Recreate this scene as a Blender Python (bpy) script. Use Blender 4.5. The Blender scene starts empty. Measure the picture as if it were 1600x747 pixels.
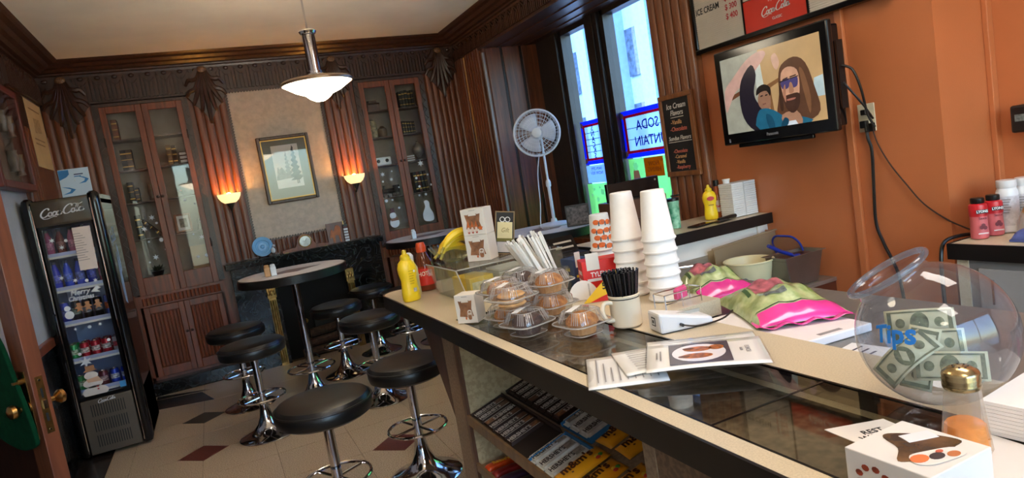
import bpy, bmesh, math, random
from mathutils import Matrix, Vector
random.seed(11)
sc = bpy.context.scene
COL = sc.collection
PI = math.pi

# ---------------------------------------------------------------- camera
yaw, pitch, roll = 0.41844, -0.10720, -0.16227
fw = Vector((math.sin(yaw)*math.cos(pitch), math.cos(yaw)*math.cos(pitch), math.sin(pitch)))
r0 = Vector((math.cos(yaw), -math.sin(yaw), 0)); u0 = r0.cross(fw)
rt = r0*math.cos(roll)+u0*math.sin(roll); up = -r0*math.sin(roll)+u0*math.cos(roll)
cd = bpy.data.cameras.new('camera'); cam = bpy.data.objects.new('camera', cd); COL.objects.link(cam)
cam.matrix_world = Matrix(((rt.x,up.x,-fw.x,0),(rt.y,up.y,-fw.y,0),(rt.z,up.z,-fw.z,1.65),(0,0,0,1)))
cd.sensor_width = 36; cd.lens = 1033.7/1600*36; cd.clip_start = .05; cd.clip_end = 200
sc.camera = cam

# ---------------------------------------------------------------- world, sun, exposure
w = bpy.data.worlds.new('sky'); sc.world = w; w.use_nodes = True
nt = w.node_tree; bg = nt.nodes['Background']
sky = nt.nodes.new('ShaderNodeTexSky'); sky.sky_type = 'NISHITA'; sky.sun_disc = False
sky.sun_elevation = math.radians(38); sky.sun_rotation = math.radians(250); sky.air_density = 1.3
nt.links.new(sky.outputs[0], bg.inputs[0]); bg.inputs[1].default_value = .62
sd = bpy.data.lights.new('sun', 'SUN'); sun = bpy.data.objects.new('sun', sd); COL.objects.link(sun)
sd.energy = 1.8; sd.color = (1, .93, .82); sd.angle = .01
sun.rotation_euler = Vector((.72, .35, -.62)).to_track_quat('-Z', 'Y').to_euler()
sc.view_settings.view_transform = 'Standard'; sc.view_settings.look = 'None'
sc.view_settings.exposure = 1.75; sc.view_settings.gamma = 1

# ---------------------------------------------------------------- materials
def lin(c):
    return tuple(((x/255)/12.92 if x/255 <= .04045 else ((x/255+.055)/1.055)**2.4) for x in c)
MATS = {}
def base(name):
    m = bpy.data.materials.new(name); m.use_nodes = True
    n = m.node_tree.nodes; return m, n, m.node_tree.links, n['Principled BSDF']
def coord(n, l, stretch=(1,1,1), kind='Object'):
    tc = n.new('ShaderNodeTexCoord'); mp = n.new('ShaderNodeMapping'); mp.inputs['Scale'].default_value = stretch
    l.new(tc.outputs[kind], mp.inputs[0]); return mp.outputs[0]
def M(name, rgb, rough=.5, metal=0, var=.12, scale=6, bump=0, bscale=80, stretch=(1,1,1), spec=.5, rgb2=None, coat=0, emit=0, ecol=None, sheen=0, lo=.35, hi=.65):
    """procedural surface: a noise mixes two tones of the colour, optional relief"""
    if name in MATS: return MATS[name]
    m, n, l, b = base(name); c = lin(rgb)
    c2 = lin(rgb2) if rgb2 else tuple(min(1, x*(1-2*var)) for x in c)
    v = coord(n, l, stretch)
    no = n.new('ShaderNodeTexNoise'); no.inputs['Scale'].default_value = scale; no.inputs['Detail'].default_value = 5
    l.new(v, no.inputs['Vector'])
    rp = n.new('ShaderNodeValToRGB'); rp.color_ramp.elements[0].position = lo; rp.color_ramp.elements[1].position = hi
    rp.color_ramp.elements[0].color = (*c2, 1); rp.color_ramp.elements[1].color = (*c, 1)
    l.new(no.outputs[0], rp.inputs[0]); l.new(rp.outputs[0], b.inputs['Base Color'])
    b.inputs['Roughness'].default_value = rough; b.inputs['Metallic'].default_value = metal
    b.inputs['Specular IOR Level'].default_value = spec; b.inputs['Coat Weight'].default_value = coat
    if sheen: b.inputs['Sheen Weight'].default_value = sheen
    if emit:
        b.inputs['Emission Color'].default_value = (*lin(ecol or rgb), 1); b.inputs['Emission Strength'].default_value = emit
    if bump:
        n2 = n.new('ShaderNodeTexNoise'); n2.inputs['Scale'].default_value = bscale; n2.inputs['Detail'].default_value = 3
        l.new(v, n2.inputs['Vector'])
        bp = n.new('ShaderNodeBump'); bp.inputs['Strength'].default_value = bump; bp.inputs['Distance'].default_value = .01
        l.new(n2.outputs[0], bp.inputs['Height']); l.new(bp.outputs[0], b.inputs['Normal'])
    MATS[name] = m; return m
def wood(name, rgb, rgb2, rough=.38, stretch=(14,14,1.1), coat=.15):
    if name in MATS: return MATS[name]
    m, n, l, b = base(name); v = coord(n, l, stretch)
    no = n.new('ShaderNodeTexNoise'); no.inputs['Scale'].default_value = 2.2; no.inputs['Detail'].default_value = 8; no.inputs['Distortion'].default_value = .6
    l.new(v, no.inputs['Vector'])
    rp = n.new('ShaderNodeValToRGB'); rp.color_ramp.elements[0].position = .3; rp.color_ramp.elements[1].position = .7
    rp.color_ramp.elements[0].color = (*lin(rgb2), 1); rp.color_ramp.elements[1].color = (*lin(rgb), 1)
    l.new(no.outputs[0], rp.inputs[0]); l.new(rp.outputs[0], b.inputs['Base Color'])
    b.inputs['Roughness'].default_value = rough; b.inputs['Coat Weight'].default_value = coat; b.inputs['Coat Roughness'].default_value = .3
    bp = n.new('ShaderNodeBump'); bp.inputs['Strength'].default_value = .12; bp.inputs['Distance'].default_value = .004
    l.new(no.outputs[0], bp.inputs['Height']); l.new(bp.outputs[0], b.inputs['Normal'])
    MATS[name] = m; return m
def marble(name, rgb, vein, rough=.15):
    m, n, l, b = base(name); v = coord(n, l)
    no = n.new('ShaderNodeTexNoise'); no.inputs['Scale'].default_value = 7; no.inputs['Detail'].default_value = 10; no.inputs['Distortion'].default_value = 1.6
    l.new(v, no.inputs['Vector'])
    rp = n.new('ShaderNodeValToRGB'); e = rp.color_ramp.elements
    e[0].position = .47; e[0].color = (*lin(rgb), 1); e[1].position = .53; e[1].color = (*lin(rgb), 1)
    x = e.new(.5); x.color = (*lin(vein), 1)
    l.new(no.outputs[0], rp.inputs[0]); l.new(rp.outputs[0], b.inputs['Base Color']); b.inputs['Roughness'].default_value = rough
    MATS[name] = m; return m
def speck(name, rgb, rgb2, rough=.35, scale=160, lo=.42, hi=.58, big=None):
    if name in MATS: return MATS[name]
    m, n, l, b = base(name); v = coord(n, l)
    no = n.new('ShaderNodeTexNoise'); no.inputs['Scale'].default_value = scale; no.inputs['Detail'].default_value = 2
    l.new(v, no.inputs['Vector'])
    rp = n.new('ShaderNodeValToRGB'); rp.color_ramp.elements[0].position = lo; rp.color_ramp.elements[1].position = hi
    rp.color_ramp.elements[0].color = (*lin(rgb2), 1); rp.color_ramp.elements[1].color = (*lin(rgb), 1)
    l.new(no.outputs[0], rp.inputs[0]); l.new(rp.outputs[0], b.inputs['Base Color']); b.inputs['Roughness'].default_value = rough
    MATS[name] = m; return m
def glass(name, rgb=(255,255,255), rough=.02, ior=1.45, body=0, bodyrgb=(255,255,255)):
    """thin clear sheet: fresnel mirror over a see-through body, with an optional milky share"""
    if name in MATS: return MATS[name]
    m = bpy.data.materials.new(name); m.use_nodes = True; n = m.node_tree.nodes; l = m.node_tree.links
    n.remove(n['Principled BSDF']); out = n['Material Output']
    tr = n.new('ShaderNodeBsdfTransparent'); gl = n.new('ShaderNodeBsdfGlossy'); fr = n.new('ShaderNodeFresnel'); mx = n.new('ShaderNodeMixShader')
    no = n.new('ShaderNodeTexNoise'); no.inputs['Scale'].default_value = 3; l.new(coord(n, l), no.inputs['Vector'])
    rp = n.new('ShaderNodeMapRange'); rp.inputs['To Min'].default_value = rough; rp.inputs['To Max'].default_value = rough+.03
    l.new(no.outputs[0], rp.inputs[0]); l.new(rp.outputs[0], gl.inputs['Roughness'])
    tr.inputs[0].default_value = (*lin(rgb), 1); ge = n.new('ShaderNodeNewGeometry'); mr = n.new('ShaderNodeMapRange')   # same mirror share on both sides of the sheet
    mr.inputs['To Min'].default_value = ior; mr.inputs['To Max'].default_value = 1/ior; l.new(ge.outputs['Backfacing'], mr.inputs[0]); l.new(mr.outputs[0], fr.inputs[0])
    src = tr
    if body:
        df = n.new('ShaderNodeBsdfDiffuse'); df.inputs[0].default_value = (*lin(bodyrgb), 1)
        tl = n.new('ShaderNodeBsdfTranslucent'); tl.inputs[0].default_value = (*lin(bodyrgb), 1)
        dt = n.new('ShaderNodeMixShader'); dt.inputs[0].default_value = .8
        l.new(df.outputs[0], dt.inputs[1]); l.new(tl.outputs[0], dt.inputs[2])
        mb = n.new('ShaderNodeMixShader'); mb.inputs[0].default_value = body
        l.new(tr.outputs[0], mb.inputs[1]); l.new(dt.outputs[0], mb.inputs[2]); src = mb
    l.new(fr.outputs[0], mx.inputs[0]); l.new(src.outputs[0], mx.inputs[1]); l.new(gl.outputs[0], mx.inputs[2]); l.new(mx.outputs[0], out.inputs[0])
    MATS[name] = m; return m
def lamp_mat(name, rgb, strength):
    return M(name, rgb, .4, var=.02, emit=strength, ecol=rgb)

# ---------------------------------------------------------------- mesh helpers
class MB:
    def __init__(s, M=None): s.v = []; s.f = []; s.M = M
    def add(s, vs, fs):
        o = len(s.v)
        s.v += [tuple(s.M@Vector(v)) if s.M else tuple(v) for v in vs]
        s.f += [tuple(i+o for i in f) for f in fs]; return s
    def box(s, x0, x1, y0, y1, z0, z1):
        return s.add([(x0,y0,z0),(x1,y0,z0),(x1,y1,z0),(x0,y1,z0),(x0,y0,z1),(x1,y0,z1),(x1,y1,z1),(x0,y1,z1)],
                     [(3,2,1,0),(4,5,6,7),(0,1,5,4),(1,2,6,5),(2,3,7,6),(3,0,4,7)])
    def bar(s, p, q, w, h, upv=(0,0,1)):
        p = Vector(p); q = Vector(q); d = (q-p).normalized(); x = d.cross(Vector(upv)).normalized(); y = x.cross(d)
        vs = [c+x*a+y*b for c in (p, q) for a, b in ((-w/2,-h/2),(w/2,-h/2),(w/2,h/2),(-w/2,h/2))]
        return s.add(vs, [(0,1,2,3),(7,6,5,4),(0,4,5,1),(1,5,6,2),(2,6,7,3),(3,7,4,0)])
    def lathe(s, prof, n=28, c=(0,0,0), cap=True, a0=0, a1=2*PI, sx=1, sy=1):
        full = abs(a1-a0-2*PI) < 1e-6; m = n if full else n+1
        vs = [(c[0]+r*sx*math.cos(a0+(a1-a0)*k/n), c[1]+r*sy*math.sin(a0+(a1-a0)*k/n), c[2]+z) for r, z in prof for k in range(m)]
        fs = []
        for i in range(len(prof)-1):
            for k in range(n):
                a = i*m+k; b = i*m+(k+1) % m
                fs.append((a, b, b+m, a+m))
        if cap and full:
            if prof[0][0] > 1e-5: fs.append(tuple(range(m-1, -1, -1)))
            if prof[-1][0] > 1e-5: fs.append(tuple((len(prof)-1)*m+k for k in range(m)))
        return s.add(vs, fs)
    def cyl(s, p, q, r, r2=None, n=14, cap=True):
        p = Vector(p); q = Vector(q); d = (q-p).normalized(); r2 = r if r2 is None else r2
        x = d.orthogonal().normalized(); y = d.cross(x)
        vs = [c+(x*math.cos(2*PI*k/n)+y*math.sin(2*PI*k/n))*R for c, R in ((p, r), (q, r2)) for k in range(n)]
        fs = [(k, (k+1) % n, n+(k+1) % n, n+k) for k in range(n)]
        if cap: fs += [tuple(range(n-1, -1, -1)), tuple(range(n, 2*n))]
        return s.add(vs, fs)
    def tube(s, pts, r, n=8, closed=False, rs=None, flat=1):
        P = [Vector(p) for p in pts]; N = len(P); vs = []; prev = None
        for i in range(N):
            if closed: t = P[(i+1) % N]-P[i-1]
            else: t = P[min(i+1, N-1)]-P[max(i-1, 0)]
            t.normalize()
            x = (prev-t*prev.dot(t)).normalized() if prev and (prev-t*prev.dot(t)).length > 1e-4 else t.orthogonal().normalized()
            prev = x; y = t.cross(x); R = rs[i] if rs else r
            vs += [P[i]+(x*math.cos(2*PI*k/n)+y*math.sin(2*PI*k/n)*flat)*R for k in range(n)]
        fs = []
        for i in range(N if closed else N-1):
            a = i*n; b = ((i+1) % N)*n
            fs += [(a+k, a+(k+1) % n, b+(k+1) % n, b+k) for k in range(n)]
        if not closed: fs += [tuple(range(n-1, -1, -1)), tuple((N-1)*n+k for k in range(n))]
        return s.add(vs, fs)
    def ring(s, c, R, r, n=32, m=8, sx=1, sy=1):
        return s.tube([(c[0]+R*sx*math.cos(2*PI*k/n), c[1]+R*sy*math.sin(2*PI*k/n), c[2]) for k in range(n)], r, m, True)
    def prism(s, pts, z0, z1):
        n = len(pts)
        a = sum(pts[i][0]*pts[(i+1) % n][1]-pts[(i+1) % n][0]*pts[i][1] for i in range(n))
        if a < 0: pts = pts[::-1]
        return s.add([(x, y, z0) for x, y in pts]+[(x, y, z1) for x, y in pts],
                     [tuple(range(n-1, -1, -1)), tuple(range(n, 2*n))]+[(k, (k+1) % n, n+(k+1) % n, n+k) for k in range(n)])
    def ball(s, c, rx, ry=None, rz=None, n=16, m=10):
        ry = rx if ry is None else ry; rz = rx if rz is None else rz
        vs = [(c[0], c[1], c[2]-rz)]
        for i in range(1, m):
            t = -PI/2+PI*i/m
            vs += [(c[0]+rx*math.cos(t)*math.cos(2*PI*k/n), c[1]+ry*math.cos(t)*math.sin(2*PI*k/n), c[2]+rz*math.sin(t)) for k in range(n)]
        vs.append((c[0], c[1], c[2]+rz)); L = len(vs)-1
        fs = [(0, 1+(k+1) % n, 1+k) for k in range(n)]
        for i in range(m-2):
            a = 1+i*n; fs += [(a+k, a+(k+1) % n, a+n+(k+1) % n, a+n+k) for k in range(n)]
        a = 1+(m-2)*n; fs += [(a+k, a+(k+1) % n, L) for k in range(n)]
        return s.add(vs, fs)
    def grid(s, fn, nu, nv, closed_u=False):
        mu = nu if closed_u else nu+1
        vs = [fn(i/nu, j/nv) for j in range(nv+1) for i in range(mu)]
        fs = [(j*mu+i, j*mu+(i+1) % mu, (j+1)*mu+(i+1) % mu, (j+1)*mu+i) for j in range(nv) for i in range(nu)]
        return s.add(vs, fs)
def mesh_of(name, mb, smooth=False, fix=True):
    me = bpy.data.meshes.new(name); me.from_pydata(mb.v, [], mb.f)
    if fix:
        b = bmesh.new(); b.from_mesh(me); bmesh.ops.recalc_face_normals(b, faces=b.faces); b.to_mesh(me); b.free()
    if smooth:
        me.shade_smooth(); me.set_sharp_from_angle(angle=math.radians(38))
    return me
def link(name, me, mat=None, parent=None, mtx=None):
    o = bpy.data.objects.new(name, me); COL.objects.link(o)
    if mat is not None and not me.materials: me.materials.append(mat)
    if parent: o.parent = parent
    if mtx is not None: o.matrix_local = mtx
    return o
def O(name, mb, mat, parent=None, smooth=False, bevel=0, sub=0, solid=0, mtx=None):
    o = link(name, mesh_of(name, mb, smooth), mat, parent, mtx)
    if solid: x = o.modifiers.new('solid', 'SOLIDIFY'); x.thickness = solid; x.offset = 0
    if bevel:
        x = o.modifiers.new('bevel', 'BEVEL'); x.width = bevel; x.segments = 2; x.limit_method = 'ANGLE'
    if sub: x = o.modifiers.new('sub', 'SUBSURF'); x.levels = sub; x.render_levels = sub
    return o
def tag(o, label=None, cat=None, group=None, kind=None):
    if label: o['label'] = label
    if cat: o['category'] = cat
    if group: o['group'] = group
    if kind: o['kind'] = kind
    return o
def thing(name, label, cat, loc=(0,0,0), rz=0, group=None, mtx=None):
    o = bpy.data.objects.new(name, None); COL.objects.link(o); o.empty_display_size = .05
    o.location = loc; o.rotation_euler = (0, 0, rz)
    if mtx is not None: o.matrix_local = mtx
    return tag(o, label, cat, group)
def dup(root, loc=None, rz=None, label=None, group=None):
    def cp(o, par):
        c = o.copy(); COL.objects.link(c); c.parent = par
        for ch in list(o.children): cp(ch, c)
        return c
    r = cp(root, None)
    if loc is not None: r.location = loc
    if rz is not None: r.rotation_euler = (0, 0, rz)
    if label: r['label'] = label
    if group: r['group'] = group
    return r
def struct(name, mb, mat, smooth=False, bevel=0, parent=None):
    o = O(name, mb, mat, parent, smooth, bevel); 
    if not parent: o['kind'] = 'structure'
    return o
def frame(o, right, upv):
    """matrix whose x runs along right, y along upv and z out of the face"""
    r = Vector(right).normalized(); u = Vector(upv).normalized(); n = r.cross(u)
    return Matrix(((r.x,u.x,n.x,o[0]),(r.y,u.y,n.y,o[1]),(r.z,u.z,n.z,o[2]),(0,0,0,1)))
TXT = {}
def text_mesh(s, size, squeeze=1, bold=0, shear=0, align='CENTER', depth=.0004):
    k = (s, size, squeeze, bold, shear, align)
    if k in TXT: return TXT[k]
    c = bpy.data.curves.new('lettering', 'FONT'); c.body = s; c.size = size; c.align_x = align; c.align_y = 'CENTER'
    c.offset = bold*size; c.shear = shear; c.extrude = depth; c.resolution_u = 2; c.space_line = .9
    o = bpy.data.objects.new('lettering', c); me = bpy.data.meshes.new_from_object(o)
    bpy.data.objects.remove(o)
    if squeeze != 1:
        for v in me.vertices: v.co.x *= squeeze
    me.name = 'lettering'; TXT[k] = me; return me
def text(s, size, mtx, mat, parent, squeeze=1, bold=0, shear=0, align='CENTER', name='lettering', mirror=False):
    me = text_mesh(s, size, squeeze, bold, shear, align)
    if me.materials and me.materials[0] != mat:
        me = me.copy(); me.materials.clear()
    if mirror: mtx = mtx@Matrix.Diagonal((-1,1,1,1))
    return link(name, me, mat, parent, mtx)
def smooth_pts(P, k=6, closed=False):
    out = []; n = len(P)
    g = (lambda i: P[i % n]) if closed else (lambda i: P[max(0, min(n-1, i))])
    for i in range(n if closed else n-1):
        a, b, c, d = [Vector(g(i+j)) for j in (-1,0,1,2)]
        for j in range(k):
            t = j/k
            out.append(.5*((2*b)+(c-a)*t+(2*a-5*b+4*c-d)*t*t+(3*b-a-3*c+d)*t*t*t))
    if not closed: out.append(Vector(P[-1]))
    return out
def ribbon(mb, P, w, closed=False, nib=.6, d=.0006, k=6):
    """flat brush stroke in the xy plane, broader on the down strokes"""
    Q = smooth_pts([(p[0], p[1], 0) for p in P], k, closed); n = len(Q); L = []; R = []
    for i in range(n):
        t = (Q[(i+1) % n]-Q[i-1]) if closed else (Q[min(i+1,n-1)]-Q[max(i-1,0)])
        t.normalize(); nn = Vector((-t.y, t.x, 0)); ww = w*(.4+nib*abs(t.y))*.5
        L.append(Q[i]+nn*ww); R.append(Q[i]-nn*ww)
    vs = [(p.x,p.y,d) for p in L]+[(p.x,p.y,d) for p in R]
    return mb.add(vs, [(i, (i+1) % n, n+(i+1) % n, n+i) for i in range(n if closed else n-1)])
def ell(cx, cy, rx, ry, n=10): return [(cx+rx*math.cos(2*PI*k/n), cy+ry*math.sin(2*PI*k/n)) for k in range(n)]
def script_logo():
    mb = MB(); W = .34
    def Cc(x, s): return [(x+1.72*s,1.3*s),(x+1.6*s,1.68*s),(x+1.2*s,1.75*s),(x+.7*s,1.45*s),(x+.34*s,.95*s),(x+.26*s,.45*s),(x+.5*s,.06),(x+.95*s,-.02),(x+1.4*s,.2),(x+1.75*s,.55)]
    def a(x): return [(x+.72,.82),(x+.66,.4),(x+.74,.06),(x+.95,.1),(x+1.1,.3)]
    ribbon(mb, Cc(0,1), W); ribbon(mb, ell(2.0,.42,.32,.42), W, True)
    ribbon(mb, [(3.02,.68),(2.85,.86),(2.58,.7),(2.45,.36),(2.6,.02),(2.9,.04),(3.15,.3)], W)
    ribbon(mb, ell(3.5,.42,.3,.42), W, True); ribbon(mb, a(3.12), W)
    ribbon(mb, [(4.15,.46),(4.55,.56)], W*1.3, nib=.4)
    ribbon(mb, Cc(4.25,1.08), W); ribbon(mb, [(6.0,1.55),(6.4,1.85),(6.9,1.75),(7.5,1.6),(8.1,1.85)], W*.8, nib=.4)
    ribbon(mb, ell(6.35,.42,.32,.42), W, True)
    ribbon(mb, [(6.72,.4),(7.12,1.0),(7.25,1.5),(7.1,1.72),(6.95,1.3),(6.92,.5),(7.05,.03),(7.35,.2)], W)
    ribbon(mb, ell(7.75,.42,.3,.42), W, True); ribbon(mb, a(7.37), W)
    ribbon(mb, [(.3,.12),(.9,-.38),(1.7,-.42),(2.6,-.2),(3.3,-.3)], W*.8, nib=.3)
    v = [((x-4.2+.22*y)/8.6, (y-.7+.05*(x-4.2))/8.6, z) for x, y, z in mb.v]
    me = bpy.data.meshes.new('script_lettering'); me.from_pydata(v, [], mb.f); return me
LOGO = script_logo()
def logo(width, mtx, mat, parent):
    me = LOGO.copy(); me.materials.append(mat)
    return link('script_lettering', me, None, parent, mtx@Matrix.Diagonal((width,width,1,1)))
def flat(pts, mtx, mat, parent, name, z=.0005, th=.0004):
    mb = MB(); mb.prism(pts, z, z+th); return O(name, mb, mat, parent, mtx=mtx)
def rect(x0, x1, y0, y1): return [(x0,y0),(x1,y0),(x1,y1),(x0,y1)]
def star(cx, cy, R, n=6, k=.35):
    return [(cx+(R if i % 2 == 0 else R*k)*math.sin(PI*i/n), cy+(R if i % 2 == 0 else R*k)*math.cos(PI*i/n)) for i in range(2*n)]
ORD = ['first','second','third','fourth','fifth','sixth','seventh','eighth','ninth','tenth']

# palette
WD = wood('dark carved walnut', (78,45,30), (42,23,15))
WM = wood('walnut panelling', (130,70,40), (78,40,22))
WR = wood('red brown cabinet wood', (142,70,38), (92,44,24))
WO = wood('oak frame', (150,95,52), (104,60,30))
BLK = M('black laminate', (22,20,20), .35, var=.2)
BLKG = M('glossy black', (14,14,16), .12, var=.1)
CHR = M('chrome', (205,205,210), .09, 1, var=.04)
STEEL = M('brushed steel', (180,172,160), .42, .75, var=.08, scale=20, stretch=(1,1,12))
BRASS = M('aged brass', (190,150,90), .28, 1, var=.2, scale=20)
CREAM = speck('cream laminate', (206,192,164), (194,180,152), .35, 260)
ORANGE = M('orange wall paint', (190,112,68), .34, var=.04, scale=3, bump=.05, bscale=120)
PLASTER = M('cream ceiling plaster', (224,214,198), .8, var=.05, scale=2, bump=.25, bscale=9)
DAMASK = M('mottled wallpaper', (205,184,166), .7, var=.09, scale=22, bump=.1, bscale=40)
WHITE = M('white plastic', (220,220,220), .35, var=.02)
PAPER = M('white paper', (222,221,220), .6, var=.02)
CARD = M('white card', (220,214,205), .55, var=.02)
INK = M('black ink', (20,18,18), .6, var=.1)
MARB = marble('black marble', (13,14,15), (52,56,56), .12)
LEATHER = M('black vinyl upholstery', (24,23,23), .34, var=.2, scale=14, bump=.06, bscale=160)
CLEAR = glass('clear plastic', rough=.03, ior=1.35)
GLASS = glass('clear glass', rough=.01, ior=1.45)
CASEGL = glass('counter glass', (236,238,234), .01, 1.6)
PANE = glass('window pane', (225,238,250), .01, 1.3)
# ================================================================ STRUCTURE
TERR = speck('terrazzo floor tile', (208,186,156), (158,130,100), .3, 140, .36, .6)
MAROON = speck('maroon inlay', (112,52,42), (88,38,32), .3, 120)
OLIVE = speck('dark green inlay', (58,58,46), (40,42,34), .3, 120)
DKTILE = speck('dark floor border', (52,44,40), (34,30,28), .25, 60)
fl = struct('floor', MB().box(-1.4,3.9,-2.7,7.8,-.12,-.004), M('floor grout', (120,98,74), .6))
tx = [-1.22,-.984,-.828,-.355,.1175,.59,1.0625,1.535,2.0075,2.48,2.95]
ty = [2.32+.4725*k for k in range(11)]; ty[-1] = 7.27
tiles = {}
for i in range(len(tx)-1):
    for j in range(len(ty)-1):
        w_ = tx[i+1]-tx[i]; h_ = ty[j+1]-ty[j]; key = (round(w_,3), round(h_,3), i == 0)
        if key not in tiles:
            me = mesh_of('tile', MB().box(.0015,w_-.0015,.0015,h_-.0015,-.006,0)); me.materials.append(DKTILE if i == 0 else TERR); tiles[key] = me
        link('tile', tiles[key], None, fl, Matrix.Translation((tx[i], ty[j], 0)))
dia = [(-.168,0),(0,-.165),(.168,0),(0,.165)]
for (x, y, m) in ((-.352,6.07,OLIVE),(-.352,5.155,MAROON),(.828,4.205,MAROON)):
    o = O('inlay_diamond', MB().prism(dia,-.004,.0012), m, fl, mtx=Matrix.Translation((x,y,0)))
    o['label'] = 'dark diamond inlay'
O('tile_shadow_corner', MB().prism([(-.78,6.76),(-.27,6.594),(-.378,7.0),(-.78,7.12)],-.004,.0012), DKTILE, fl)  # dark floor tile together with the fridge's shadow, laid as one dark piece
O('tile_shadow_band', MB().prism([(-.78,7.13),(-.30,7.012),(-.36,7.06),(-.78,7.26)],-.004,.0012), DKTILE, fl)  # sliver of the same dark tile and painted shadow

struct('ceiling', MB().box(-1.4,3.9,-2.7,7.9,3.25,3.35), PLASTER)
wb = MB().box(-1.4,3.9,7.72,7.82,0,3.3)
for x0,x1,z0,z1 in ((-1.22,-.80,0,3.25),(.03,1.69,0,3.25),(2.50,2.95,0,3.25),(-.80,.03,2.87,3.25),(1.69,2.50,2.87,3.25)): wb.box(x0,x1,7.40,7.72,z0,z1)
struct('wall_back', wb, WM)
wr = MB().box(2.95,3.85,6.64,7.72,0,3.25).box(2.95,3.75,3.3,6.64,2.96,3.25).box(2.95,3.75,3.3,3.74,0,2.96).box(3.55,3.75,3.74,6.64,0,.78)
struct('wall_right', wr, WD)
struct('wall_service', MB().box(2.95,3.45,1.86,3.3,0,3.25).box(3.33,3.45,-2.6,1.86,0,3.25), ORANGE)
struct('trim_1', MB().box(3.29,3.33,1.835,1.86,0,3.25), ORANGE, bevel=.004)
struct('trim_2', MB().box(2.928,2.95,2.285,2.325,0,3.25), ORANGE, bevel=.004)
struct('wall_left', MB().box(-1.34,-1.22,-2.7,7.72,0,3.25), M('pale plaster', (186,184,186), .7, var=.05))
wf = MB().box(-1.3,-.6,-2.7,-2.6,0,3.25).box(3.2,3.45,-2.7,-2.6,0,3.25).box(-.6,3.2,-2.7,-2.6,0,.5).box(-.6,3.2,-2.7,-2.6,3.0,3.25)
struct('wall_front', wf, ORANGE)
w3 = struct('window_3', MB().box(-.6,-.54,-2.69,-2.61,.5,3.0).box(3.14,3.2,-2.69,-2.61,.5,3.0).box(-.54,3.14,-2.69,-2.61,.5,.56).box(-.54,3.14,-2.69,-2.61,2.94,3.0).box(1.27,1.33,-2.69,-2.61,.56,2.94), WD)
for x0,x1 in ((-.54,1.27),(1.33,3.14)): O('pane', MB().box(x0,x1,-2.652,-2.646,.56,2.94), PANE, w3)

# crown moulding swept round three walls
prof = [(0,3.125),(.03,3.125),(.035,3.145),(.06,3.15),(.065,3.165),(.10,3.17),(.125,3.19),(.16,3.2),(.19,3.222),(.235,3.228),(.255,3.238),(.27,3.25)]
cm = MB(); P4 = lambda d: [(-1.22+d,-2.6),(-1.22+d,7.40-d),(2.95-d,7.40-d),(2.95-d,1.86)]
vs = [(x, y, z) for d, z in prof for x, y in P4(d)]
fs = [(i*4+k, i*4+k+1, i*4+5+k, i*4+4+k) for i in range(len(prof)-1) for k in range(3)]
cm.add(vs, fs); struct('trim_3', cm, WD, smooth=False)

# carved frieze: repeated lancet panels
fm = MB().box(-.07,.07,-.012,0,0,.245)
for x, h in ((-.055,.20),(-.018,.15),(.018,.15),(.055,.20)): fm.box(x-.010,x+.010,-.038,-.012,.01,h)
fm.bar((-.07,-.02,.235),(0,-.02,.155),.02,.014,(0,1,0)); fm.bar((.07,-.02,.235),(0,-.02,.155),.02,.014,(0,1,0))
fm.lathe([(.001,0),(.026,.002),(.034,.012)],10,(0,0,0)) if False else fm.ball((0,-.014,.225),.026,.018,.02,10,6)
FRZ = mesh_of('frieze_panel', fm); FRZ.materials.append(WD)
tr = struct('trim_4', MB().box(-1.22,2.95,7.385,7.40,2.87,3.125).box(-1.22,2.95,7.37,7.40,2.86,2.885), WD)
for k in range(29): link('frieze_panel', FRZ, None, tr, Matrix.Translation((-1.12+.142*k, 7.386, 2.882)))
tr = struct('trim_5', MB().box(2.935,2.95,3.3,7.4,2.955,3.125).box(2.92,2.95,3.3,6.66,2.935,2.965), WD)
for k in range(26): link('frieze_panel', FRZ, None, tr, Matrix.Translation((2.936, 7.3-.142*k, 2.882+.075))@Matrix.Rotation(-PI/2,4,'Z')@Matrix.Diagonal((1,1,.68,1)))
tr = struct('trim_6', MB().box(-1.22,-1.19,4.2,7.40,2.60,3.125), WD)
for k in range(8): link('frieze_panel', FRZ, None, tr, Matrix.Translation((-1.19, 7.2-.142*k, 2.87))@Matrix.Rotation(PI/2,4,'Z'))

# reeded pilasters
def reeds(name, org, rz, width, n, z0, z1, mat, d=.02, backd=.025):
    """board along local x with n half round reeds on its -y face"""
    T = Matrix.Translation(org)@Matrix.Rotation(rz,4,'Z')
    o = struct(name, MB(T).box(-width/2,width/2,-backd,0,z0,z1), mat)
    w_ = width/n; mb = MB()
    pts = [(w_*.455*math.cos(PI+PI*k/12), -d*abs(math.sin(PI+PI*k/12))**.55) for k in range(13)]
    mb.prism(pts, z0+.004, z1-.004); me = mesh_of('reed', mb, True); me.materials.append(mat)
    for k in range(n): link('reed', me, None, o, T@Matrix.Translation((-width/2+w_*(k+.5),-backd,0)))
    return o
reeds('trim_7', (-1.0,7.40,0), 0, .40, 5, .13, 2.86, WM)
reeds('trim_8', (.225,7.40,0), 0, .31, 4, 1.15, 2.86, WM)
reeds('trim_9', (1.495,7.40,0), 0, .31, 4, 1.15, 2.86, WM)
reeds('trim_10', (2.73,7.40,0), 0, .42, 6, .13, 2.86, WM)
reeds('trim_11', (2.95,7.27,0), -PI/2, .24, 4, .13, 2.96, WM)
reeds('trim_12', (2.95,6.86,0), -PI/2, .40, 6, .13, 2.96, WM)
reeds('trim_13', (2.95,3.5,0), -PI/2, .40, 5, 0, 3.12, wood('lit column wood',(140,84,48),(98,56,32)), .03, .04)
reeds('trim_14', (-1.22,6.42,0), PI/2, .46, 5, .1, 2.6, WM)
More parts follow.
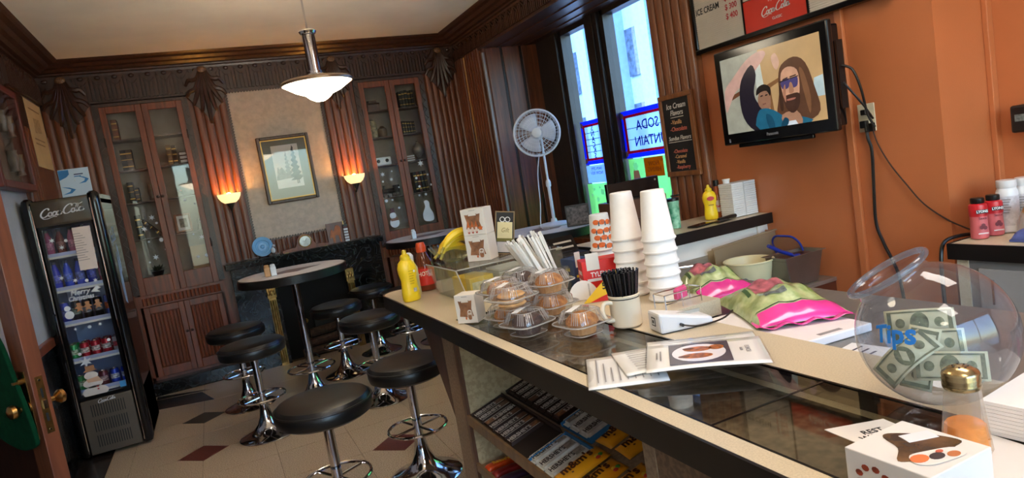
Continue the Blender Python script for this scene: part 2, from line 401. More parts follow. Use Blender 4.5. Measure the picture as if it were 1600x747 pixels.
reeds('trim_15', (-1.22,7.36,0), PI/2, .10, 2, .1, 2.6, WM)
struct('trim_16', MB().box(-1.22,-1.20,6.65,7.31,.1,2.6), WM)
struct('trim_17', MB().box(2.935,2.95,7.06,7.15,.13,2.955), M('cream plaster strip', (214,180,132), .6, var=.05))
reeds('trim_18', (.855,7.40,0), 0, .89, 16, 1.15, 1.30, WM, .02, .02)
struct('baseboard_left', MB().box(-1.22,-1.195,-2.6,6.18,0,.90), MARB)
struct('trim_19', MB().box(-1.22,-1.18,-2.6,6.18,.90,.965), WR, bevel=.006)
struct('baseboard_back', MB().box(-1.22,.06,7.27,7.41,0,.13).box(1.66,2.95,7.27,7.41,0,.13), MARB, bevel=.006)

# cream chimney panel framed by rope carving
pn = struct('trim_20', MB().box(.40,1.31,7.385,7.40,1.30,2.86), DAMASK)
def rope(p, q, r=.02):
    mb = MB(); p = Vector(p); q = Vector(q); n = int((q-p).length/.028); d = (q-p)/n; u = d.normalized()
    for k in range(n):
        c = p+d*(k+.5); s_ = Vector((0,0,1)) if abs(u.x) > .5 else Vector((1,0,0))
        mb.bar(c-u*.016-s_*r*.8, c+u*.016+s_*r*.8, .016, .016, (0,1,0))
    return mb
for a, b in (((.385,7.38,1.30),(.385,7.38,2.86)),((1.325,7.38,1.30),(1.325,7.38,2.86)),((.37,7.38,2.868),(1.34,7.38,2.868)),((.37,7.38,1.30),(1.34,7.38,1.30))):
    O('rope_moulding', rope(a, b), WD, pn)

# carved fan capitals
def fan(name, x):
    T = Matrix.Translation((x,7.36,0))
    sh = [(-.06,3.12),(.06,3.12),(.125,3.03),(.165,2.95),(.172,2.84),(.125,2.765),(.06,2.695),(0,2.58),(-.06,2.695),(-.125,2.765),(-.172,2.84),(-.165,2.95),(-.125,3.03)]
    mb = MB(T@Matrix.Rotation(PI/2,4,'X')); mb.prism(sh, -.005, .02)
    o = struct(name, mb, WD)
    ends = [(-.175,2.95),(-.185,2.84),(-.135,2.76),(-.068,2.69),(0,2.57),(.068,2.69),(.135,2.76),(.185,2.84),(.175,2.95)]
    for i, (ex, ez) in enumerate(ends):
        s_ = (i-4)/4
        P = [(s_*.035,-.024,3.09),(s_*.06,-.034,3.02),(s_*.085+ex*.12,-.038,2.92 if abs(i-4) < 4 else 3.0),(ex*.80,-.034,ez+.05),(ex,-.02,ez)]
        P = smooth_pts(P, 4); n = len(P)
        O('petal', MB(T).tube(P, .01, 6, rs=[.007+.016*math.sin(PI*min(1,(k+1)/n*.88)) for k in range(n)]), WD, o, True)
    mb = MB(T).ball((0,-.028,3.10),.045,.02,.035,12,8)
    bz = O('boss', mb, M('gilt basket weave', (150,104,66), .5, var=.4, scale=90), o, True)
    return o
for i, x in enumerate((-.99,.215,1.497,2.715)): fan('trim_%d' % (21+i), x)

# panelled reveal of the window bay
jb = struct('trim_25', MB().box(2.95,3.62,6.62,6.64,.78,2.955), WM)
for x0,x1 in ((2.985,3.155),(3.185,3.385),(3.415,3.61)): O('panel', MB().box(x0,x1,6.605,6.62,.8,2.94), WM, jb, bevel=.006)
for x in (3.163,3.178,3.393,3.408): O('groove_bead', MB().box(x-.004,x+.004,6.612,6.62,.8,2.94), BLK, jb)
O('edge_bead', MB().box(2.94,2.965,6.605,6.64,.8,2.9), M('pale bead', (150,140,140), .4), jb, bevel=.004)
sf = struct('trim_26', MB().box(2.96,3.62,3.74,6.62,2.945,2.96), WD)
for x in (3.12,3.3,3.46): O('soffit_bead', MB().box(x,x+.02,3.76,6.6,2.935,2.945), WD, sf)
struct('trim_27', MB().box(3.45,3.66,3.74,6.64,.74,.80), WM, bevel=.006)

# windows, the painted and leaded decorations belong to the panes
WF = M('dark window frame', (46,38,36), .4, var=.2)
def window(name, y0, y1):
    o = struct(name, MB().box(3.62,3.74,y0-.02,y0+.04,.80,2.95).box(3.62,3.74,y1-.04,y1+.02,.80,2.95).box(3.62,3.74,y0,y1,2.90,2.95).box(3.62,3.74,y0,y1,.80,.88), WF)
    O('pane', MB().box(3.676,3.682,y0+.03,y1-.03,.86,2.92), PANE, o)
    return o
w1 = window('window_1', 5.58, 6.13); w2 = window('window_2', 3.72, 5.33)
struct('trim_28', MB().box(3.58,3.74,5.35,5.56,.78,2.955).box(3.56,3.74,5.40,5.50,.78,2.955), WF, bevel=.005)
struct('trim_29', MB().box(3.58,3.74,6.15,6.36,.78,2.955).box(3.60,3.74,6.36,6.62,.78,2.955), WF, bevel=.005)
BLUEG = glass('cobalt leaded glass', (70,100,235), .1, 1.3, .45, (60,95,235))
REDG = glass('ruby leaded glass', (200,60,90), .1, 1.3, .4, (190,30,60))
YELG = glass('amber leaded glass', (250,215,120), .1, 1.3, .6, (250,215,130))
PALEG = glass('opal leaded glass', (225,240,255), .05, 1.3, .35, (225,240,255))
GRNP = glass('green snow paint', (205,250,180), .2, 1.2, .5, (190,240,160))
# pane frame seen from the room: x runs towards the service side (-y), y up, z into the room
F1 = frame((3.672,6.10,0),(0,-1,0),(0,0,1)); F2 = frame((3.672,5.30,0),(0,-1,0),(0,0,1))
def leaded(win, F, x0, x1, z0, z1, b, c, rows):
    r_ = O('blue_border', MB(F).box(x0,x1,z0,z0+b,0,.003).box(x0,x1,z1-b,z1,0,.003).box(x0,x0+b,z0+b,z1-b,0,.003).box(x1-b,x1,z0+b,z1-b,0,.003), BLUEG, win)
    O('red_border', MB(F).box(x0+b,x1-b,z0+b,z0+1.6*b,0,.003).box(x0+b,x1-b,z1-1.6*b,z1-b,0,.003).box(x0+b,x0+1.9*b,z0+1.6*b,z1-1.6*b,0,.003).box(x1-1.9*b,x1-b,z0+1.6*b,z1-1.6*b,0,.003), REDG, win)
    flat(rect(x0+1.9*b,x1-1.9*b,z0+1.6*b,z1-1.6*b), F, PALEG, win, 'opal_panel', .004, .001)
    for (sx, sz) in ((x0,z0),(x1,z0),(x0,z1),(x1,z1)):
        dx = b*1.3*(1 if sx == x0 else -1); dz = b*1.3*(1 if sz == z0 else -1)
        flat([(sx+dx*.2,sz+dz*.2),(sx+dx,sz+dz*.5),(sx+dx*.8,sz+dz*1.4),(sx+dx*.1,sz+dz)], F, YELG, win, 'amber_corner', .0055, .001)
    for k in range(1, rows):
        z = z0+1.6*b+(z1-z0-3.2*b)*k/rows
        flat(rect(x0+b,x1-b,z-.003,z+.003), F, INK, win, 'lead_came', .0055, .001)
leaded(w1, F1, .06, .50, 1.54, 1.99, .04, .06, 5)
BLUT = glass('blue glass letters', (20,60,160), .2, 1.3, .3, (20,60,170))
for k, ch in enumerate('SNACKS'):
    text(ch, .075, F1@Matrix.Translation((.28,1.905-.056*k,.0075)), BLUT, w1, 1.1, .02, mirror=True)
leaded(w2, F2, .0, .95, 1.55, 1.99, .042, .05, 3)
text('SODA', .125, F2@Matrix.Translation((.40,1.835,.0075)), BLUT, w2, 1.0, .012, mirror=True)
text('FOUNTAIN', .125, F2@Matrix.Translation((.50,1.69,.0075)), BLUT, w2, 1.0, .012, mirror=True)
flat(rect(.03,.46,.88,1.34), F1, GRNP, w1, 'green_painted_snow_scene', .001, .001)
flat(rect(.03,1.5,.88,1.54), F2, GRNP, w2, 'green_painted_snow_scene', .001, .001)
SNOW = glass('white snow paint', (235,245,255), .3, 1.2, .7, (235,245,255))
for (x, z, r_) in ((.10,1.22,.02),(.2,1.17,.025),(.3,1.25,.03),(.38,1.3,.02),(.4,1.15,.018),(.33,1.12,.02),(.15,1.28,.015),(.26,1.3,.014)): flat(ell(x,z,r_,r_,12), F1, SNOW, w1, 'snow_dot', .0025, .0006)
flat(rect(.06,.42,1.35,1.53), F1, glass('pale notice sheet', (190,215,250), .4, 1.1, .85, (200,220,250)), w1, 'notice_sheet', .002, .001)
text('9AM-2PM\nNOW REV', .05, F1@Matrix.Translation((.25,1.47,.0035)), M('faint blue print', (90,120,190), .6), w1, 1, 0, mirror=True)
flat(rect(.27,.55,1.36,1.535), F2, glass('orange notice sheet', (255,150,70), .4, 1.1, .55, (255,130,50)), w2, 'notice_sheet', .002, .001)
text('NOW\nHIRING', .06, F2@Matrix.Translation((.41,1.45,.0035)), M('dark red print', (150,50,20), .6), w2, 1, .005, mirror=True)
text('THRU', .1, F2@Matrix.Translation((.78,1.25,.0035)), YELG, w2, 1, .02, mirror=True)
flat(ell(.13,1.47,.035,.04,12), F2, SNOW, w2, 'painted_gingerbread_head', .0025, .0006)
flat([(.07,1.30),(.20,1.30),(.17,1.43),(.09,1.43)], F2, glass('pink paint', (230,140,160), .4, 1.1, .7, (235,150,170)), w2, 'painted_coat', .0025, .0006)

# street outside
STREET = M('pavement', (150,150,155), .8); 
struct('ground', MB().box(3.9,60,-20,60,-.3,-.1), STREET)
bd = thing('building', 'pale stone building across the street seen through the windows', 'building', (15,0,-.1))
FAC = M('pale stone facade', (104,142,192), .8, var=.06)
O('wall', MB().box(0,6,2,48,0,16), FAC, bd)
DW = M('dark far glazing', (60,80,110), .1, var=.3)
pm = mesh_of('pier', MB().box(-.5,0,-.35,.35,0,15.5)); pm.materials.append(FAC)
wm = mesh_of('window', MB().box(-.08,0,-.55,.55,0,1.7)); wm.materials.append(DW)
for k in range(15):
    link('pier', pm, None, bd, Matrix.Translation((0,9+2*k,0)))
    for j in range(5): link('window', wm, None, bd, Matrix.Translation((-.01,10+2*k,1.6+2.7*j)))
O('cornice', MB().box(-.8,0,2,48,15.3,16), FAC, bd)
# ================================================================ LAMPS
def pendant(loc, label):
    t = thing('pendant_lamp', label, 'lamp', loc, 0, 'glass dish pendant lamps')
    h = 3.25-loc[2]
    O('rod', MB().cyl((0,0,.30),(0,0,h-.03),.006,n=8), CHR, t, True)
    O('ceiling_rose', MB().lathe([(.0,h),(.06,h),(.055,h-.02),(.015,h-.035),(.006,h-.04)],20), CHR, t, True)
    O('stem', MB().lathe([(.006,.32),(.050,.31),(.056,.30),(.048,.285),(.036,.28),(.041,.275),(.041,.05),(.05,.045),(.05,.03),(.065,.02),(.065,.005)],24), CHR, t, True)
    O('rim', MB().lathe([(.205,-.006),(.222,-.010),(.234,-.022),(.234,-.034),(.224,-.036),(.205,-.006)],48,cap=False), M('brushed bronze rim', (150,128,108), .3, .8), t, True)
    for k in range(3): O('arm', MB().bar((.05*math.cos(2.1*k+.4),.05*math.sin(2.1*k+.4),.008),(.21*math.cos(2.1*k+.4),.21*math.sin(2.1*k+.4),-.010),.014,.006), M('brushed bronze rim', (150,128,108), .3, .8), t)
    O('shade', MB().lathe([(.222,-.032),(.15,-.078),(.085,-.105),(.08,-.112),(.06,-.13),(.03,-.146),(.001,-.15)],40,cap=False), lamp_mat('glowing opal glass shade', (255,238,208), 4.5), t, True)
    O('bulb', MB().ball((0,0,-.045),.04,n=16,m=10), lamp_mat('pendant bulb', (255,243,225), PEND), t, True)
    return t
PEND = 330.0
pendant((.80,4.48,2.42), 'chrome pendant lamp with a wide opal glass dish hanging from the ceiling')
pendant((.35,1.75,2.42), 'added opal glass pendant lamp over the near customer side, out of view, for extra light')  # unseen copy of the pendant, added to light the counter side
pendant((-.20,-.8,2.42), 'added opal glass pendant lamp near the front window, out of view, for extra light')  # another added copy, out of view, lights the near end of the room
def ceiling_panel(x, y, label):
    t = thing('ceiling_light', label, 'light', (x,y,3.25), 0, 'ceiling light boxes over the service side')
    O('frame', MB().box(-.32,.32,-.62,-.6,-.06,0).box(-.32,.32,.6,.62,-.06,0).box(-.32,-.3,-.6,.6,-.06,0).box(.3,.32,-.6,.6,-.06,0), WHITE, t)
    O('diffuser', MB().box(-.3,.3,-.6,.6,-.05,-.045), lamp_mat('ceiling light diffuser', (255,246,236), CEIL), t)
CEIL = 3.9
ceiling_panel(1.9, .9, 'ceiling light box over the service aisle'); ceiling_panel(.3, -.9, 'added ceiling light box for fill, unseen behind the viewer')  # the second box is an added fill light
SCON = .42
def sconce(x, label):
    t = thing('wall_sconce', label, 'lamp', (x,7.34,1.83), 0, 'pair of fireplace wall sconces')
    O('bowl', MB().lathe([(.03,-.085),(.055,-.08),(.085,-.055),(.105,-.02),(.112,.012),(.106,.012),(.08,-.04),(.03,-.07)],28,(0,-.10,0),cap=False), lamp_mat('glowing amber glass bowl', (255,218,150), SCON), t, True)
    O('bulb', MB().ball((0,-.10,-.005),.028,n=12,m=8), lamp_mat('sconce bulb', (255,190,95), 60), t, True)
    O('cup', MB().lathe([(.001,-.165),(.012,-.15),(.02,-.13),(.035,-.1),(.05,-.082)],16,(0,-.10,0)), M('pewter', (120,112,104), .3, .9), t, True)
    O('arm', MB().tube(smooth_pts([(0,-.10,-.14),(0,-.06,-.17),(0,-.01,-.14),(0,.0,-.10)],4),.008,8), M('pewter', (120,112,104), .3, .9), t, True)
    O('cable', MB().tube([(0,.0,-.14),(.0,.004,-.4),(.005,.004,-.68)],.004,6), BLK, t)
sconce(.225, 'amber glass wall sconce on the reeded pilaster left of the fireplace panel')
sconce(1.497, 'amber glass wall sconce on the reeded pilaster right of the fireplace panel')

# ================================================================ DISPLAY CABINETS
CABIN = M('grey cabinet lining', (150,138,124), .8, var=.08, scale=10)
KNOB = M('dark knob', (60,36,26), .3)
def cabinet(x0, x1, label):
    t = thing('display_cabinet', label, 'cabinet', ((x0+x1)/2,7.40,0), 0, 'built-in display cabinets beside the fireplace')
    W = (x1-x0)/2
    O('body', MB().box(-W,-W+.03,0,.31,.13,2.87).box(W-.03,W,0,.31,.13,2.87).box(-W,W,.28,.31,.13,2.87).box(-W,W,0,.31,2.84,2.87).box(-W,W,0,.31,1.10,1.14).box(-W,W,0,.31,.13,.16), WR, t)
    O('lining', MB().box(-W+.03,W-.03,.27,.28,1.14,2.84), CABIN, t)
    for z in (1.53,1.90,2.22,2.52): O('shelf', MB().box(-W+.03,W-.03,.04,.27,z-.012,z), wood('shelf wood',(96,70,54),(70,48,36)), t)
    dw = W-.055
    for s in (-1,1):
        a, b = (-dw, -.002) if s < 0 else (.002, dw)
        d = O('glass_door', MB().box(a,a+.055,-.03,0,.985,2.83).box(b-.055,b,-.03,0,.985,2.83).box(a+.055,b-.055,-.03,0,2.765,2.83).box(a+.055,b-.055,-.03,0,.985,1.155), WR, t, bevel=.004)
        O('pane', MB().box(a+.055,b-.055,-.014,-.010,1.155,2.765), GLASS, d)
        O('knob', MB().ball((-.022 if s < 0 else .022,-.045,1.92),.014,n=10,m=6), KNOB, d, True)
        for z in (1.35,2.45): O('hinge', MB().cyl((a if s < 0 else b,-.03,z),(a if s < 0 else b,-.03,z+.09),.008,n=8), KNOB, d)
        l_ = O('lower_door', MB().box(a,a+.05,-.03,0,.16,.865).box(b-.05,b,-.03,0,.16,.865).box(a+.05,b-.05,-.03,0,.80,.865).box(a+.05,b-.05,-.03,0,.16,.25).box(a+.05,b-.05,-.012,0,.25,.80), WR, t, bevel=.004)
        O('knob', MB().ball((-.022 if s < 0 else .022,-.045,.56),.013,n=10,m=6), KNOB, l_, True)
        n = 8; w_ = (b-a-.10)/n
        for k in range(n):
            cx = a+.05+w_*(k+.5)
            O('reed', MB().prism([(cx+w_*.45*math.cos(PI+PI*q/6), -.012+.014*math.sin(PI+PI*q/6)) for q in range(7)], .255,.795), WR, l_)
    O('rail', MB().box(-W,W,-.02,0,.87,.985), WR, t)
    n = 20; w_ = 2*dw/n; me = mesh_of('flute', MB().prism([(w_*.42*math.cos(PI+PI*q/6), .022*math.sin(PI+PI*q/6)) for q in range(7)], .885,.96), True); me.materials.append(WR)
    for k in range(n): link('flute', me, None, t, Matrix.Translation((-dw+w_*(k+.5),-.02,0)))
    # surround carved with a running lozenge
    O('surround', MB().box(-W,-dw,-.03,.0,1.0,2.87).box(dw,W,-.03,.0,1.0,2.87).box(-dw,dw,-.03,.0,2.832,2.87), WD, t)
    for sx in (-1,1):
        lz = MB(); cx = sx*(dw+W)/2
        for k in range(18):
            z = 1.06+.10*k
            lz.bar((cx-.02,-.034,z-.04),(cx+.02,-.034,z),.012,.012,(0,1,0)); lz.bar((cx+.02,-.034,z),(cx-.02,-.034,z+.05),.012,.012,(0,1,0))
        O('carved_border', lz, WD, t)
    return t
cL = cabinet(-.80,.03,'tall built-in glass display cabinet left of the fireplace, behind the drinks fridge')
cR = cabinet(1.69,2.50,'tall built-in glass display cabinet right of the fireplace, by the corner')
STK = M('white window sticker', (225,228,235), .6, var=.05)
def flakes(cab, pts, cx):
    F = frame((0,-.0165,0),(1,0,0),(0,0,1))
    for (x, z, r_, k) in pts:
        flat(star(x-cx, z, r_, 6, .4) if k else ell(x-cx, z, r_, r_, 8), F, STK, cab, 'snowflake_sticker' if k else 'snow_dot_sticker', 0, .0008)
cx = -.385
flakes(cL, [(-.50,1.73,.03,1),(-.585,1.63,.03,1),(-.54,1.34,.03,1),(-.60,1.3,.01,0),(-.47,1.67,.012,0),(-.43,1.56,.01,0),(-.46,1.5,.02,0),(-.57,1.5,.01,0),(-.44,1.40,.01,0),(-.20,1.95,.01,0),(-.18,1.85,.014,0),(-.10,1.8,.01,0),(-.08,1.62,.01,0),(-.17,1.5,.01,0),(-.10,1.46,.03,1),(-.17,1.27,.02,1),(-.09,1.27,.018,0),(-.05,1.42,.012,0)], cx)
cx = 2.095
flakes(cR, [(1.84,1.80,.03,1),(1.93,1.73,.025,1),(1.83,1.72,.012,0),(1.95,1.82,.01,0),(1.83,1.50,.018,0),(1.90,1.5,.012,0),(2.0,1.63,.01,0),(1.96,1.4,.014,0),(2.30,1.86,.04,1),(2.22,1.7,.014,0),(2.24,1.6,.014,0),(2.36,1.72,.012,0),(2.38,1.6,.012,0),(2.30,1.5,.014,0),(2.22,1.5,.012,0)], cx)
F = frame((0,-.0165,0),(1,0,0),(0,0,1))
# snowman sticker and plump white silhouette on the right cabinet
for (x, z, a, b) in ((-.215,1.24,.055,.055),(-.222,1.325,.038,.036)): flat(ell(x,z,a,b,16), F, STK, cR, 'snowman_sticker', 0, .0008)
flat([(-.255,1.355),(-.19,1.36),(-.195,1.372),(-.20,1.41),(-.245,1.405),(-.24,1.37)], F, M('plum hat print', (90,50,60), .6), cR, 'snowman_hat_sticker', .0009, .0006)
flat([(-.26,1.29),(-.17,1.30),(-.165,1.265),(-.25,1.262)], F, M('brown scarf print', (140,100,80), .6), cR, 'snowman_scarf_sticker', .0009, .0006)
sil = smooth_pts([(.14,1.20,0),(.24,1.19,0),(.255,1.26,0),(.225,1.34,0),(.225,1.40,0),(.20,1.43,0),(.165,1.42,0),(.17,1.36,0),(.13,1.28,0)],4,True)
flat([(p.x,p.y) for p in sil], F, STK, cR, 'white_figure_sticker', 0, .0008)

# cabinet contents
def book(x, z, w_, h_, col, label, tilt=0, y=7.50, d=.14):
    t = thing('book', label, 'book', (x,y,z), 0, 'old books in the display cabinets'); t.rotation_euler = (0,tilt,0)
    c_ = M('book cover %d %d %d' % col, col, .6, var=.2, scale=20)
    O('cover', MB().box(0,w_,0,.006,0,h_).box(0,.004,0,d,0,h_).box(w_-.004,w_,0,d,0,h_), c_, t, bevel=.001)
    O('pages', MB().box(.004,w_-.004,.006,d-.006,.004,h_-.004), PAPER, t)
    O('gilt_bands', MB().box(.001,w_-.001,-.001,.001,h_*.15,h_*.2).box(.001,w_-.001,-.001,.001,h_*.78,h_*.84).box(.001,w_-.001,-.001,.001,h_*.5,h_*.53), M('gilt', (190,150,80), .35, .7), t)
book(-.68,2.522,.05,.20,(120,62,30),'single tan leather book on the top shelf of the left cabinet')
for k, (x, w_, c_) in enumerate(((-.66,.05,(50,40,34)),(-.61,.05,(96,78,60)))): book(x,2.222,w_,.20,c_,('dark' if k == 0 else 'grey-brown')+' leather book on the second shelf of the left cabinet, left door')
for k, (x, w_) in enumerate(((-.255,.045),(-.205,.04))): book(x,2.222,w_,.20-.01*k,((140,110,80),(70,52,40))[k],('tan gilt-ribbed' if k == 0 else 'slimmer dark')+' book upright on the second shelf, right door of the left cabinet')
for k in range(3):
    t = thing('book', ('lowest','middle','topmost')[k]+' of three books lying flat on the second shelf of the left cabinet', 'book', (-.15,7.46,2.222+.038*k), 0, 'old books in the display cabinets')
    O('cover', MB().box(0,.11,0,.14,0,.005).box(0,.11,0,.14,.03,.035).box(0,.006,0,.14,0,.035), M('old cover %d' % k, ((74,60,48),(100,82,64),(60,48,40))[k], .6, var=.2), t)
    O('pages', MB().box(.006,.108,.003,.137,.005,.03), PAPER, t)
book(-.605,1.905,.035,.14,(40,34,32),'short dark book upright on the third shelf of the left cabinet')
book(-.66,1.905,.05,.20,(46,38,34),'dark upright book in the corner of the third shelf, left cabinet')
book(-.66,1.535,.05,.24,(36,30,30),'tall dark book on the fourth shelf of the left cabinet')
book(-.47,1.54,.03,.22,(54,40,30),'brown book leaning over on the fourth shelf of the left cabinet', -.7)
def vessel(name, prof, mat, loc, label, cat, n=18, extra=None, group=None):
    t = thing(name, label, cat, loc, 0, group); O('body', MB().lathe(prof,n), mat, t, True)
    if extra: extra(t)
    return t
SILV = M('tarnished silver', (150,140,125), .4, .6, var=.2, scale=15)
def tankard(t): O('handle', MB().tube(smooth_pts([(.03,0,.14),(.065,0,.12),(.065,0,.06),(.03,0,.04)],4),.006,6), SILV, t, True)
vessel('silver_jug', [(.03,0),(.035,.01),(.025,.03),(.035,.08),(.025,.14),(.03,.17),(.026,.17)], SILV, (-.46,7.52,1.902), 'small silver jug on the third shelf of the left cabinet', 'jug', extra=tankard)
def teapot_x(t):
    O('handle', MB().tube(smooth_pts([(.05,0,.08),(.09,0,.085),(.085,0,.04),(.05,0,.03)],4),.006,6), SILV, t, True)
    O('spout', MB().tube([(-.05,0,.04),(-.08,0,.07),(-.09,0,.1)],.01,6), SILV, t, True); O('lid', MB().lathe([(.04,.09),(.02,.105),(.006,.11),(.01,.12),(.001,.125)],14), SILV, t, True)
vessel('silver_teapot', [(.035,0),(.055,.03),(.058,.06),(.04,.09)], SILV, (-.15,7.52,1.902), 'small silver teapot on the third shelf of the left cabinet', 'teapot', extra=teapot_x)
def pic_frame(name, w_, h_, loc, rz, tilt, fm, pm, label, cat='picture', d=.015, b=.02, stand=True, group=None):
    t = thing(name, label, cat, mtx=Matrix.Translation(loc)@Matrix.Rotation(rz,4,'Z')@Matrix.Rotation(tilt,4,'X'), group=group)
    O('frame', MB().box(-w_/2,-w_/2+b,-d,0,0,h_).box(w_/2-b,w_/2,-d,0,0,h_).box(-w_/2+b,w_/2-b,-d,0,0,b).box(-w_/2+b,w_/2-b,-d,0,h_-b,h_), fm, t, bevel=.002)
    O('picture', MB().box(-w_/2+b,w_/2-b,-.006,-.003,b,h_-b), pm, t)
    if stand: O('easel_back', MB().bar((0,.002,h_*.7),(0,.002+h_*.3,.0+math.tan(-tilt)*h_*.0),.03,.004,(1,0,0)), BLK, t)
    return t
t = pic_frame('photo_frame', .15, .19, (-.24,7.50,1.533), 0, -.12, WO, PAPER, 'small wooden photo frame on the fourth shelf of the left cabinet', b=.02, stand=False)
O('photo', MB().box(-.035,.035,-.008,-.006,.05,.14), M('sepia print', (150,140,124), .6, var=.35, scale=30), t)
vessel('small_figurine', [(.02,0),(.024,.02),(.012,.06),(.018,.09),(.012,.11),(.001,.12)], SILV, (-.10,7.52,1.533), 'tiny pale figurine beside the photo frame in the left cabinet', 'figurine')
t = thing('cream_card', 'cream booklet standing at the bottom right of the left cabinet', 'booklet', (-.16,7.50,1.142)); t.rotation_euler = (-.1,0,0)
O('cover', MB().box(-.075,.075,0,.01,0,.24), M('cream booklet cover', (170,140,96), .6, var=.1), t); O('spine', MB().box(-.078,-.068,-.001,.011,0,.24), M('brown spine', (120,92,60), .6), t)
t = thing('potted_greenery', 'low dark green artificial plant at the bottom of the left cabinet', 'plant', (-.56,7.50,1.142))
O('pot', MB().lathe([(.04,0),(.06,.05),(.055,.055)],14), BLK, t, True)
lf = MB(); rr = random.Random(3)
for k in range(60):
    a = rr.uniform(0,2*PI); el_ = rr.uniform(.1,1.2); L_ = rr.uniform(.05,.13)
    d_ = Vector((math.cos(a)*math.cos(el_)*1.2, math.sin(a)*math.cos(el_)*.5, math.sin(el_)*.7))*L_; p = Vector((0,0,.05)); s_ = d_.cross(Vector((0,0,1))).normalized()*.012
    lf.add([p,p+d_*.6+s_,p+d_,p+d_*.6-s_],[(0,1,2,3)])
O('leaves', lf, M('dark green leaf', (40,58,38), .6, var=.3), t)['kind'] = 'stuff'
# right cabinet
t = thing('wooden_box', 'dark domed wooden box on the top shelf of the right cabinet', 'box', (1.90,7.52,2.522))
O('body', MB().box(-.07,.07,-.05,.05,0,.07), WD, t, bevel=.004); O('lid', MB().box(-.075,.075,-.055,.055,.07,.085).box(-.05,.05,-.04,.04,.085,.12), WD, t, bevel=.01)
for k in range(5): book(2.215+.036*k,2.522,.033,.185+.005*(k % 3),((36,34,32),(52,44,36),(34,38,36),(46,36,34),(40,34,30))[k],ORD[k]+' dark gilt-lined book from the left on the top shelf of the right cabinet')
for k in range(5): book(2.20+.03*k,2.222,.027,.15-.004*k,((44,34,30),(60,44,36),(36,36,40),(56,40,30),(48,42,38))[k],ORD[k]+' small old book from the left on the second shelf of the right cabinet')
JARM = M('patterned stoneware', (160,144,110), .4, var=.35, scale=40)
vessel('stoneware_jar', [(.05,0),(.06,.02),(.06,.15),(.05,.17),(.045,.19),(.05,.2),(.02,.21),(.001,.215)], JARM, (1.85,7.52,2.222), 'tall patterned lidded jar on the second shelf of the right cabinet', 'jar')
vessel('stoneware_pot', [(.04,0),(.05,.02),(.05,.09),(.035,.10),(.02,.12),(.001,.125)], M('brown stoneware', (120,100,76), .4, var=.2), (1.96,7.5,2.222), 'short brown pot beside the patterned jar in the right cabinet', 'pot')
t = thing('white_radio', 'small white box radio with two dials on the third shelf of the right cabinet', 'radio', (1.89,7.50,1.902))
O('body', MB().box(-.10,.10,-.04,.04,0,.09), WHITE, t, bevel=.01)
for x in (-.05,.05): O('dial', MB().lathe([(.001,.0),(.02,0),(.02,.006),(.001,.008)],14), INK, t, mtx=Matrix.Translation((x,-.041,.05))@Matrix.Rotation(PI/2,4,'X'))
vessel('samovar_urn', [(.03,0),(.035,.01),(.015,.025),(.03,.05),(.065,.09),(.07,.13),(.05,.17),(.03,.18),(.02,.2),(.008,.205),(.012,.225),(.001,.235)], SILV, (2.33,7.48,1.902), 'silver lidded urn on the third shelf of the right cabinet', 'urn')
for k in range(3):
    t = thing('magazine', ('lowest','middle','topmost')[k]+' of three flat books beside the silver urn in the right cabinet', 'book', (2.17,7.46,1.902+.024*k), 0, 'old books in the display cabinets')
    O('cover', MB().box(0,.10,0,.14,0,.004).box(0,.10,0,.14,.018,.022).box(0,.004,0,.14,0,.022), M('tan cover %d' % k, ((150,110,70),(110,70,50),(160,130,96))[k], .6), t); O('pages', MB().box(.004,.098,.003,.137,.004,.018), PAPER, t)
for k in range(4): book(2.235+.04*k,1.533,.036,.24,((40,32,30),(90,44,36),(34,34,36),(56,40,34))[k],ORD[k]+' tall dark book from the left on the fourth shelf of the right cabinet', -.06)
t = thing('model_train', 'dark model steam engine on the fourth shelf of the right cabinet', 'model', (1.93,7.51,1.533))
O('boiler', MB().cyl((-.09,0,.07),(.05,0,.07),.03,n=14), BLK, t, True); O('cab', MB().box(.04,.1,-.035,.035,.02,.13), BLK, t); O('chimney', MB().cyl((-.07,0,.09),(-.07,0,.14),.012,n=10), BLK, t)
for x in (-.07,-.02,.03,.08): O('wheel', MB().cyl((x,-.04,.022),(x,.04,.022),.022,n=12), M('pewter', (120,112,104), .3, .9), t)
for k in range(2):
    vessel('glass_jar', [(.03,0),(.035,.01),(.035,.07),(.025,.09),(.03,.10)], GLASS, (1.87+.11*k,7.425,1.533), ('left' if k == 0 else 'right')+' clear glass jar in front of the model engine in the right cabinet', 'jar')

# ================================================================ FIREPLACE
fp = thing('fireplace', 'black marble fireplace with brass columns under the cream panel', 'fireplace', (.86,7.22,0))
O('mantel_shelf', MB().box(-.81,.81,-.03,.18,1.08,1.145), MARB, fp, bevel=.006)
O('lintel', MB().box(-.77,.77,.01,.18,.86,1.08), MARB, fp, bevel=.004)
O('jamb', MB().box(-.77,-.36,.02,.18,0,.86), MARB, fp); O('jamb', MB().box(.40,.77,.02,.18,0,.86), MARB, fp)
O('firebox', MB().box(-.36,.40,.15,.17,0,.86), M('soot black', (10,10,10), .9), fp)
for x in (-.43,.385):
    c_ = O('brass_column', MB().box(x-.035,x+.035,-.015,.03,0,.72), BRASS, fp)
    for k in range(3): O('flute', MB().cyl((x-.022+.022*k,-.016,.03),(x-.022+.022*k,-.016,.70),.008,n=8), BRASS, c_, True)
    cp_ = O('brass_capital', MB().box(x-.045,x+.045,-.02,.035,.72,.86), BRASS, fp, bevel=.004)
    for q in range(5): O('leaf', MB().ball((x-.03+.015*q,-.022,.77+.03*(q % 2)),.012,.008,.025,8,6), BRASS, cp_, True)
O('hearth_screen', MB().box(-.05,.3,.10,.11,.05,.5), M('black iron', (18,17,16), .6), fp)
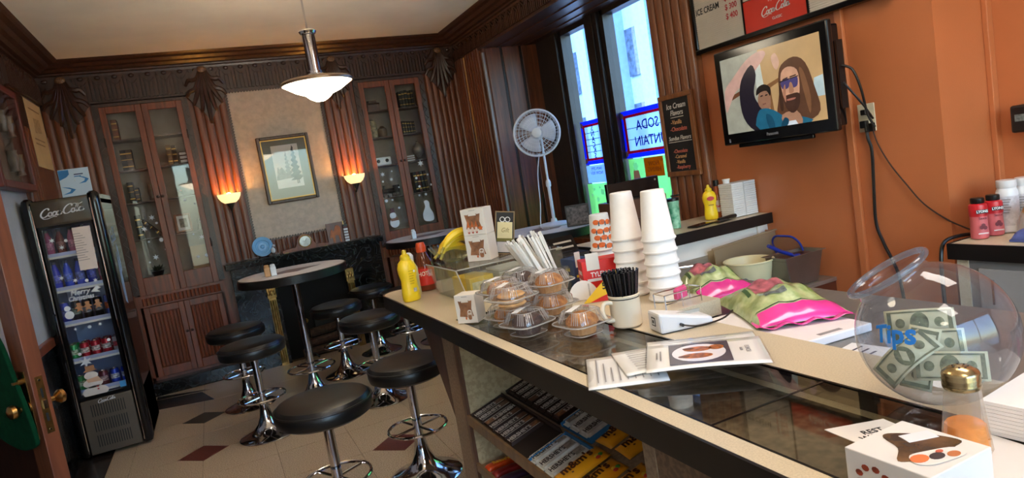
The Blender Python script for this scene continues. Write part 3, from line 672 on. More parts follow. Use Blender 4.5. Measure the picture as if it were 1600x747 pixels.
for x in (-.16,.18):
    a_ = thing('andiron', ('left' if x < 0 else 'right')+' black andiron with a brass ball in the fireplace', 'andiron', (.86+x,7.14,0), 0, 'pair of andirons')
    O('post', MB().cyl((0,0,.03),(0,0,.40),.012,n=10), BLK, a_, True); O('ball', MB().ball((0,0,.42),.028,n=14,m=10), BRASS, a_, True)
    O('foot', MB().tube(smooth_pts([(-.07,0,.01),(-.03,0,.06),(0,0,.07),(.03,0,.06),(.07,0,.01)],4),.01,6), BLK, a_, True); 
for k, (x, z, L_) in enumerate(((.02,.055,.5),(.05,.155,.42),(.03,.255,.3))):
    l_ = thing('log', ('bottom','middle','top')[k]+' split log stacked in the fireplace', 'log', (.86+x,7.265,z), 0, 'logs in the fireplace')
    O('bark', MB().cyl((-L_/2,0,0),(L_/2,0,.02),.05,.045,n=10), M('brown bark', (78,54,40), .9, var=.3, scale=30, bump=.4, bscale=30), l_)
    O('cut_end', MB().cyl((-L_/2-.002,0,0),(-L_/2,0,0),.045,n=10).cyl((L_/2,0,.02),(L_/2+.002,0,.02),.04,n=10), M('cut wood', (140,110,80), .8), l_)
# mantel objects
pl = thing('blue_plate', 'pale blue glass plate standing on the left of the mantel', 'plate', mtx=Matrix.Translation((.44,7.27,1.150))@Matrix.Rotation(-.15,4,'X'))
PB = M('pale blue glaze', (120,185,235), .25, var=.1)
T = Matrix.Translation((0,0,.105))@Matrix.Rotation(PI/2,4,'X')
O('rim', MB(T).lathe([(.001,.0),(.06,.002),(.068,.012),(.10,.018),(.102,.014),(.07,.006),(.001,-.006)],32), PB, pl, True)
O('ring_relief', MB(T).ring((0,0,.013),.045,.003,28,6).ring((0,0,.018),.085,.002,32,6).ball((0,0,.006),.02,.02,.01), PB, pl, True)
O('stand', MB().tube([(-.05,-.03,0),(-.04,0,.03),(-.04,.03,.1),(-.04,.07,0)],.004,6).tube([(.05,-.03,0),(.04,0,.03),(.04,.03,.1),(.04,.07,0)],.004,6), BLK, pl)
fg = thing('bird_figurine', 'small white bird figurine beside the blue plate on the mantel', 'figurine', (.53,7.21,1.147))
O('body', MB().ball((0,0,.055),.022,.018,.03), WHITE, fg, True); O('head', MB().ball((.012,-.004,.10),.014), WHITE, fg, True); O('beak', MB().cyl((.024,-.006,.10),(.042,-.008,.096),.004,.001,8), BLK, fg); O('legs', MB().cyl((-.008,0,0),(-.008,0,.035),.003,n=6).cyl((.008,0,0),(.008,0,.035),.003,n=6), BLK, fg)
ck = thing('mantel_clock', 'wooden hump-backed mantel clock with a round silver face', 'clock', (.86,7.27,1.147))
pr = [(-.24,0),(.24,0),(.24,.025)]+[(.24-.16*k/6, .025+.015*k/6+.0*k) for k in range(1,6)]+[(.08*math.cos(PI*k/12)*1.05, .075+.085*math.sin(PI*k/12)) for k in range(13)]+[(-.08-.16*k/6, .04-.015*k/6) for k in range(1,6)]+[(-.24,.025)]
O('case', MB(Matrix.Rotation(PI/2,4,'X')).prism(pr,-.04,.04), WR, ck)
T = Matrix.Translation((0,-.042,.085))@Matrix.Rotation(PI/2,4,'X')
O('bezel', MB(T).ring((0,0,.002),.062,.006,28,8), BRASS, ck, True); O('dial', MB(T).lathe([(.001,.003),(.058,.001)],28), M('silvered dial', (205,205,200), .3, .3, var=.1, scale=40), ck)
O('hands', MB(T).bar((0,0,.005),(.02,.028,.005),.004,.001).bar((0,0,.006),(-.03,.008,.006),.003,.001), INK, ck)
for x in (-.2,.2): O('foot', MB().box(x-.02,x+.02,-.04,.04,-.001,.004), BRASS, ck)
pq = thing('carved_plaque', 'orange-brown carved camel plaque with a gilt edge on the mantel', 'plaque', mtx=Matrix.Translation((1.20,7.30,1.147))@Matrix.Rotation(-.08,4,'X'))
O('panel', MB().box(-.09,.09,0,.012,0,.22), wood('red carving ground',(110,52,28),(70,30,18)), pq); O('gilt_edge', MB().box(.09,.10,-.004,.014,0,.225), M('gilt edge', (220,190,120), .4, .3), pq)
CAM = M('orange carved wood', (190,104,50), .5, var=.2, scale=20); T = frame((0,-.001,0),(1,0,0),(0,0,1))
cam_o = smooth_pts([(-.07,.05,0),(-.06,.11,0),(-.04,.15,0),(-.02,.13,0),(0,.17,0),(.02,.19,0),(.05,.17,0),(.055,.12,0),(.045,.06,0),(.05,.01,0),(.03,.01,0),(.025,.07,0),(-.01,.08,0),(-.02,.01,0),(-.04,.01,0),(-.045,.07,0)],3,True)
O('camel_relief', MB(T).prism([(p.x,p.y) for p in cam_o],0,.008), CAM, pq)
st = thing('striped_candle', 'small red and white striped block at the right end of the mantel', 'ornament', (1.30,7.26,1.147))
for k in range(5): O('white_band', MB().box(-.022,.022,-.015,.015,.03*k+.002,.03*k+.022), WHITE, st)
O('core', MB().box(-.021,.021,-.014,.014,0,.17), M('dark red core', (90,40,44), .5), st); O('cap', MB().box(-.024,.024,-.017,.017,.165,.185), BLK, st)
# framed print above the mantel
pf = thing('framed_print', 'dark wood framed winter tree print hanging over the mantel', 'picture', (.85,7.385,1.665))
W = .265
O('frame', MB().box(-W,-W+.035,-.03,0,0,.70).box(W-.035,W,-.03,0,0,.70).box(-W+.035,W-.035,-.03,0,0,.035).box(-W+.035,W-.035,-.03,0,.665,.70), WD, pf, bevel=.008)
O('bead', MB().box(-W+.035,-W+.045,-.022,0,.035,.665).box(W-.045,W-.035,-.022,0,.035,.665).box(-W+.045,W-.045,-.022,0,.035,.045).box(-W+.045,W-.045,-.022,0,.655,.665), M('gilt', (190,150,80), .35, .7), pf)
O('mat_board', MB().box(-W+.045,W-.045,-.012,-.008,.045,.655), M('grey green mat board', (104,112,104), .7, var=.05), pf)
pr_ = O('print', MB().box(-.135,.135,-.014,-.012,.15,.60), M('winter sky print', (206,200,192), .6, var=.06), pf)
T = frame((0,-.0142,0),(1,0,0),(0,0,1)); GP = M('grey print tone', (150,146,142), .6, var=.25, scale=40); DP = M('dark tree print', (70,68,68), .6, var=.4, scale=60); LP = M('snow print tone', (222,218,212), .6, var=.05)
flat(rect(-.135,.135,.15,.26), T, LP, pr_, 'printed_snowfield'); 
flat([(-.135,.24),(-.10,.34),(-.06,.37),(-.02,.30),(.02,.28),(.135,.27),(.135,.25)], T, GP, pr_, 'printed_hills', .001)
for (x, z0, h_, w_) in ((-.10,.24,.14,.04),(-.05,.25,.10,.03),(.0,.25,.28,.05),(.075,.22,.37,.075)):
    pts = [(x,z0+h_)]+[(x+w_*(.1+.8*k/14)*(1 if k % 2 else .45), z0+h_*(1-k/14)) for k in range(1,15)]+[(x-w_*(.1+.8*k/14)*(.45 if k % 2 else 1), z0+h_*(1-k/14)) for k in range(14,0,-1)]
    flat(pts, T, DP if w_ > .06 else GP, pr_, 'printed_tree', .0015)
for x in (.07,.085): flat(rect(x,x+.008,.18,.30), T, DP, pr_, 'printed_trunk', .0015)
O('glazing', MB().box(-W+.04,W-.04,-.020,-.018,.04,.66), GLASS, pf)
# ================================================================ LEFT WALL THINGS
ps = thing('parchment_poster', 'tall cream parchment document on the left wall above the fridge', 'poster', (-1.20,7.0,2.29))
O('sheet', MB().box(0,.012,-.30,.30,0,.68), M('cream parchment', (205,176,132), .7, var=.06, scale=5), ps)
FP = frame((.0125,0,0),(0,1,0),(0,0,1)); DIM = M('faint brown print', (150,118,82), .7)
for k, z in enumerate((.50,.24,.20)): flat(rect(-.2,.2-.03*k,z,z+.012), FP, DIM, ps, 'print_line')
flat([(-.12,.30),(.14,.32),(.12,.44),(-.1,.43)], FP, M('faint print block', (190,158,116), .7, var=.2, scale=30), ps, 'print_block')
dc = thing('framed_display', 'red-brown framed display case with silver pieces on the left wall', 'display case', (-1.22,5.72,2.05))
RW = wood('mahogany frame',(118,48,40),(84,32,28))
O('frame', MB().box(0,.09,-.5,-.45,0,.75).box(0,.09,.39,.44,0,.75).box(0,.09,-.45,.39,0,.05).box(0,.09,-.45,.39,.70,.75), RW, dc, bevel=.006)
O('backing', MB().box(.002,.01,-.45,.39,.05,.70), M('tan felt', (110,92,70), .9), dc); O('pane', MB().box(.08,.083,-.45,.39,.05,.70), GLASS, dc)
for k, (y, z) in enumerate(((.25,.12),(.1,.14),(.22,.4),(.05,.42))): O('silver_piece', MB().lathe([(.03,0),(.02,.03),(.035,.08),(.03,.14),(.035,.15)],14,(.045,y,z)), SILV, dc, True)
# open door in the left foreground
ang = math.atan2(.65,-.47)
T = Matrix.Translation((-.75,3.25,0))@Matrix.Rotation(ang,4,'Z')     # x runs along the leaf from its free edge to the hinge
dr = thing('door_leaf', 'open dark wooden door in the left foreground with brass knobs', 'door', mtx=T)
DW1 = wood('door edge wood',(128,72,46),(96,50,32)); DW2 = wood('door face wood',(70,38,26),(44,24,16))
O('stile', MB().box(0,.12,-.03,.03,.01,2.1), DW1, dr, bevel=.003)
O('panel', MB().box(.12,.72,-.012,.012,.01,.95), DW2, dr); O('glass_pane', MB().box(.12,.72,-.004,.004,1.05,2.0), GLASS, dr)
O('lock_rail', MB().box(.12,.72,-.028,.028,.90,1.06), DW2, dr); O('top_rail', MB().box(.12,.72,-.028,.028,1.98,2.1), DW2, dr); O('stile', MB().box(.72,.80,-.03,.03,.01,2.1), DW2, dr)
lk = O('lock_faceplate', MB().box(-.003,0,-.014,.014,.88,1.12), BRASS, dr); O('latch_bolt', MB().box(-.012,-.003,-.007,.007,.985,1.02), CHR, lk); O('keyhole', MB().box(-.0035,-.0028,-.005,.005,.93,.965), INK, lk); O('deadbolt_slot', MB().box(-.0035,-.0028,-.004,.004,1.03,1.07), INK, lk)
for z in (.895,1.105): O('screw', MB().cyl((-.0045,0,z),(-.002,0,z),.005,n=10), CHR, lk)
for s in (-1,1):
    k_ = O('door_knob', MB(Matrix.Translation((.06,.03*s,1.0))@Matrix.Rotation(-PI/2*s,4,'X')).lathe([(.024,0),(.024,.006),(.011,.01),(.011,.035),(.02,.042),(.03,.055),(.028,.07),(.015,.078),(.001,.08)],20), BRASS, dr, True)
    O('escutcheon', MB().box(.035,.085,.03*s-.002,.03*s+.002,.86,1.15), BRASS, k_)
O('thumb_turn', MB().cyl((.06,.03,1.11),(.06,.05,1.11),.012,n=12).box(.052,.068,.05,.068,1.105,1.115), BRASS, dr)
gr = thing('felt_ornament', 'dark green felt holiday ornament hanging on the door beside the knob', 'ornament', mtx=T)
FEL = M('dark green felt', (8,58,34), .95, var=.15, scale=30, spec=.1)
T2 = frame((-.075,.040,0),(1,0,0),(0,0,1))
pts = smooth_pts([(.10,.84,0),(.25,.82,0),(.46,.90,0),(.55,1.1,0),(.50,1.28,0),(.34,1.36,0),(.20,1.30,0),(.14,1.12,0),(.10,.98,0),(.085,.9,0)],5,True)
O('felt_body', MB(T2).prism([(p.x,p.y) for p in pts],-.02,-.002), FEL, gr, bevel=.004)
lf = MB(); GL = M('bright green leaf felt', (70,140,50), .8)
for k in range(7):
    a = PI/2+(k-3)*.28; O('leaf', MB(T2).prism([(.29,1.34),(.29+.05*math.cos(a-.18),1.34+.06*math.sin(a-.18)),(.29+.13*math.cos(a),1.34+.14*math.sin(a)),(.29+.05*math.cos(a+.18),1.34+.06*math.sin(a+.18))],-.012,-.004), GL, gr)
O('orange_trim', MB().tube([(.29,.03,1.36),(.27,.03,1.28),(.31,.03,1.2),(.28,.03,1.12)],.012,8), M('orange red felt', (190,70,40), .8), gr, True)

# ================================================================ DRINKS FRIDGE
fr = thing('drinks_fridge', 'tall black glass-door drinks fridge standing against the left wall', 'fridge', (-.95,5.78,0))
FB = M('glossy black fridge shell', (14,13,14), .16, var=.15); FBR = M('brown bronze fridge panel', (92,80,66), .4, var=.08); FIN = M('cool white fridge lining', (165,170,205), .5, var=.04)
W = .25
O('cabinet_shell', MB().box(-W+.01,-W+.03,.05,.72,.04,1.93).box(W-.03,W-.01,.05,.72,.04,1.93).box(-W+.01,W-.01,.69,.72,.04,1.93).box(-W+.01,W-.01,.05,.72,1.88,1.96).box(-W+.01,W-.01,.05,.72,.03,.44), FB, fr, bevel=.008)
O('lining', MB().box(-W+.03,-W+.036,.06,.69,.44,1.88).box(W-.036,W-.03,.06,.69,.44,1.88).box(-W+.03,W-.03,.684,.69,.44,1.88).box(-W+.03,W-.03,.06,.69,.44,.446), FIN, fr)
for s in (-1,1):
    x = s*.205; pts = [(x+.045*math.cos(a), .03+.05*math.sin(a)) for a in [2*PI*k/20 for k in range(20)]]
    mb = MB(); prof_z = [(.02,.7),(.06,1),(1.88,1),(1.93,.97),(1.965,.8),(1.98,.4)]
    vs = [(x+(px-x)*k_, .03+(py-.03)*k_, z) for z, k_ in prof_z for px, py in pts]
    mb.add(vs, [(i*20+k, i*20+(k+1) % 20, (i+1)*20+(k+1) % 20, (i+1)*20+k) for i in range(5) for k in range(20)]+[tuple(range(19,-1,-1)), tuple(range(100,120))])
    O('rounded_post', mb, FB, fr, True)
    O('chrome_strip', MB().tube([(s*.185,-.02,.05),(s*.185,-.02,1.86),(s*.185,-.012,1.93)],.006,8), CHR, fr, True)
hd = O('header_sign', MB().grid(lambda u,v: (-.175+.35*u, -.018-.02*math.sin(PI*min(1,v*1.0)*.5), 1.765+.185*v),2,8), FBR, fr, True, solid=.02)
hd.modifiers[0].offset = -1
logo(.285, frame((0,-.045,1.862),(1,0,0),(0,0,1)), M('white fridge lettering', (232,232,236), .4, emit=.0), hd)
O('cap', MB().box(-.17,.17,.0,.06,1.93,1.955), FB, fr, bevel=.01)
gd = O('glass_door', MB().box(-.17,-.15,-.015,.02,.45,1.77).box(.15,.17,-.015,.02,.45,1.77).box(-.15,.15,-.015,.02,1.745,1.77).box(-.15,.15,-.015,.02,.45,.475), BLKG, fr)
O('pane', MB().box(-.15,.15,-.004,.0,.475,1.745), GLASS, gd)
O('handle', MB().tube(smooth_pts([(-.19,-.02,1.12),(-.19,-.05,1.10),(-.19,-.05,.80),(-.19,-.02,.78)],3),.008,8), BLKG, gd, True)
gp = O('grille_panel', MB().box(-.17,.17,-.02,.03,.03,.445), FBR, fr, bevel=.006)
for r_ in range(3):
    sl = MB()
    for k in range(14): sl.box(-.11+.0165*k,-.104+.0165*k,-.0212,-.0195,.08+.118*r_,.17+.118*r_)
    o = O('grille_slots', sl, INK, gp); o['kind'] = 'stuff'
logo(.12, frame((.0,-.0215,.425),(1,0,0),(0,0,1)), M('white fridge lettering', (232,232,236), .4), gp)
# script and bottle picture on the fridge side
sp = frame((W-.009,.30,1.62),(0,1,0),(0,0,1))
logo(.30, sp@Matrix.Rotation(0,4,'Z')@Matrix.Diagonal((1,1.6,1,1)), M('pale blue side lettering', (170,195,225), .4), fr)
flat([(-.06,-.52),(.03,-.55),(.06,-.35),(.03,-.2),(.0,-.12),(-.03,-.2),(-.08,-.36)], sp, M('pale blue side lettering', (170,195,225), .4), fr, 'bottle_picture', 0)
flat([(.06,-.3),(.12,-.28),(.14,-.1),(.08,-.05)], sp, M('pale blue side lettering', (170,195,225), .4), fr, 'splash_picture', 0)
SHZ = (.50,.745,1.03,1.29,1.545)
SHM = M('pale blue shelf wire', (190,200,240), .3, .3)
for z in SHZ:
    s_ = O('shelf', MB().box(-.21,.21,.08,.66,z-.006,z), glass('fridge shelf', (210,220,245), .1, 1.3, .4, (200,205,240)), fr)
    O('shelf_lip', MB().box(-.21,.21,.07,.08,z-.012,z+.018), SHM, s_)
    O('price_rail', MB().box(-.21,.21,.066,.07,z-.022,z-.006), PAPER, s_)
O('led_strip', MB().box(-.21,-.20,.03,.045,.47,1.86), lamp_mat('cool fridge led', (175,172,255), 9), fr); O('led_strip', MB().box(.20,.21,.03,.045,.47,1.86), lamp_mat('cool fridge led', (175,172,255), 9), fr)
# stickers on the fridge glass
G = frame((0,-.0045,0),(1,0,0),(0,0,1))
for (x, z, r_) in ((-.105,1.66,.022),(-.055,1.60,.02),(-.10,1.38,.02),(-.02,1.345,.02),(.105,1.32,.018),(.07,.99,.016),(-.09,.99,.014)): flat(star(x,z,r_,6,.35), G, STK, gd, 'snowflake_sticker', 0)
for (x, z, r_) in ((-.02,1.645,.012),(.05,1.33,.012),(.0,.985,.012),(.10,.86,.012),(-.1,.80,.012)): flat(ell(x,z,r_,r_,10), G, STK, gd, 'snow_dot_sticker', 0)
text('Merry', .055, G@Matrix.Translation((-.01,1.255,.0005)), STK, gd, .9, .025, .3); text('Christmas', .05, G@Matrix.Translation((-.01,1.212,.0005)), STK, gd, .8, .02, .3)
flat([(.06,1.24),(.10,1.28),(.13,1.26),(.10,1.25),(.12,1.23)], G, STK, gd, 'candy_cane_sticker', 0)
GBR = M('gingerbread brown sticker', (190,135,95), .6)
for x in (-.035,.02,.085):
    flat(smooth_pts and [(p.x,p.y) for p in smooth_pts([(x-.03,1.14,0),(x-.012,1.155,0),(x-.014,1.175,0),(x+.014,1.175,0),(x+.012,1.155,0),(x+.03,1.14,0),(x+.012,1.135,0),(x+.02,1.11,0),(x,1.12,0),(x-.02,1.11,0),(x-.012,1.135,0)],3,True)], G, GBR, gd, 'gingerbread_sticker', 0)
for (x, z, a) in ((-.105,1.10,.03),(-.11,1.15,.02)): flat(ell(x,z,a,a,14), G, STK, gd, 'snowman_sticker', 0)
SNM = M('cream snowman sticker', (238,226,218), .6)
for (x, z, a, b) in ((-.055,.50,.085,.045),(-.06,.565,.065,.035),(-.062,.625,.045,.03)): flat([p for p in ell(x,z,a,b,18) if True], G, SNM, gd, 'big_snowman_sticker', .0006)
flat([(-.11,.655),(-.015,.66),(-.03,.672),(-.03,.70),(-.09,.70),(-.09,.67)], G, GBR, gd, 'snowman_hat_sticker', .0012)
for z in (.535,.515): flat(ell(-.035,z,.007,.006,8), G, M('red heart sticker', (180,50,60), .5), gd, 'heart_sticker', .0014)
flat(star(-.075,.735,.045,6,.4), G, STK, gd, 'big_snowflake_sticker', .001); flat([(-.10,.6),(-.02,.61),(.0,.57),(-.09,.575)], G, M('peach scarf sticker', (225,180,150), .6), gd, 'scarf_sticker', .0012)
flat(rect(.105,.145,.485,.53), G, M('blue energy label', (60,150,215), .5), gd, 'energy_label', 0)
pl_ = thing('price_list', 'white paper price list taped to the fridge glass', 'paper', (-.95,5.78,0))
PL = frame((0,-.0225,0),(1,0,0),(0,0,1))
O('sheet', MB(PL@Matrix.Rotation(-.02,4,'Z')).box(.0,.115,1.41,1.73,0,.0008), M('pinkish paper', (225,208,200), .7, var=.02), pl_)
for k in range(12): flat(rect(.03,.03+.05*(1+(k*7 % 3)*.25),1.68-.018*k,1.684-.018*k), PL, M('faint grey print', (150,140,138), .7), pl_, 'print_line', .001)
O('tape', MB(PL).box(.03,.10,1.725,1.745,.0005,.001).box(.04,.11,1.395,1.415,.0005,.001), CLEAR, pl_)
for x in (-.2,.2):
    for y in (.08,.66): O('caster', MB().cyl((x-.01,y,.02),(x+.01,y,.02),.02,n=12), BLK, fr)
def bottle(x, y, z, col, cap, label, h=.21, r_=.03, group='bottles in the drinks fridge'):
    t = thing('drink_bottle', label, 'bottle', (x,y,z), 0, group); k = h/.21
    O('body', MB().lathe([(r_*.9,0),(r_,.008*k),(r_,.12*k),(r_*.8,.15*k),(r_*.45,.185*k),(r_*.42,.2*k)],14), M('drink %d %d %d' % col, col, .2, var=.1), t, True)
    O('cap', MB().lathe([(r_*.5,.195*k),(r_*.5,.215*k),(.001,.217*k)],12), M('cap %d %d %d' % cap, cap, .4), t, True)
    O('label', MB().lathe([(r_*1.02,.05*k),(r_*1.02,.11*k)],14,cap=False), M('label tone %d' % (sum(col) % 97), tuple(min(255,c+50) for c in col), .5, var=.35, scale=60), t, True)
CANS = {}
def can(x, y, z, col, label, h=.118, r_=.032, deco=None, group='cans in the drinks fridge'):
    t = thing('drink_can', label, 'can', (x,y,z), 0, group)
    k = (col, h)
    if k not in CANS:
        CANS[k] = (mesh_of('body', MB().lathe([(r_*.8,0),(r_,.008),(r_,h-.014),(r_*.84,h-.003)],16), True), mesh_of('lid', MB().lathe([(r_*.84,h-.004),(r_*.86,h),(r_*.78,h),(r_*.74,h-.004),(.001,h-.004)],16,cap=False), True))
        CANS[k][0].materials.append(M('can %d %d %d' % col, col, .3, .3, var=.1)); CANS[k][1].materials.append(CHR)
    link('body', CANS[k][0], None, t); link('lid', CANS[k][1], None, t)
    if deco: O('label_mark', MB().lathe([(r_*1.012,h*.34),(r_*1.012,h*.66)],16,cap=False,a0=PI*1.15,a1=PI*1.85), M('mark %d %d %d' % deco, deco, .4, var=.4, scale=70), t, True)
fx, fy = -.95, 5.78
for k, c_ in enumerate(((170,90,130),(120,60,60),(200,120,150),(170,60,80),(110,50,60))): bottle(fx-.155+.075*k, fy+.14, SHZ[4]+.001, c_, (60,60,70), ORD[k]+' pink or red drink bottle from the left on the top fridge shelf', .19)
for k, c_ in enumerate(((70,80,220),(60,90,230),(90,110,235),(60,70,190),(150,30,50))): bottle(fx-.155+.075*k, fy+.14, SHZ[3]+.001, c_, (50,50,90), (ORD[k]+' blue' if k < 4 else 'dark red')+' drink bottle from the left on the second fridge shelf', .205)
for k, (c_, d_) in enumerate((((60,80,210),(120,140,240)),((24,24,28),(150,170,160)),((26,26,30),(160,160,170)),((30,28,32),(150,150,160)),((90,110,200),(220,110,60)))): can(fx-.15+.072*k, fy+.13, SHZ[2]+.001, c_, ORD[k]+' tall energy drink can from the left on the third fridge shelf', .158, .031, d_)
for j in range(2):
    for k, (c_, d_) in enumerate((((40,150,90),(200,230,210)),((175,20,45),(235,220,220)),((170,18,42),(235,220,220)),((178,22,46),(240,230,230)),((170,170,190),(200,60,80)))):
        can(fx-.155+.072*k, fy+.13+.085*j, SHZ[1]+.001, c_, ('front' if j == 0 else 'back')+' row, '+ORD[k]+' soda can from the left on the fourth fridge shelf', deco=d_)
for k, (c_, d_) in enumerate((((60,150,80),(210,230,200)),((120,80,60),(220,200,190)),((110,50,60),(220,190,190)),((30,60,180),(230,230,240)),((28,58,176),(230,230,240)))): can(fx-.155+.075*k, fy+.13, SHZ[0]+.001, c_, ORD[k]+' soda can from the left on the lowest fridge shelf', deco=d_)
sg = thing('blue_sign', 'white and blue printed notice standing on top of the fridge', 'sign', (-.855,5.95,1.964))
O('sheet', MB(Matrix.Rotation(-.1,4,'X')).box(-.10,.10,0,.003,0,.21), M('pale blue notice', (196,218,238), .5, var=.02), sg)
BS = frame((0,0,0),(1,0,0),(0,.1,1)); MB_ = M('mid blue print', (50,130,200), .5)
flat([(-.098,.205),(-.03,.205),(-.03,.17),(-.05,.15),(-.098,.13)], BS, MB_, sg, 'printed_corner', .001); flat([(.0,.16),(.06,.16),(.06,.168),(0,.168)], BS, M('navy print', (40,60,110), .5), sg, 'print_line', .001); flat(rect(.0,.045,.145,.152), BS, MB_, sg, 'print_line', .001)
for (x0,z0,s_) in ((-.095,.02,1),(.02,.09,.8)): flat([(x0,z0),(x0+.06*s_,z0+.005),(x0+.09*s_,z0+.03),(x0+.05*s_,z0+.05),(x0+.0*s_,z0+.06),(x0+.06*s_,z0+.035),(x0+.05*s_,z0+.018)], BS, MB_, sg, 'printed_swirl', .001)
O('prop', MB().bar((0,.02,.13),(0,.09,0),.03,.003,(1,0,0)), WHITE, sg)

# ================================================================ STOOLS AND TABLES
def stool_meshes(R, h):
    z0 = h-.115; d = {}
    d['seat_cushion'] = mesh_of('seat_cushion', MB().lathe([(.02,z0+.012),(R-.03,z0+.01),(R-.006,z0+.025),(R,z0+.05),(R-.002,z0+.08),(R-.02,z0+.105),(R-.06,z0+.115),(R*.4,h),(.001,h)],48), True)
    d['seat_piping'] = mesh_of('seat_piping', MB().ring((0,0,z0+.085),R-.002,.0045,48,6), True)
    d['seat_pan'] = mesh_of('seat_pan', MB().lathe([(.045,z0-.02),(.05,z0),(R-.05,z0+.012)],32), True)
    d['post'] = mesh_of('post', MB().cyl((0,0,.10),(0,0,z0),.026,n=20), True)
    d['trumpet_base'] = mesh_of('trumpet_base', MB().lathe([(.205,0),(.21,.006),(.2,.014),(.15,.03),(.10,.055),(.065,.095),(.045,.145),(.034,.20),(.031,.235),(.026,.24)],40), True)
    d['foot_ring'] = mesh_of('foot_ring', MB().ring((0,0,.29),.165,.0085,40,8), True)
    d['spoke'] = mesh_of('spoke', MB().cyl((.02,0,.29),(.165,0,.29),.0075,n=8), True)
    for k, me in d.items(): me.materials.append(LEATHER if k in ('seat_cushion','seat_piping') else BLK if k == 'seat_pan' else CHR)
    return d
def stool(x, y, rz, label, R=.235, h=.70):
    t = thing('bar_stool', label, 'stool', (x,y,.001), rz, 'black and chrome bar stools')
    d = stool_meshes(R, h)
    for k, me in d.items():
        if k == 'spoke':
            for a in range(4): link('spoke', me, None, t, Matrix.Rotation(a*PI/2,4,'Z'))
        else: link(k, me, None, t)
    return t
stool(.325,3.28,.5,'frontmost black bar stool, nearest the viewer, its base cut off below',.235,.705)
stool(.835,3.60,.35,'black bar stool pulled up to the end of the service counter',.22,.69)
stool(.10,5.14,.6,'black bar stool left of the round table, nearer the viewer of the two there',.235,.71)
stool(.02,6.05,.5,'black bar stool farther back on the left, in front of the left cabinet',.235,.70)
stool(.975,5.16,.4,'black bar stool right of the round table, directly behind the counter-end stool',.24,.70)
stool(.89,6.20,.4,'black bar stool behind the right side of the round table, before the hearth',.235,.68)
stool(1.34,6.72,.4,'farthest black bar stool, close to the right side of the fireplace',.225,.69)
stool(1.50,6.12,.3,'black bar stool half hidden behind the mustard bottle at the counter end',.22,.69)
TT = M('white marbled laminate', (226,220,216), .3, var=.06, scale=8)
def table(x, y, h, label, rz=0, R=.435):
    t = thing('round_table', label, 'table', (x,y,.001), rz, 'round pedestal tables')
    O('table_top', MB().lathe([(.001,h-.02),(R-.012,h-.02),(R-.012,h),(.001,h)],56), TT, t, True)
    O('edge_band', MB().lathe([(R-.03,h-.07),(R,h-.065),(R,h-.004),(R-.012,h+.0005),(R-.012,h-.02)],56,cap=False), BLK, t, True)
    O('inlay_rhombus', MB().prism([(-.25,0),(0,-.14),(.25,0),(0,.14)],h-.001,h+.0008), M('mauve brown inlay', (128,104,104), .35, var=.2), t)
    O('post', MB().cyl((0,0,.1),(0,0,h-.06),.03,n=20), CHR, t, True); O('mounting_plate', MB().lathe([(.12,h-.075),(.12,h-.068),(.03,h-.068)],20), BLK, t)
    O('trumpet_base', MB().lathe([(.26,0),(.265,.006),(.25,.014),(.18,.03),(.12,.055),(.08,.095),(.055,.145),(.04,.20),(.03,.24)],40), CHR, t, True)
    O('foot_ring', MB().ring((0,0,.27),.19,.009,40,8), CHR, t, True)
    for a in range(4): O('spoke', MB().cyl((.02,0,.27),(.19,0,.27),.008,n=8), CHR, t, True, mtx=Matrix.Rotation(a*PI/2+.4,4,'Z'))
table(.535,5.72,1.10,'round white pedestal table in front of the fireplace',.2)
table(1.98,6.55,1.10,'round white pedestal table before the right cabinet',.4)
table(2.49,4.88,1.10,'round white pedestal table by the window carrying the fan',.4)
def shakers(x, y, z, lab, two):
    cols = ((196,150,100),(225,232,240))
    for k in range(2 if two else 1):
        kk = k if two else 1
        t = thing('salt_shaker', ('brown' if kk == 0 else 'white')+' shaker on '+lab, 'shaker', (x+.045*k,y-.015*k,z), 0, 'table shakers')
        O('body', MB().box(-.022,.022,-.022,.022,0,.075), M('shaker %d' % kk, cols[kk], .4), t, bevel=.006); O('cap', MB().lathe([(.02,.075),(.02,.088),(.012,.094),(.001,.095)],14), M('shaker cap %d' % kk, cols[kk], .3), t, True)
shakers(.335,5.60,1.102,'the round table in front of the fireplace',True)
shakers(1.80,6.42,1.102,'the round table before the right cabinet',False)

# ================================================================ FAN BY THE WINDOW
fn = thing('pedestal_fan', 'white pedestal fan standing on the window table', 'fan', (2.63,4.98,1.104))
FW = M('white fan plastic', (205,212,228), .4, var=.03)
O('base', MB().lathe([(.14,0),(.14,.012),(.12,.022),(.03,.032),(.022,.06),(.001,.06)],32), FW, fn, True); O('pole', MB().cyl((0,0,.03),(0,0,.36),.014,n=14), FW, fn, True); O('height_collar', MB().lathe([(.018,.33),(.022,.34),(.022,.37),(.016,.39)],16), FW, fn, True); O('upper_pole', MB().cyl((0,0,.36),(0,0,.74),.010,n=14), FW, fn, True)
HT = Matrix.Translation((-.06,-.05,.79))@Matrix.Rotation(math.radians(-28),4,'Z')@Matrix.Rotation(PI/2,4,'X')     # local z faces the room
O('motor_housing', MB(HT).lathe([(.02,-.16),(.05,-.15),(.06,-.11),(.055,-.05),(.03,-.045)],24), FW, fn, True)
O('guard_rim', MB(HT).ring((0,0,0),.19,.009,48,8), FW, fn, True)
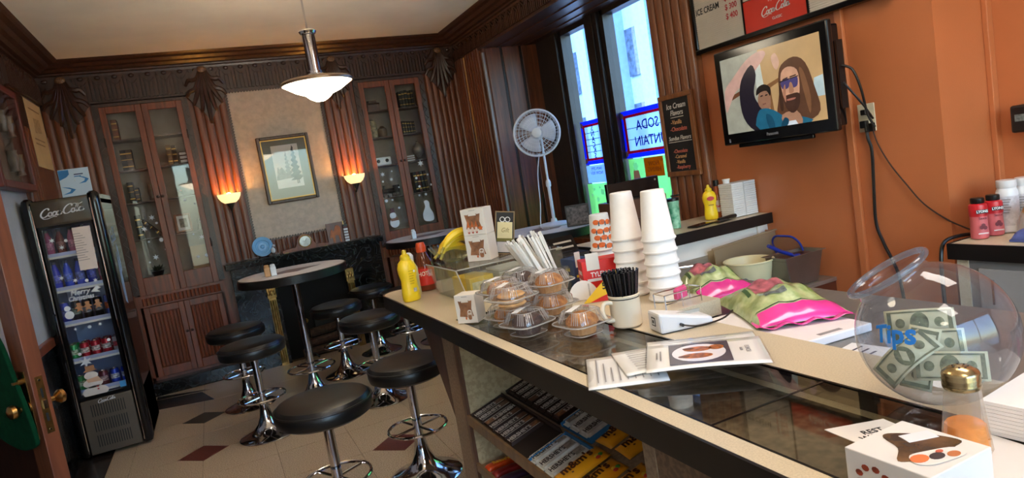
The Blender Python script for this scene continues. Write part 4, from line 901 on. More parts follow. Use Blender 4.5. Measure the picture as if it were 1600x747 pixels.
for sgn, nm in ((1,'front_guard'),(-1,'rear_guard')):
    g = MB(HT)
    for k in range(40 if sgn > 0 else 24):
        a = 2*PI*k/(40 if sgn > 0 else 24)
        g.tube([(.03*math.cos(a),.03*math.sin(a),.05*sgn),(.10*math.cos(a+.08),.10*math.sin(a+.08),.048*sgn),(.165*math.cos(a+.16),.165*math.sin(a+.16),.03*sgn),(.19*math.cos(a+.2),.19*math.sin(a+.2),0)],.0014,4)
    for R in (.06,.09,.12,.15,.175): g.ring((0,0,.05*sgn-(.002 if R < .12 else .02 if R > .16 else .008)*sgn),R,.0014,40,4)
    O(nm, g, FW, fn)
O('badge', MB(HT).lathe([(.04,.048),(.04,.056),(.03,.06),(.001,.061)],24), FW, fn, True)
for k in range(3):
    a0 = 2*PI*k/3
    O('blade', MB(HT@Matrix.Rotation(a0,4,'Z')).grid(lambda u,v: ((.03+.13*v)*math.cos((u-.5)*(1.5-.3*v)), (.03+.13*v)*math.sin((u-.5)*(1.5-.3*v)), .02*(u-.5)),8,4), M('pale fan blade', (190,200,225), .3), fn, True, solid=.003)
O('power_cord', MB().tube(smooth_pts([(-.05,-.02,.62),(-.10,-.03,.45),(-.13,-.05,.2),(-.18,-.10,.02),(-.16,-.2,.004)],5),.004,6), FW, fn, True)
pic_frame('photo_frame', .19, .17, (2.62,4.55,1.106), math.radians(-30), -.15, BLK, M('grey team photograph', (98,90,90), .4, var=.5, scale=45), 'black framed group photograph standing on the window table', b=.012)
# ================================================================ SERVICE COUNTER
CO = (1.0,1.5,0); OFF = Matrix.Translation((-CO[0],-CO[1],0))
def CB(): return MB(OFF)
ct = thing('service_counter', 'long cream and black service counter with a glass top and open candy shelves', 'counter', CO)
LAM = speck('grey brown laminate', (150,128,104), (132,110,88), .5, 90); BED = speck('mottled brown case floor', (160,136,110), (120,98,78), .6, 40, .35, .65)
def rounded(x0, x1, y0, y1, r_, corners):
    P = []
    for (cx, cy, a0, k) in ((x1-r_,y1-r_,0,'ne'),(x0+r_,y1-r_,PI/2,'nw'),(x0+r_,y0+r_,PI,'sw'),(x1-r_,y0+r_,1.5*PI,'se')):
        if k in corners: P += [(cx+r_*math.cos(a0+PI/2*q/6), cy+r_*math.sin(a0+PI/2*q/6)) for q in range(7)]
        else: P.append((x1 if 'e' in k else x0, y1 if 'n' in k else y0))
    return P
O('worktop_end', CB().prism(rounded(.737,1.613,2.42,3.47,.10,('nw','ne')),1.045,1.1), CREAM, ct)
O('worktop_rim', CB().box(.737,.785,-1.2,2.42,1.045,1.1), CREAM, ct); O('worktop_back', CB().prism([(1.10,-1.2),(1.29,-1.2),(1.29,1.74),(1.50,1.74),(1.50,2.42),(1.10,2.42)],1.045,1.1), CREAM, ct)
path = [(.737,-1.2)]+[p for p in rounded(.737,1.613,2.42,3.47,.10,('nw','ne'))[:14]][::-1]+[(1.613,2.42),(1.50,2.42)]
eb = CB(); off = []
for i, p in enumerate(path):
    a = Vector(path[max(0,i-1)]); b = Vector(path[min(len(path)-1,i+1)]); t_ = (b-a).normalized(); nrm = Vector((-t_.y,t_.x)); off.append((p[0]+nrm.x*.008, p[1]+nrm.y*.008))
n = len(path); vs = [(*p,1.038) for p in path]+[(*p,1.1015) for p in path]+[(*p,1.036) for p in off]+[(*p,1.1015) for p in off]
eb.add(vs, [(2*n+i,2*n+i+1,3*n+i+1,3*n+i) for i in range(n-1)]+[(n+i,n+i+1,3*n+i+1,3*n+i) for i in range(n-1)]+[(i,i+1,2*n+i+1,2*n+i) for i in range(n-1)])
O('black_edge_band', eb, BLK, ct)
O('glass_top', CB().box(.787,1.098,-1.2,2.418,1.088,1.098), CASEGL, ct)
for x in (.785,1.098): O('glass_trim', CB().box(x,x+.006,-1.2,2.42,1.06,1.1005), BLKG, ct)
O('glass_trim', CB().box(.785,1.104,2.416,2.424,1.06,1.1005), BLKG, ct); O('glass_joint', CB().box(.79,1.098,.985,.991,1.0985,1.0992), BLKG, ct)
O('case_floor', CB().box(.80,1.27,-1.2,2.54,.985,1.0), BED, ct)
O('end_panel', CB().box(.80,1.55,2.54,2.71,0,1.04), LAM, ct, bevel=.003); O('back_panel', CB().box(1.24,1.27,-1.2,2.54,0,1.04), LAM, ct)
O('bay_lining', CB().box(.81,1.24,2.525,2.54,.02,.985), speck('cream bay lining',(190,170,132),(172,150,114),.5,60), ct)
O('bay_edge', CB().box(.795,.81,2.52,2.55,0,1.04), wood('bay edge wood',(110,76,56),(84,56,40)), ct); O('bay_divider', CB().box(.797,1.24,1.205,1.25,0,.985), LAM, ct)
O('front_panel', CB().box(.80,.82,-1.2,1.205,.05,.985), speck('brown speckled front panel',(128,104,82),(104,84,66),.5,70), ct); O('plinth', CB().box(.86,1.27,-1.2,2.6,0,.05), BLK, ct)
O('bracket', CB().prism([(0,0)],0,0) if False else MB(OFF@Matrix.Translation((.80,0,0))@Matrix(((0,0,1,0),(1,0,0,0),(0,1,0,0),(0,0,0,1)))).prism([(2.71,.62),(2.71,1.04),(3.02,1.04)],.0,.03), wood('dark bracket',(84,50,36),(58,34,24)), ct)
SL = .3
sh = O('candy_shelf', CB().add([(.80,1.25,.648),(1.235,1.25,.648+SL*.435),(1.235,2.525,.648+SL*.435),(.80,2.525,.648),(.80,1.25,.66),(1.235,1.25,.66+SL*.435),(1.235,2.525,.66+SL*.435),(.80,2.525,.66)],[(3,2,1,0),(4,5,6,7),(0,1,5,4),(1,2,6,5),(2,3,7,6),(3,0,4,7)]), LAM, ct)
O('shelf_edge', CB().box(.792,.803,1.25,2.525,.64,.68), wood('shelf edge wood',(130,100,66),(100,74,48)), sh)
s2 = O('lower_shelf', CB().box(.81,1.235,1.25,2.525,.44,.455), LAM, ct); O('shelf_edge', CB().box(.797,.81,1.25,2.525,.435,.47), wood('shelf edge wood',(130,100,66),(100,74,48)), s2)
# things under the glass
def sheet(name, label, cat, pts, z, mat, th=.0012, group=None):
    cx = sum(p[0] for p in pts)/len(pts); cy = sum(p[1] for p in pts)/len(pts)
    t = thing(name, label, cat, (cx,cy,z), 0, group)
    O('sheet', MB().prism([(p[0]-cx,p[1]-cy) for p in pts],0,th), mat, t); return t
t = sheet('paper_sheet', 'white paper lying under the counter glass near its front edge', 'paper', [(.80,1.0),(.90,1.03),(.87,.80),(.80,.82)], 1.001, PAPER); O('fold', MB().box(-.03,.03,-.02,-.018,.0012,.006), PAPER, t)
t = sheet('paper_plate_liner', 'round cream paper under the counter glass beside the gift box', 'paper', ell(.87,.74,.07,.07,24), 1.001, CARD); O('rim', MB().ring((0,0,.002),.068,.002,24,6), CARD, t)
t = thing('yellow_marker', 'yellow marker cap under the counter glass', 'marker', (.835,.79,1.001)); O('barrel', MB().cyl((-.02,-.03,.008),(.02,.03,.008),.008,n=10), M('yellow marker', (240,215,40), .4), t, True); O('tip', MB().cyl((.02,.03,.008),(.024,.036,.008),.004,n=8), INK, t)

# ---------------------------------------------------------------- candy
AL = math.atan(SL)
def onshelf(x, y, dz=0, rz=0): return Matrix.Translation((x,y,.662+SL*(x-.80)))@Matrix.Rotation(-AL,4,'Y')@Matrix.Translation((0,0,dz))@Matrix.Rotation(rz,4,'Z')
CH = {}
def candy(kind, x, y, label, flip=False, dz=0, jit=0):
    spec = {'dark': ((46,26,20),(214,206,198),'HERSHEY\'S',.158,.054), 'white': ((214,214,206),(46,26,22),'HERSHEY\'S',.162,.058), 'almond': ((52,30,22),(220,212,204),'HERSHEY\'S',.158,.052)}[kind]
    t = thing('chocolate_bar', label, 'candy bar', (0,0,0), 0, {'dark':'brown chocolate bars on the sloping shelf','almond':'brown chocolate bars on the sloping shelf','white':'white wrapped chocolate bars on the sloping shelf'}[kind])
    L_, W_ = spec[3], spec[4]
    t.matrix_local = onshelf(x+L_/2, y, dz, (PI if flip else 0)+jit)
    if kind not in CH:
        a = mesh_of('wrapper', MB().add([(-L_/2+.008,-W_/2,0),(L_/2-.008,-W_/2,0),(L_/2-.008,W_/2,0),(-L_/2+.008,W_/2,0),(-L_/2+.012,-W_/2+.006,.011),(L_/2-.012,-W_/2+.006,.011),(L_/2-.012,W_/2-.006,.011),(-L_/2+.012,W_/2-.006,.011)],[(3,2,1,0),(4,5,6,7),(0,1,5,4),(1,2,6,5),(2,3,7,6),(3,0,4,7)]))
        a.materials.append(M('candy wrapper '+kind, spec[0], .28, var=.15, scale=30))
        b_ = mesh_of('crimped_end', MB().box(-L_/2,-L_/2+.01,-W_/2+.002,W_/2-.002,.003,.0045)); b_.materials.append(M('candy wrapper '+kind, spec[0], .28))
        c_ = mesh_of('print_stripe', MB().box(-L_/2+.014,L_/2-.014,-W_/2+.006,-W_/2+.009,.0112,.0118)); c_.materials.append(M('silver print', (200,196,190), .35, .3))
        d_ = mesh_of('chocolate_picture', MB().box(L_/2-.05,L_/2-.014,-W_/2+.012,W_/2-.012,.0112,.0117)); d_.materials.append(M('chocolate print '+kind, (110,66,44) if kind != 'white' else (150,140,128), .4, var=.35, scale=50, rgb2=(190,130,70) if kind == 'almond' else None))
        CH[kind] = (a, b_, c_, d_)
    for nm, me in zip(('wrapper','crimped_end','print_stripe','chocolate_picture'), CH[kind]): link(nm, me, None, t)
    link('crimped_end', CH[kind][1], None, t, Matrix.Rotation(PI,4,'Z'))
    text(spec[2], .034, Matrix.Translation((-.018,.003,.0115)), M('wrapper letters '+kind, spec[1], .4), t, .62, .02)
for k in range(7): candy('almond' if k in (2,5,6) else 'dark', .806, 2.485-.055*k, ORD[k]+' brown chocolate bar from the left in the front row of the candy shelf', flip=(k == 2), dz=.0 if k % 2 == 0 else .003)
for k in range(8): candy('almond' if k > 3 else 'dark', .985, 2.49-.055*k, ORD[k]+' brown chocolate bar from the left in the back row of the candy shelf', flip=(k in (3,7)))
for k in range(3): candy('white', .806, 1.965-.062*k, ORD[k]+' white chocolate bar from the left in the front row of the candy shelf', dz=.0)
for k in range(3): candy('white', .985, 2.03-.062*k, ORD[k]+' white chocolate bar from the left in the back row of the candy shelf', flip=(k == 0))
for i, (x, y, h_, w_, lab) in enumerate(((.803,2.26,.006,.51,'front brown'),(.982,2.29,.006,.46,'back brown'),(.803,1.87,.006,.2,'front blue'),(.982,1.94,.006,.2,'back blue'))):
    t = thing('candy_tray', lab+' cardboard display tray behind the chocolate bars', 'tray', (0,0,0), 0, 'cardboard trays on the candy shelf'); t.matrix_local = onshelf(x,y)
    cc = M('tray brown',(60,42,34),.6) if i < 2 else M('tray blue',(40,120,180),.5)
    O('tray_floor', MB().box(0,.163,-w_/2,w_/2,-.0012,-.0002), M('dark tray floor',(40,28,24),.6) if i < 2 else cc, t); O('end_flap', MB().box(.163,.167,-w_/2,w_/2,0,.020), cc, t); O('side_flap', MB().box(0,.165,w_/2,w_/2+.003,0,.014), cc, t)
MMY = M('yellow candy bag', (244,170,30), .3, var=.06); MMB = M('brown bag letters', (84,40,24), .4)
def mbag(x, y, rz, label, dz=0):
    t = thing('candy_bag', label, 'candy bag', (0,0,0), 0, 'yellow candy bags on the sloping shelf'); t.matrix_local = onshelf(x,y,dz,rz)
    O('bag', MB().grid(lambda u,v: (-.085+.17*u, -.045+.09*v, .018*math.sin(PI*u)**.5*math.sin(PI*v)**.7+.001),14,8), MMY, t, True, solid=.001); O('back', MB().box(-.085,.085,-.045,.045,0,.001), MMY, t)
    text('m&m\'s', .052, Matrix.Translation((-.01,.008,.0195)), MMB, t, .85, .03)
    for k, c_ in enumerate(((200,60,40),(60,150,60),(240,200,60),(120,70,40))): O('printed_candy', MB().ball((.05+.012*(k % 2)-.1*(k == 3),-.03+.006*k,.013),.009,.009,.003,10,6), M('printed candy %d' % k, c_, .3), t, True)
mbag(.895,1.755,.0,'first yellow peanut candy bag in the front row of the candy shelf',.012); mbag(.895,1.665,.05,'second yellow peanut candy bag in the front row of the candy shelf'); mbag(1.08,1.80,.04,'yellow peanut candy bag in the back row nearest the white bars'); mbag(1.085,1.69,-.06,'yellow peanut candy bag in the back row beside the divider'); mbag(.93,1.56,.0,'yellow peanut candy bag in the front row nearest the viewer')
def pack(x, y, col, lt, s_, label, rz=0, z=.456):
    t = thing('candy_pack', label, 'candy pack', (x,y,z), rz, 'candy packs on the lower shelf')
    O('wrapper', MB().grid(lambda u,v: (-.075+.15*u,-.028+.056*v,.018*math.sin(PI*u)**.3*math.sin(PI*v)**.3+.001),10,6), M('pack %d %d %d' % col, col, .3, var=.15, scale=30), t, True, solid=.001); O('back', MB().box(-.075,.075,-.028,.028,0,.001), M('pack %d %d %d' % col, col, .3), t)
    if s_: text(s_, .032, Matrix.Translation((0,.002,.0192)), M('pack letters %d %d %d' % lt, lt, .4), t, .8, .02)
pack(.885,2.46,(232,80,20),(250,200,40),"Reese's",'front orange peanut butter cup pack on the lower shelf'); pack(1.05,2.44,(228,76,20),(250,200,40),"Reese's",'back orange peanut butter cup pack on the lower shelf',.05)
pack(.885,2.39,(150,40,36),(230,220,210),'','dark red candy pack beside the orange pack on the lower shelf',.03); pack(.885,2.32,(70,44,66),(220,210,220),'','purple brown candy pack on the lower shelf',-.03); pack(.89,2.25,(60,36,40),(220,210,210),'','dark brown candy pack nearest the shelf front on the lower shelf',.04); pack(1.05,2.35,(86,50,80),(220,210,220),'','purple candy pack at the back of the lower shelf'); pack(1.05,2.27,(58,34,34),(220,210,210),'','dark candy pack at the back of the lower shelf')
# ================================================================ ON THE COUNTER
Z = 1.1025
def squeeze_bottle(loc, rz, label, col=(238,200,30), capcol=(240,205,40), lab=None, h=.205, back=True):
    t = thing('mustard_bottle', label, 'bottle', loc, rz, 'yellow mustard bottles'); k = h/.205
    c_ = M('mustard plastic', col, .35, var=.04)
    prof = [(.030,0),(.034,.006),(.035,.03),(.031,.065),(.030,.085),(.035,.115),(.036,.135),(.030,.155),(.018,.168)]
    O('body', MB().lathe([(r_*k,z*k) for r_,z in prof],28,sx=1.12,sy=.78), c_, t, True)
    O('cap', MB().lathe([(.02*k,.163*k),(.0205*k,.178*k),(.016*k,.184*k),(.010*k,.188*k),(.008*k,.203*k),(.001,.205*k)],20), M('mustard cap', capcol, .35), t, True)
    F = frame((0,-.0285*k,0),(1,0,0),(0,0,1))
    if back:
        for q in range(6): flat(rect(-.014,.012-.003*(q % 2),(.120-.010*q)*k,(.1215-.010*q)*k), F, M('brown small print', (150,110,30), .6), t, 'label_print', -.001-.0015*(q > 2))
        flat(rect(-.002,.016,.037*k,.052*k), F, M('barcode grey', (225,220,200), .5, var=.4, scale=300, stretch=(1,.01,.01)), t, 'barcode', .0005)
        flat(ell(.017,.118*k,.006,.006,10), F, CARD, t, 'round_seal', -.001)
    else:
        flat(ell(0,.125*k,.022,.013,16), F, M('red label flag', (200,40,40), .5), t, 'red_emblem', .0005); flat(rect(-.016,.016,.085*k,.09*k), F, M('brown small print', (150,110,30), .6), t, 'label_print', .0004)
squeeze_bottle((.793,3.05,Z), .25, 'yellow mustard squeeze bottle at the rounded far end of the counter', h=.245)
t = thing('condiment_bottle', 'white-capped pale bottle half hidden behind the mustard on the counter end', 'bottle', (.84,3.16,Z)); O('body', MB().lathe([(.03,0),(.035,.01),(.035,.14),(.02,.17)],20), M('pale yellow bottle', (226,206,140), .4), t, True); O('cap', MB().lathe([(.022,.165),(.024,.20),(.012,.215),(.001,.217)],18), WHITE, t, True)
kb = thing('hot_sauce_bottle', 'clear glass bottle with a red label and orange cap behind the mustard', 'bottle', (.935,3.25,Z))
O('body', MB().lathe([(.045,0),(.048,.006),(.048,.12),(.042,.15),(.026,.185),(.02,.20)],26), glass('tinted bottle glass', (250,225,205), .03, 1.4, .25, (190,120,80)), kb, True); O('sauce', MB().lathe([(.043,.004),(.044,.05),(.001,.05)],22), M('brown red sauce', (150,70,36), .3), kb, True)
O('cap', MB().lathe([(.022,.195),(.026,.2),(.026,.225),(.02,.245),(.001,.246)],20), M('orange red cap', (226,84,36), .4), kb, True); O('label', MB().lathe([(.0488,.03),(.0488,.115)],26,cap=False), M('red bottle label', (222,50,32), .45, var=.08), kb, True)
F = frame((-.012,-.0485,0),(1,-.25,0),(0,0,1)); text('HOT', .03, F@Matrix.Translation((-.012,.09,.002)), M('cream letters',(240,225,200),.5), kb, .8, .02); flat(rect(.012,.034,.075,.108), F, M('pink label patch',(240,180,190),.5,var=.2,scale=80), kb, 'label_patch', .002)
# clear acrylic bin
ab = thing('acrylic_bin', 'clear acrylic bin on the counter holding tea and napkins', 'bin', (1.15,2.83,Z))
AC = glass('acrylic sheet', (245,248,245), .02, 1.35, .06)
O('back_wall', MB().box(-.20,.26,.22,.225,0,.15), AC, ab); O('floor', MB().box(-.22,.26,-.19,.225,0,.004), AC, ab); O('side_wall', MB().box(.255,.26,-.19,.22,0,.15), AC, ab)
O('front_wall', MB().box(-.22,.26,-.19,-.185,0,.15), AC, ab); O('lid', MB().box(-.225,.265,-.195,.23,.15,.155), AC, ab); O('sloped_side', MB().add([(-.22,-.19,.004),(-.22,.22,.004),(-.26,.22,.15),(-.26,-.19,.15),(-.215,-.19,.004),(-.215,.22,.004),(-.255,.22,.15),(-.255,-.19,.15)],[(0,1,2,3),(7,6,5,4),(0,4,5,1),(1,5,6,2),(2,6,7,3),(3,7,4,0)]), AC, ab)
O('polished_edge', MB().tube([(-.255,-.193,.153),(.262,-.193,.153)],.003,6).tube([(-.258,-.193,.153),(-.258,.225,.153)],.003,6).tube([(-.218,-.19,.003),(-.258,-.193,.153)],.003,6), glass('acrylic edge', (255,255,255), .05, 1.5, .45), ab)
t = thing('tea_carton', 'yellow tea carton inside the left of the acrylic bin', 'carton', (1.02,2.80,Z+.005), .1); O('carton', MB().box(-.06,.06,-.09,.09,0,.09), M('yellow carton', (236,196,70), .5, var=.1), t, bevel=.002); flat(rect(-.05,.05,.02,.07), frame((0,-.0905,0),(1,0,0),(0,0,1)), M('cream print',(240,225,180),.5,var=.2,scale=60), t, 'printed_panel')
t = thing('napkin_pile', 'white napkin pile inside the acrylic bin', 'napkins', (1.18,2.76,Z+.005), .05)
for k in range(9): O('napkin', MB().box(-.075,.075,-.07,.07,.012*k,.012*k+.009), PAPER, t)
t = thing('tan_packet', 'tan paper roll beside the napkins in the acrylic bin', 'packet', (1.34,2.75,Z+.005)); O('roll', MB().cyl((-.03,-.06,.04),(-.03,.08,.04),.04,n=20), M('tan kraft paper', (200,160,120), .7), t, True); O('core', MB().cyl((-.03,-.062,.04),(-.03,.082,.04),.012,n=12), CARD, t)
ZB = Z+.1555
bw = thing('glass_bowl', 'scalloped glass fruit bowl of bananas on the acrylic bin', 'bowl', (1.0,2.94,ZB))
def bowl_pt(u, v):
    a = 2*PI*u; r_ = .04+.075*v**.8; rp = 1+.05*v*math.cos(14*a); return (r_*rp*math.cos(a), r_*rp*math.sin(a), .004+.075*v**1.3)
O('bowl', MB().grid(bowl_pt,84,8,True), glass('pressed glass', (240,245,225), .03, 1.5, .12, (230,230,190)), bw, True); O('foot', MB().lathe([(.045,0),(.045,.004),(.035,.008)],24), glass('pressed glass', (240,245,225), .03), bw, True)
BAN = M('ripe banana skin', (246,206,40), .45, var=.06, scale=9)
def banana(loc, rz, ry, label, L_=.17):
    t = thing('banana', label, 'banana', mtx=Matrix.Translation(loc)@Matrix.Rotation(rz,4,'Z')@Matrix.Rotation(ry,4,'Y'), group='bananas in the glass bowl')
    P = [(.12*math.sin(a), 0, .12*(math.cos(a)-.75)) for a in [-.75+1.5*k/12 for k in range(13)]]
    rs = [.007,.011,.016,.0185,.0195,.02,.02,.02,.0195,.0185,.016,.011,.006]
    O('skin', MB().tube(P,.02,5 if False else 8,rs=rs), BAN, t, True)
    e = Vector(P[0]); d = (e-Vector(P[1])).normalized(); O('stem', MB().cyl(e,e+d*.03,.006,.007,8), M('green brown stem', (170,150,60), .6), t, True); e = Vector(P[-1]); d = (e-Vector(P[-2])).normalized(); O('tip', MB().cyl(e,e+d*.006,.005,.003,8), INK, t)
banana((1.01,2.87,ZB+.105),.05,-.25,'topmost banana arching over the fruit bowl'); banana((1.015,2.92,ZB+.075),.1,-.3,'banana behind the topmost one in the fruit bowl'); banana((1.0,2.94,ZB+.045),.2,.1,'lowest banana lying in the fruit bowl'); banana((1.03,2.99,ZB+.07),-.2,-.2,'banana at the back of the fruit bowl')
PRT = M('brown bakery print', (160,110,76), .6, var=.25, scale=40); ORP = M('orange bakery print', (216,110,50), .6, var=.2, scale=60)
def bakery_box(loc, rz, w_, d_, h_, label, art, group='white bakery boxes'):
    t = thing('bakery_box', label, 'box', loc, rz, group)
    O('carton', MB().box(-w_/2,w_/2,-d_/2,d_/2,0,h_), CARD, t, bevel=.0015); O('lid_seam', MB().box(-w_/2-.0006,w_/2+.0006,-d_/2+.002,d_/2,h_*.965,h_*.97), M('pale seam',(190,186,180),.6), t)
    F = frame((-w_/2-.0002,0,0),(0,-1,0),(0,0,1)) if art[0] == 'side' else frame((0,-d_/2-.0002,0),(1,0,0),(0,0,1)); ww = d_ if art[0] == 'side' else w_
    a, b = ww*.34, h_
    o = O('window', MB(F).prism([(-a,.25*b),(-a*.8,.5*b),(-a,.8*b),(-a*.6,.78*b),(-a*.4,.86*b),(a*.4,.86*b),(a*.6,.78*b),(a,.8*b),(a*.8,.5*b),(a,.25*b),(a*.3,.2*b),(-a*.4,.24*b)],0,.0006), PRT, t)
    flat(rect(-a*.5,a*.5,.74*b,.88*b), F, CARD, o, 'window_tab', .0008); flat(rect(-a*.4,a*.4,.93*b,.945*b), F, M('grey print',(150,140,130),.6), t, 'print_line', .0003)
    if art[1] == 'owl':
        flat([(p.x,p.y) for p in smooth_pts([(.2*a,.12*b,0),(.75*a,.12*b,0),(.8*a,.36*b,0),(.7*a,.46*b,0),(.3*a,.46*b,0),(.15*a,.36*b,0)],4,True)], F, CARD, o, 'owl_outline', .001); flat([(p.x,p.y) for p in smooth_pts([(.28*a,.15*b,0),(.68*a,.15*b,0),(.72*a,.34*b,0),(.62*a,.42*b,0),(.38*a,.42*b,0),(.24*a,.34*b,0)],4,True)], F, PRT, o, 'owl_print', .0016)
        for x in (.38,.6): flat(ell(x*a,.34*b,.09*a,.05*b,10), F, CARD, o, 'owl_eye', .0022)
        flat(ell(-.1*a,.18*b,.12*a,.05*b,8), F, ORP, o, 'leaf_print', .001)
    elif art[1] == 'gnomes':
        for k in range(3):
            x = (-.7+.5*k)*a; flat([(x-.18*a,.3*b),(x+.18*a,.3*b),(x+.05*a,.55*b)], F, ORP, o, 'gnome_hat_print', .001); flat(ell(x,.22*b,.16*a,.1*b,10), F, M('pale gnome print',(240,215,200),.6), o, 'gnome_beard_print', .0014); flat(ell(x,.12*b,.14*a,.06*b,8), F, M('red gnome print',(190,80,60),.6), o, 'gnome_coat_print', .0012)
        flat(star(.85*a,.25*b,.34*a,5,.55), F, ORP, o, 'maple_leaf_print', .0018)
    return t
bakery_box((1.085,2.79,ZB), math.radians(-48), .115, .085, .118, 'lower white bakery box with an owl print on the acrylic bin', ('front','owl')); bakery_box((1.085,2.79,ZB+.119), math.radians(-48), .115, .085, .118, 'upper white bakery box with a gnome print on the acrylic bin', ('front','gnomes'))
bakery_box((.820,2.33,Z), math.radians(-47), .085, .075, .108, 'small white bakery box standing alone at the edge of the glass top', ('front','owl'))
t = thing('sign_holder', 'slim framed gift card sign leaning on the acrylic bin', 'sign', mtx=Matrix.Translation((1.268,2.80,ZB))@Matrix.Rotation(math.radians(-62),4,'Z')@Matrix.Rotation(.12,4,'Y'))
t.matrix_local = Matrix.Translation((1.195,2.80,ZB))@Matrix.Rotation(math.radians(-28),4,'Z')@Matrix.Rotation(math.radians(10),4,'Y')
O('frame', MB().box(-.045,-.04,-.004,.006,0,.20).box(.04,.045,-.004,.006,0,.20).box(-.04,.04,-.004,.006,.195,.20).box(-.04,.04,-.004,.006,0,.005), M('gold brown frame',(150,124,90),.4,.4), t); O('card', MB().box(-.04,.04,0,.003,.005,.195), M('black card',(34,30,28),.5), t)
F = frame((0,-.0005,0),(1,0,0),(0,0,1)); flat(rect(-.035,.035,.075,.15), F, M('cream gift print',(228,212,160),.5), t, 'gift_box_print'); flat(rect(-.037,.037,.06,.075), F, M('olive ribbon',(120,110,40),.5), t, 'ribbon_print', .001); flat(rect(-.035,.035,.01,.058), F, M('pale lower print',(205,200,196),.5), t, 'lower_print')
for s in (-1,1): O('bow_loop', MB(F).ring((s*.012,.162,.001),.011,.0018,16,6), PAPER, t, True)
text('Gift', .03, F@Matrix.Translation((0,.112,.0012)), M('brown gift letters',(130,110,60),.5), t, .8, 0, .3)

# straws in wrappers
sw = thing('straw_holder', 'square holder for wrapped straws behind the muffins', 'holder', (1.235,2.43,Z)); O('cup', MB().box(-.055,.055,-.055,-.051,0,.11).box(-.055,.055,.051,.055,0,.11).box(-.055,-.051,-.051,.051,0,.11).box(.051,.055,-.051,.051,0,.11), glass('acrylic sheet', (245,248,245), .02), sw); O('base', MB().box(-.055,.055,-.055,.055,0,.005), glass('acrylic sheet', (245,248,245), .02), sw)
SWP = M('white straw wrapper', (238,236,230), .6, var=.03); rr = random.Random(5); wl = mesh_of('wrapper', MB().box(-.0055,.0055,-.003,.003,0,.262), False); wl.materials.append(SWP); wl2 = mesh_of('wrapper_tip', MB().box(-.0055,.0055,-.0008,.0008,.262,.277)); wl2.materials.append(SWP)
for k in range(30):
    x = -.042+.084*(k % 6)/5; y = -.04+.08*(k//6)/4
    t = thing('wrapped_straw', 'paper wrapped drinking straw standing in the holder on the counter', 'straw', mtx=Matrix.Translation((1.235+x*.9,2.43+y*.9,Z+.006))@Matrix.Rotation(math.radians(-24)+x*2.2+rr.uniform(-.05,.05),4,'Y')@Matrix.Rotation(-y*1.2+rr.uniform(-.06,.06),4,'X')@Matrix.Rotation(rr.uniform(0,3),4,'Z'), group='wrapped straws in the holder')
    link('wrapper', wl, None, t); link('wrapper_tip', wl2, None, t)
# medicine packets
def med(loc, rz, w_, d_, h_, col, lt, s_, label, tag_=True):
    t = thing('medicine_box', label, 'box', loc, rz, 'medicine boxes on the counter'); c_ = M('medicine card %d %d %d' % col, col, .4, var=.05)
    O('carton', MB().box(-w_/2,w_/2,-d_/2,d_/2,0,h_), c_, t, bevel=.002)
    F = frame((0,-d_/2-.0003,0),(1,0,0),(0,0,1)); Sx = frame((-w_/2-.0003,0,0),(0,-1,0),(0,0,1)); lm = M('medicine letters %d %d %d' % lt, lt, .4)
    text(s_, .027, F@Matrix.Translation((0,h_*.6,0)), lm, t, .8, .02); text(s_, .022, Sx@Matrix.Translation((0,h_*.66,0)), lm, t, .75, .02)
    flat(rect(-w_*.4,w_*.2,h_*.42,h_*.5), F, lm, t, 'print_band'); flat(rect(-w_*.1,w_*.25,h_*.08,h_*.3), F, M('pale tablet print',(240,225,220),.4), t, 'tablet_print'); flat(rect(-d_*.4,d_*.3,h_*.42,h_*.48), Sx, lm, t, 'print_band')
    if tag_:
        O('price_tag', MB().add([(-w_*.38,-d_/2-.002,h_*.74),(-w_*.05,-d_/2-.002,h_*.74),(-w_*.05,-d_/2-.001,h_+.03),(-w_*.38,-d_/2-.001,h_+.03)],[(0,1,2,3)]), CARD, t, solid=.001)
med((1.345,2.42,Z), .05, .08, .10, .13, (50,66,100), (240,210,60), 'Advil', 'dark blue medicine box with a yellow print behind the muffins'); med((1.345,2.23,Z), -.35, .155, .09, .14, (216,34,28), (250,244,240), 'TYLENOL', 'red medicine dispenser box in front of the foam cups')
t = thing('round_flyer', 'round-ended white cardboard flap standing before the medicine boxes', 'card', mtx=Matrix.Translation((1.235,2.19,Z))@Matrix.Rotation(-.5,4,'Z')); O('flap', MB(Matrix.Rotation(PI/2-.25,4,'X')).prism([(.06*math.cos(PI*k/12),.075*math.sin(PI*k/12)) for k in range(13)],0,.003), CARD, t); O('slot', MB(Matrix.Rotation(PI/2-.25,4,'X')).prism(rect(.02,.026,.01,.06),.003,.0035), STEEL, t)
t = thing('energy_shot_display', 'yellow and red cardboard display beside the mug', 'display box', mtx=Matrix.Translation((1.275,2.10,Z))@Matrix.Rotation(-.45,4,'Z')); O('yellow_wing', MB(Matrix.Rotation(PI/2,4,'X')).prism([(-.085,.0),(.06,.0),(.06,.11),(.03,.10),(-.03,.05)],0,.003), M('yellow display card',(244,196,36),.4), t); O('red_base', MB(Matrix.Rotation(PI/2,4,'X')).prism([(-.06,.0),(.06,.0),(.06,.04),(-.02,.015)],.003,.005), M('red display card',(214,36,30),.4), t); text('5', .035, frame((-.0,-.0036,.055),(1,0,.1),(0,0,1)), INK, t, 1, .03); text('hour', .018, frame((.035,-.0036,.055),(1,0,.2),(0,0,1)), INK, t, .9, .02)
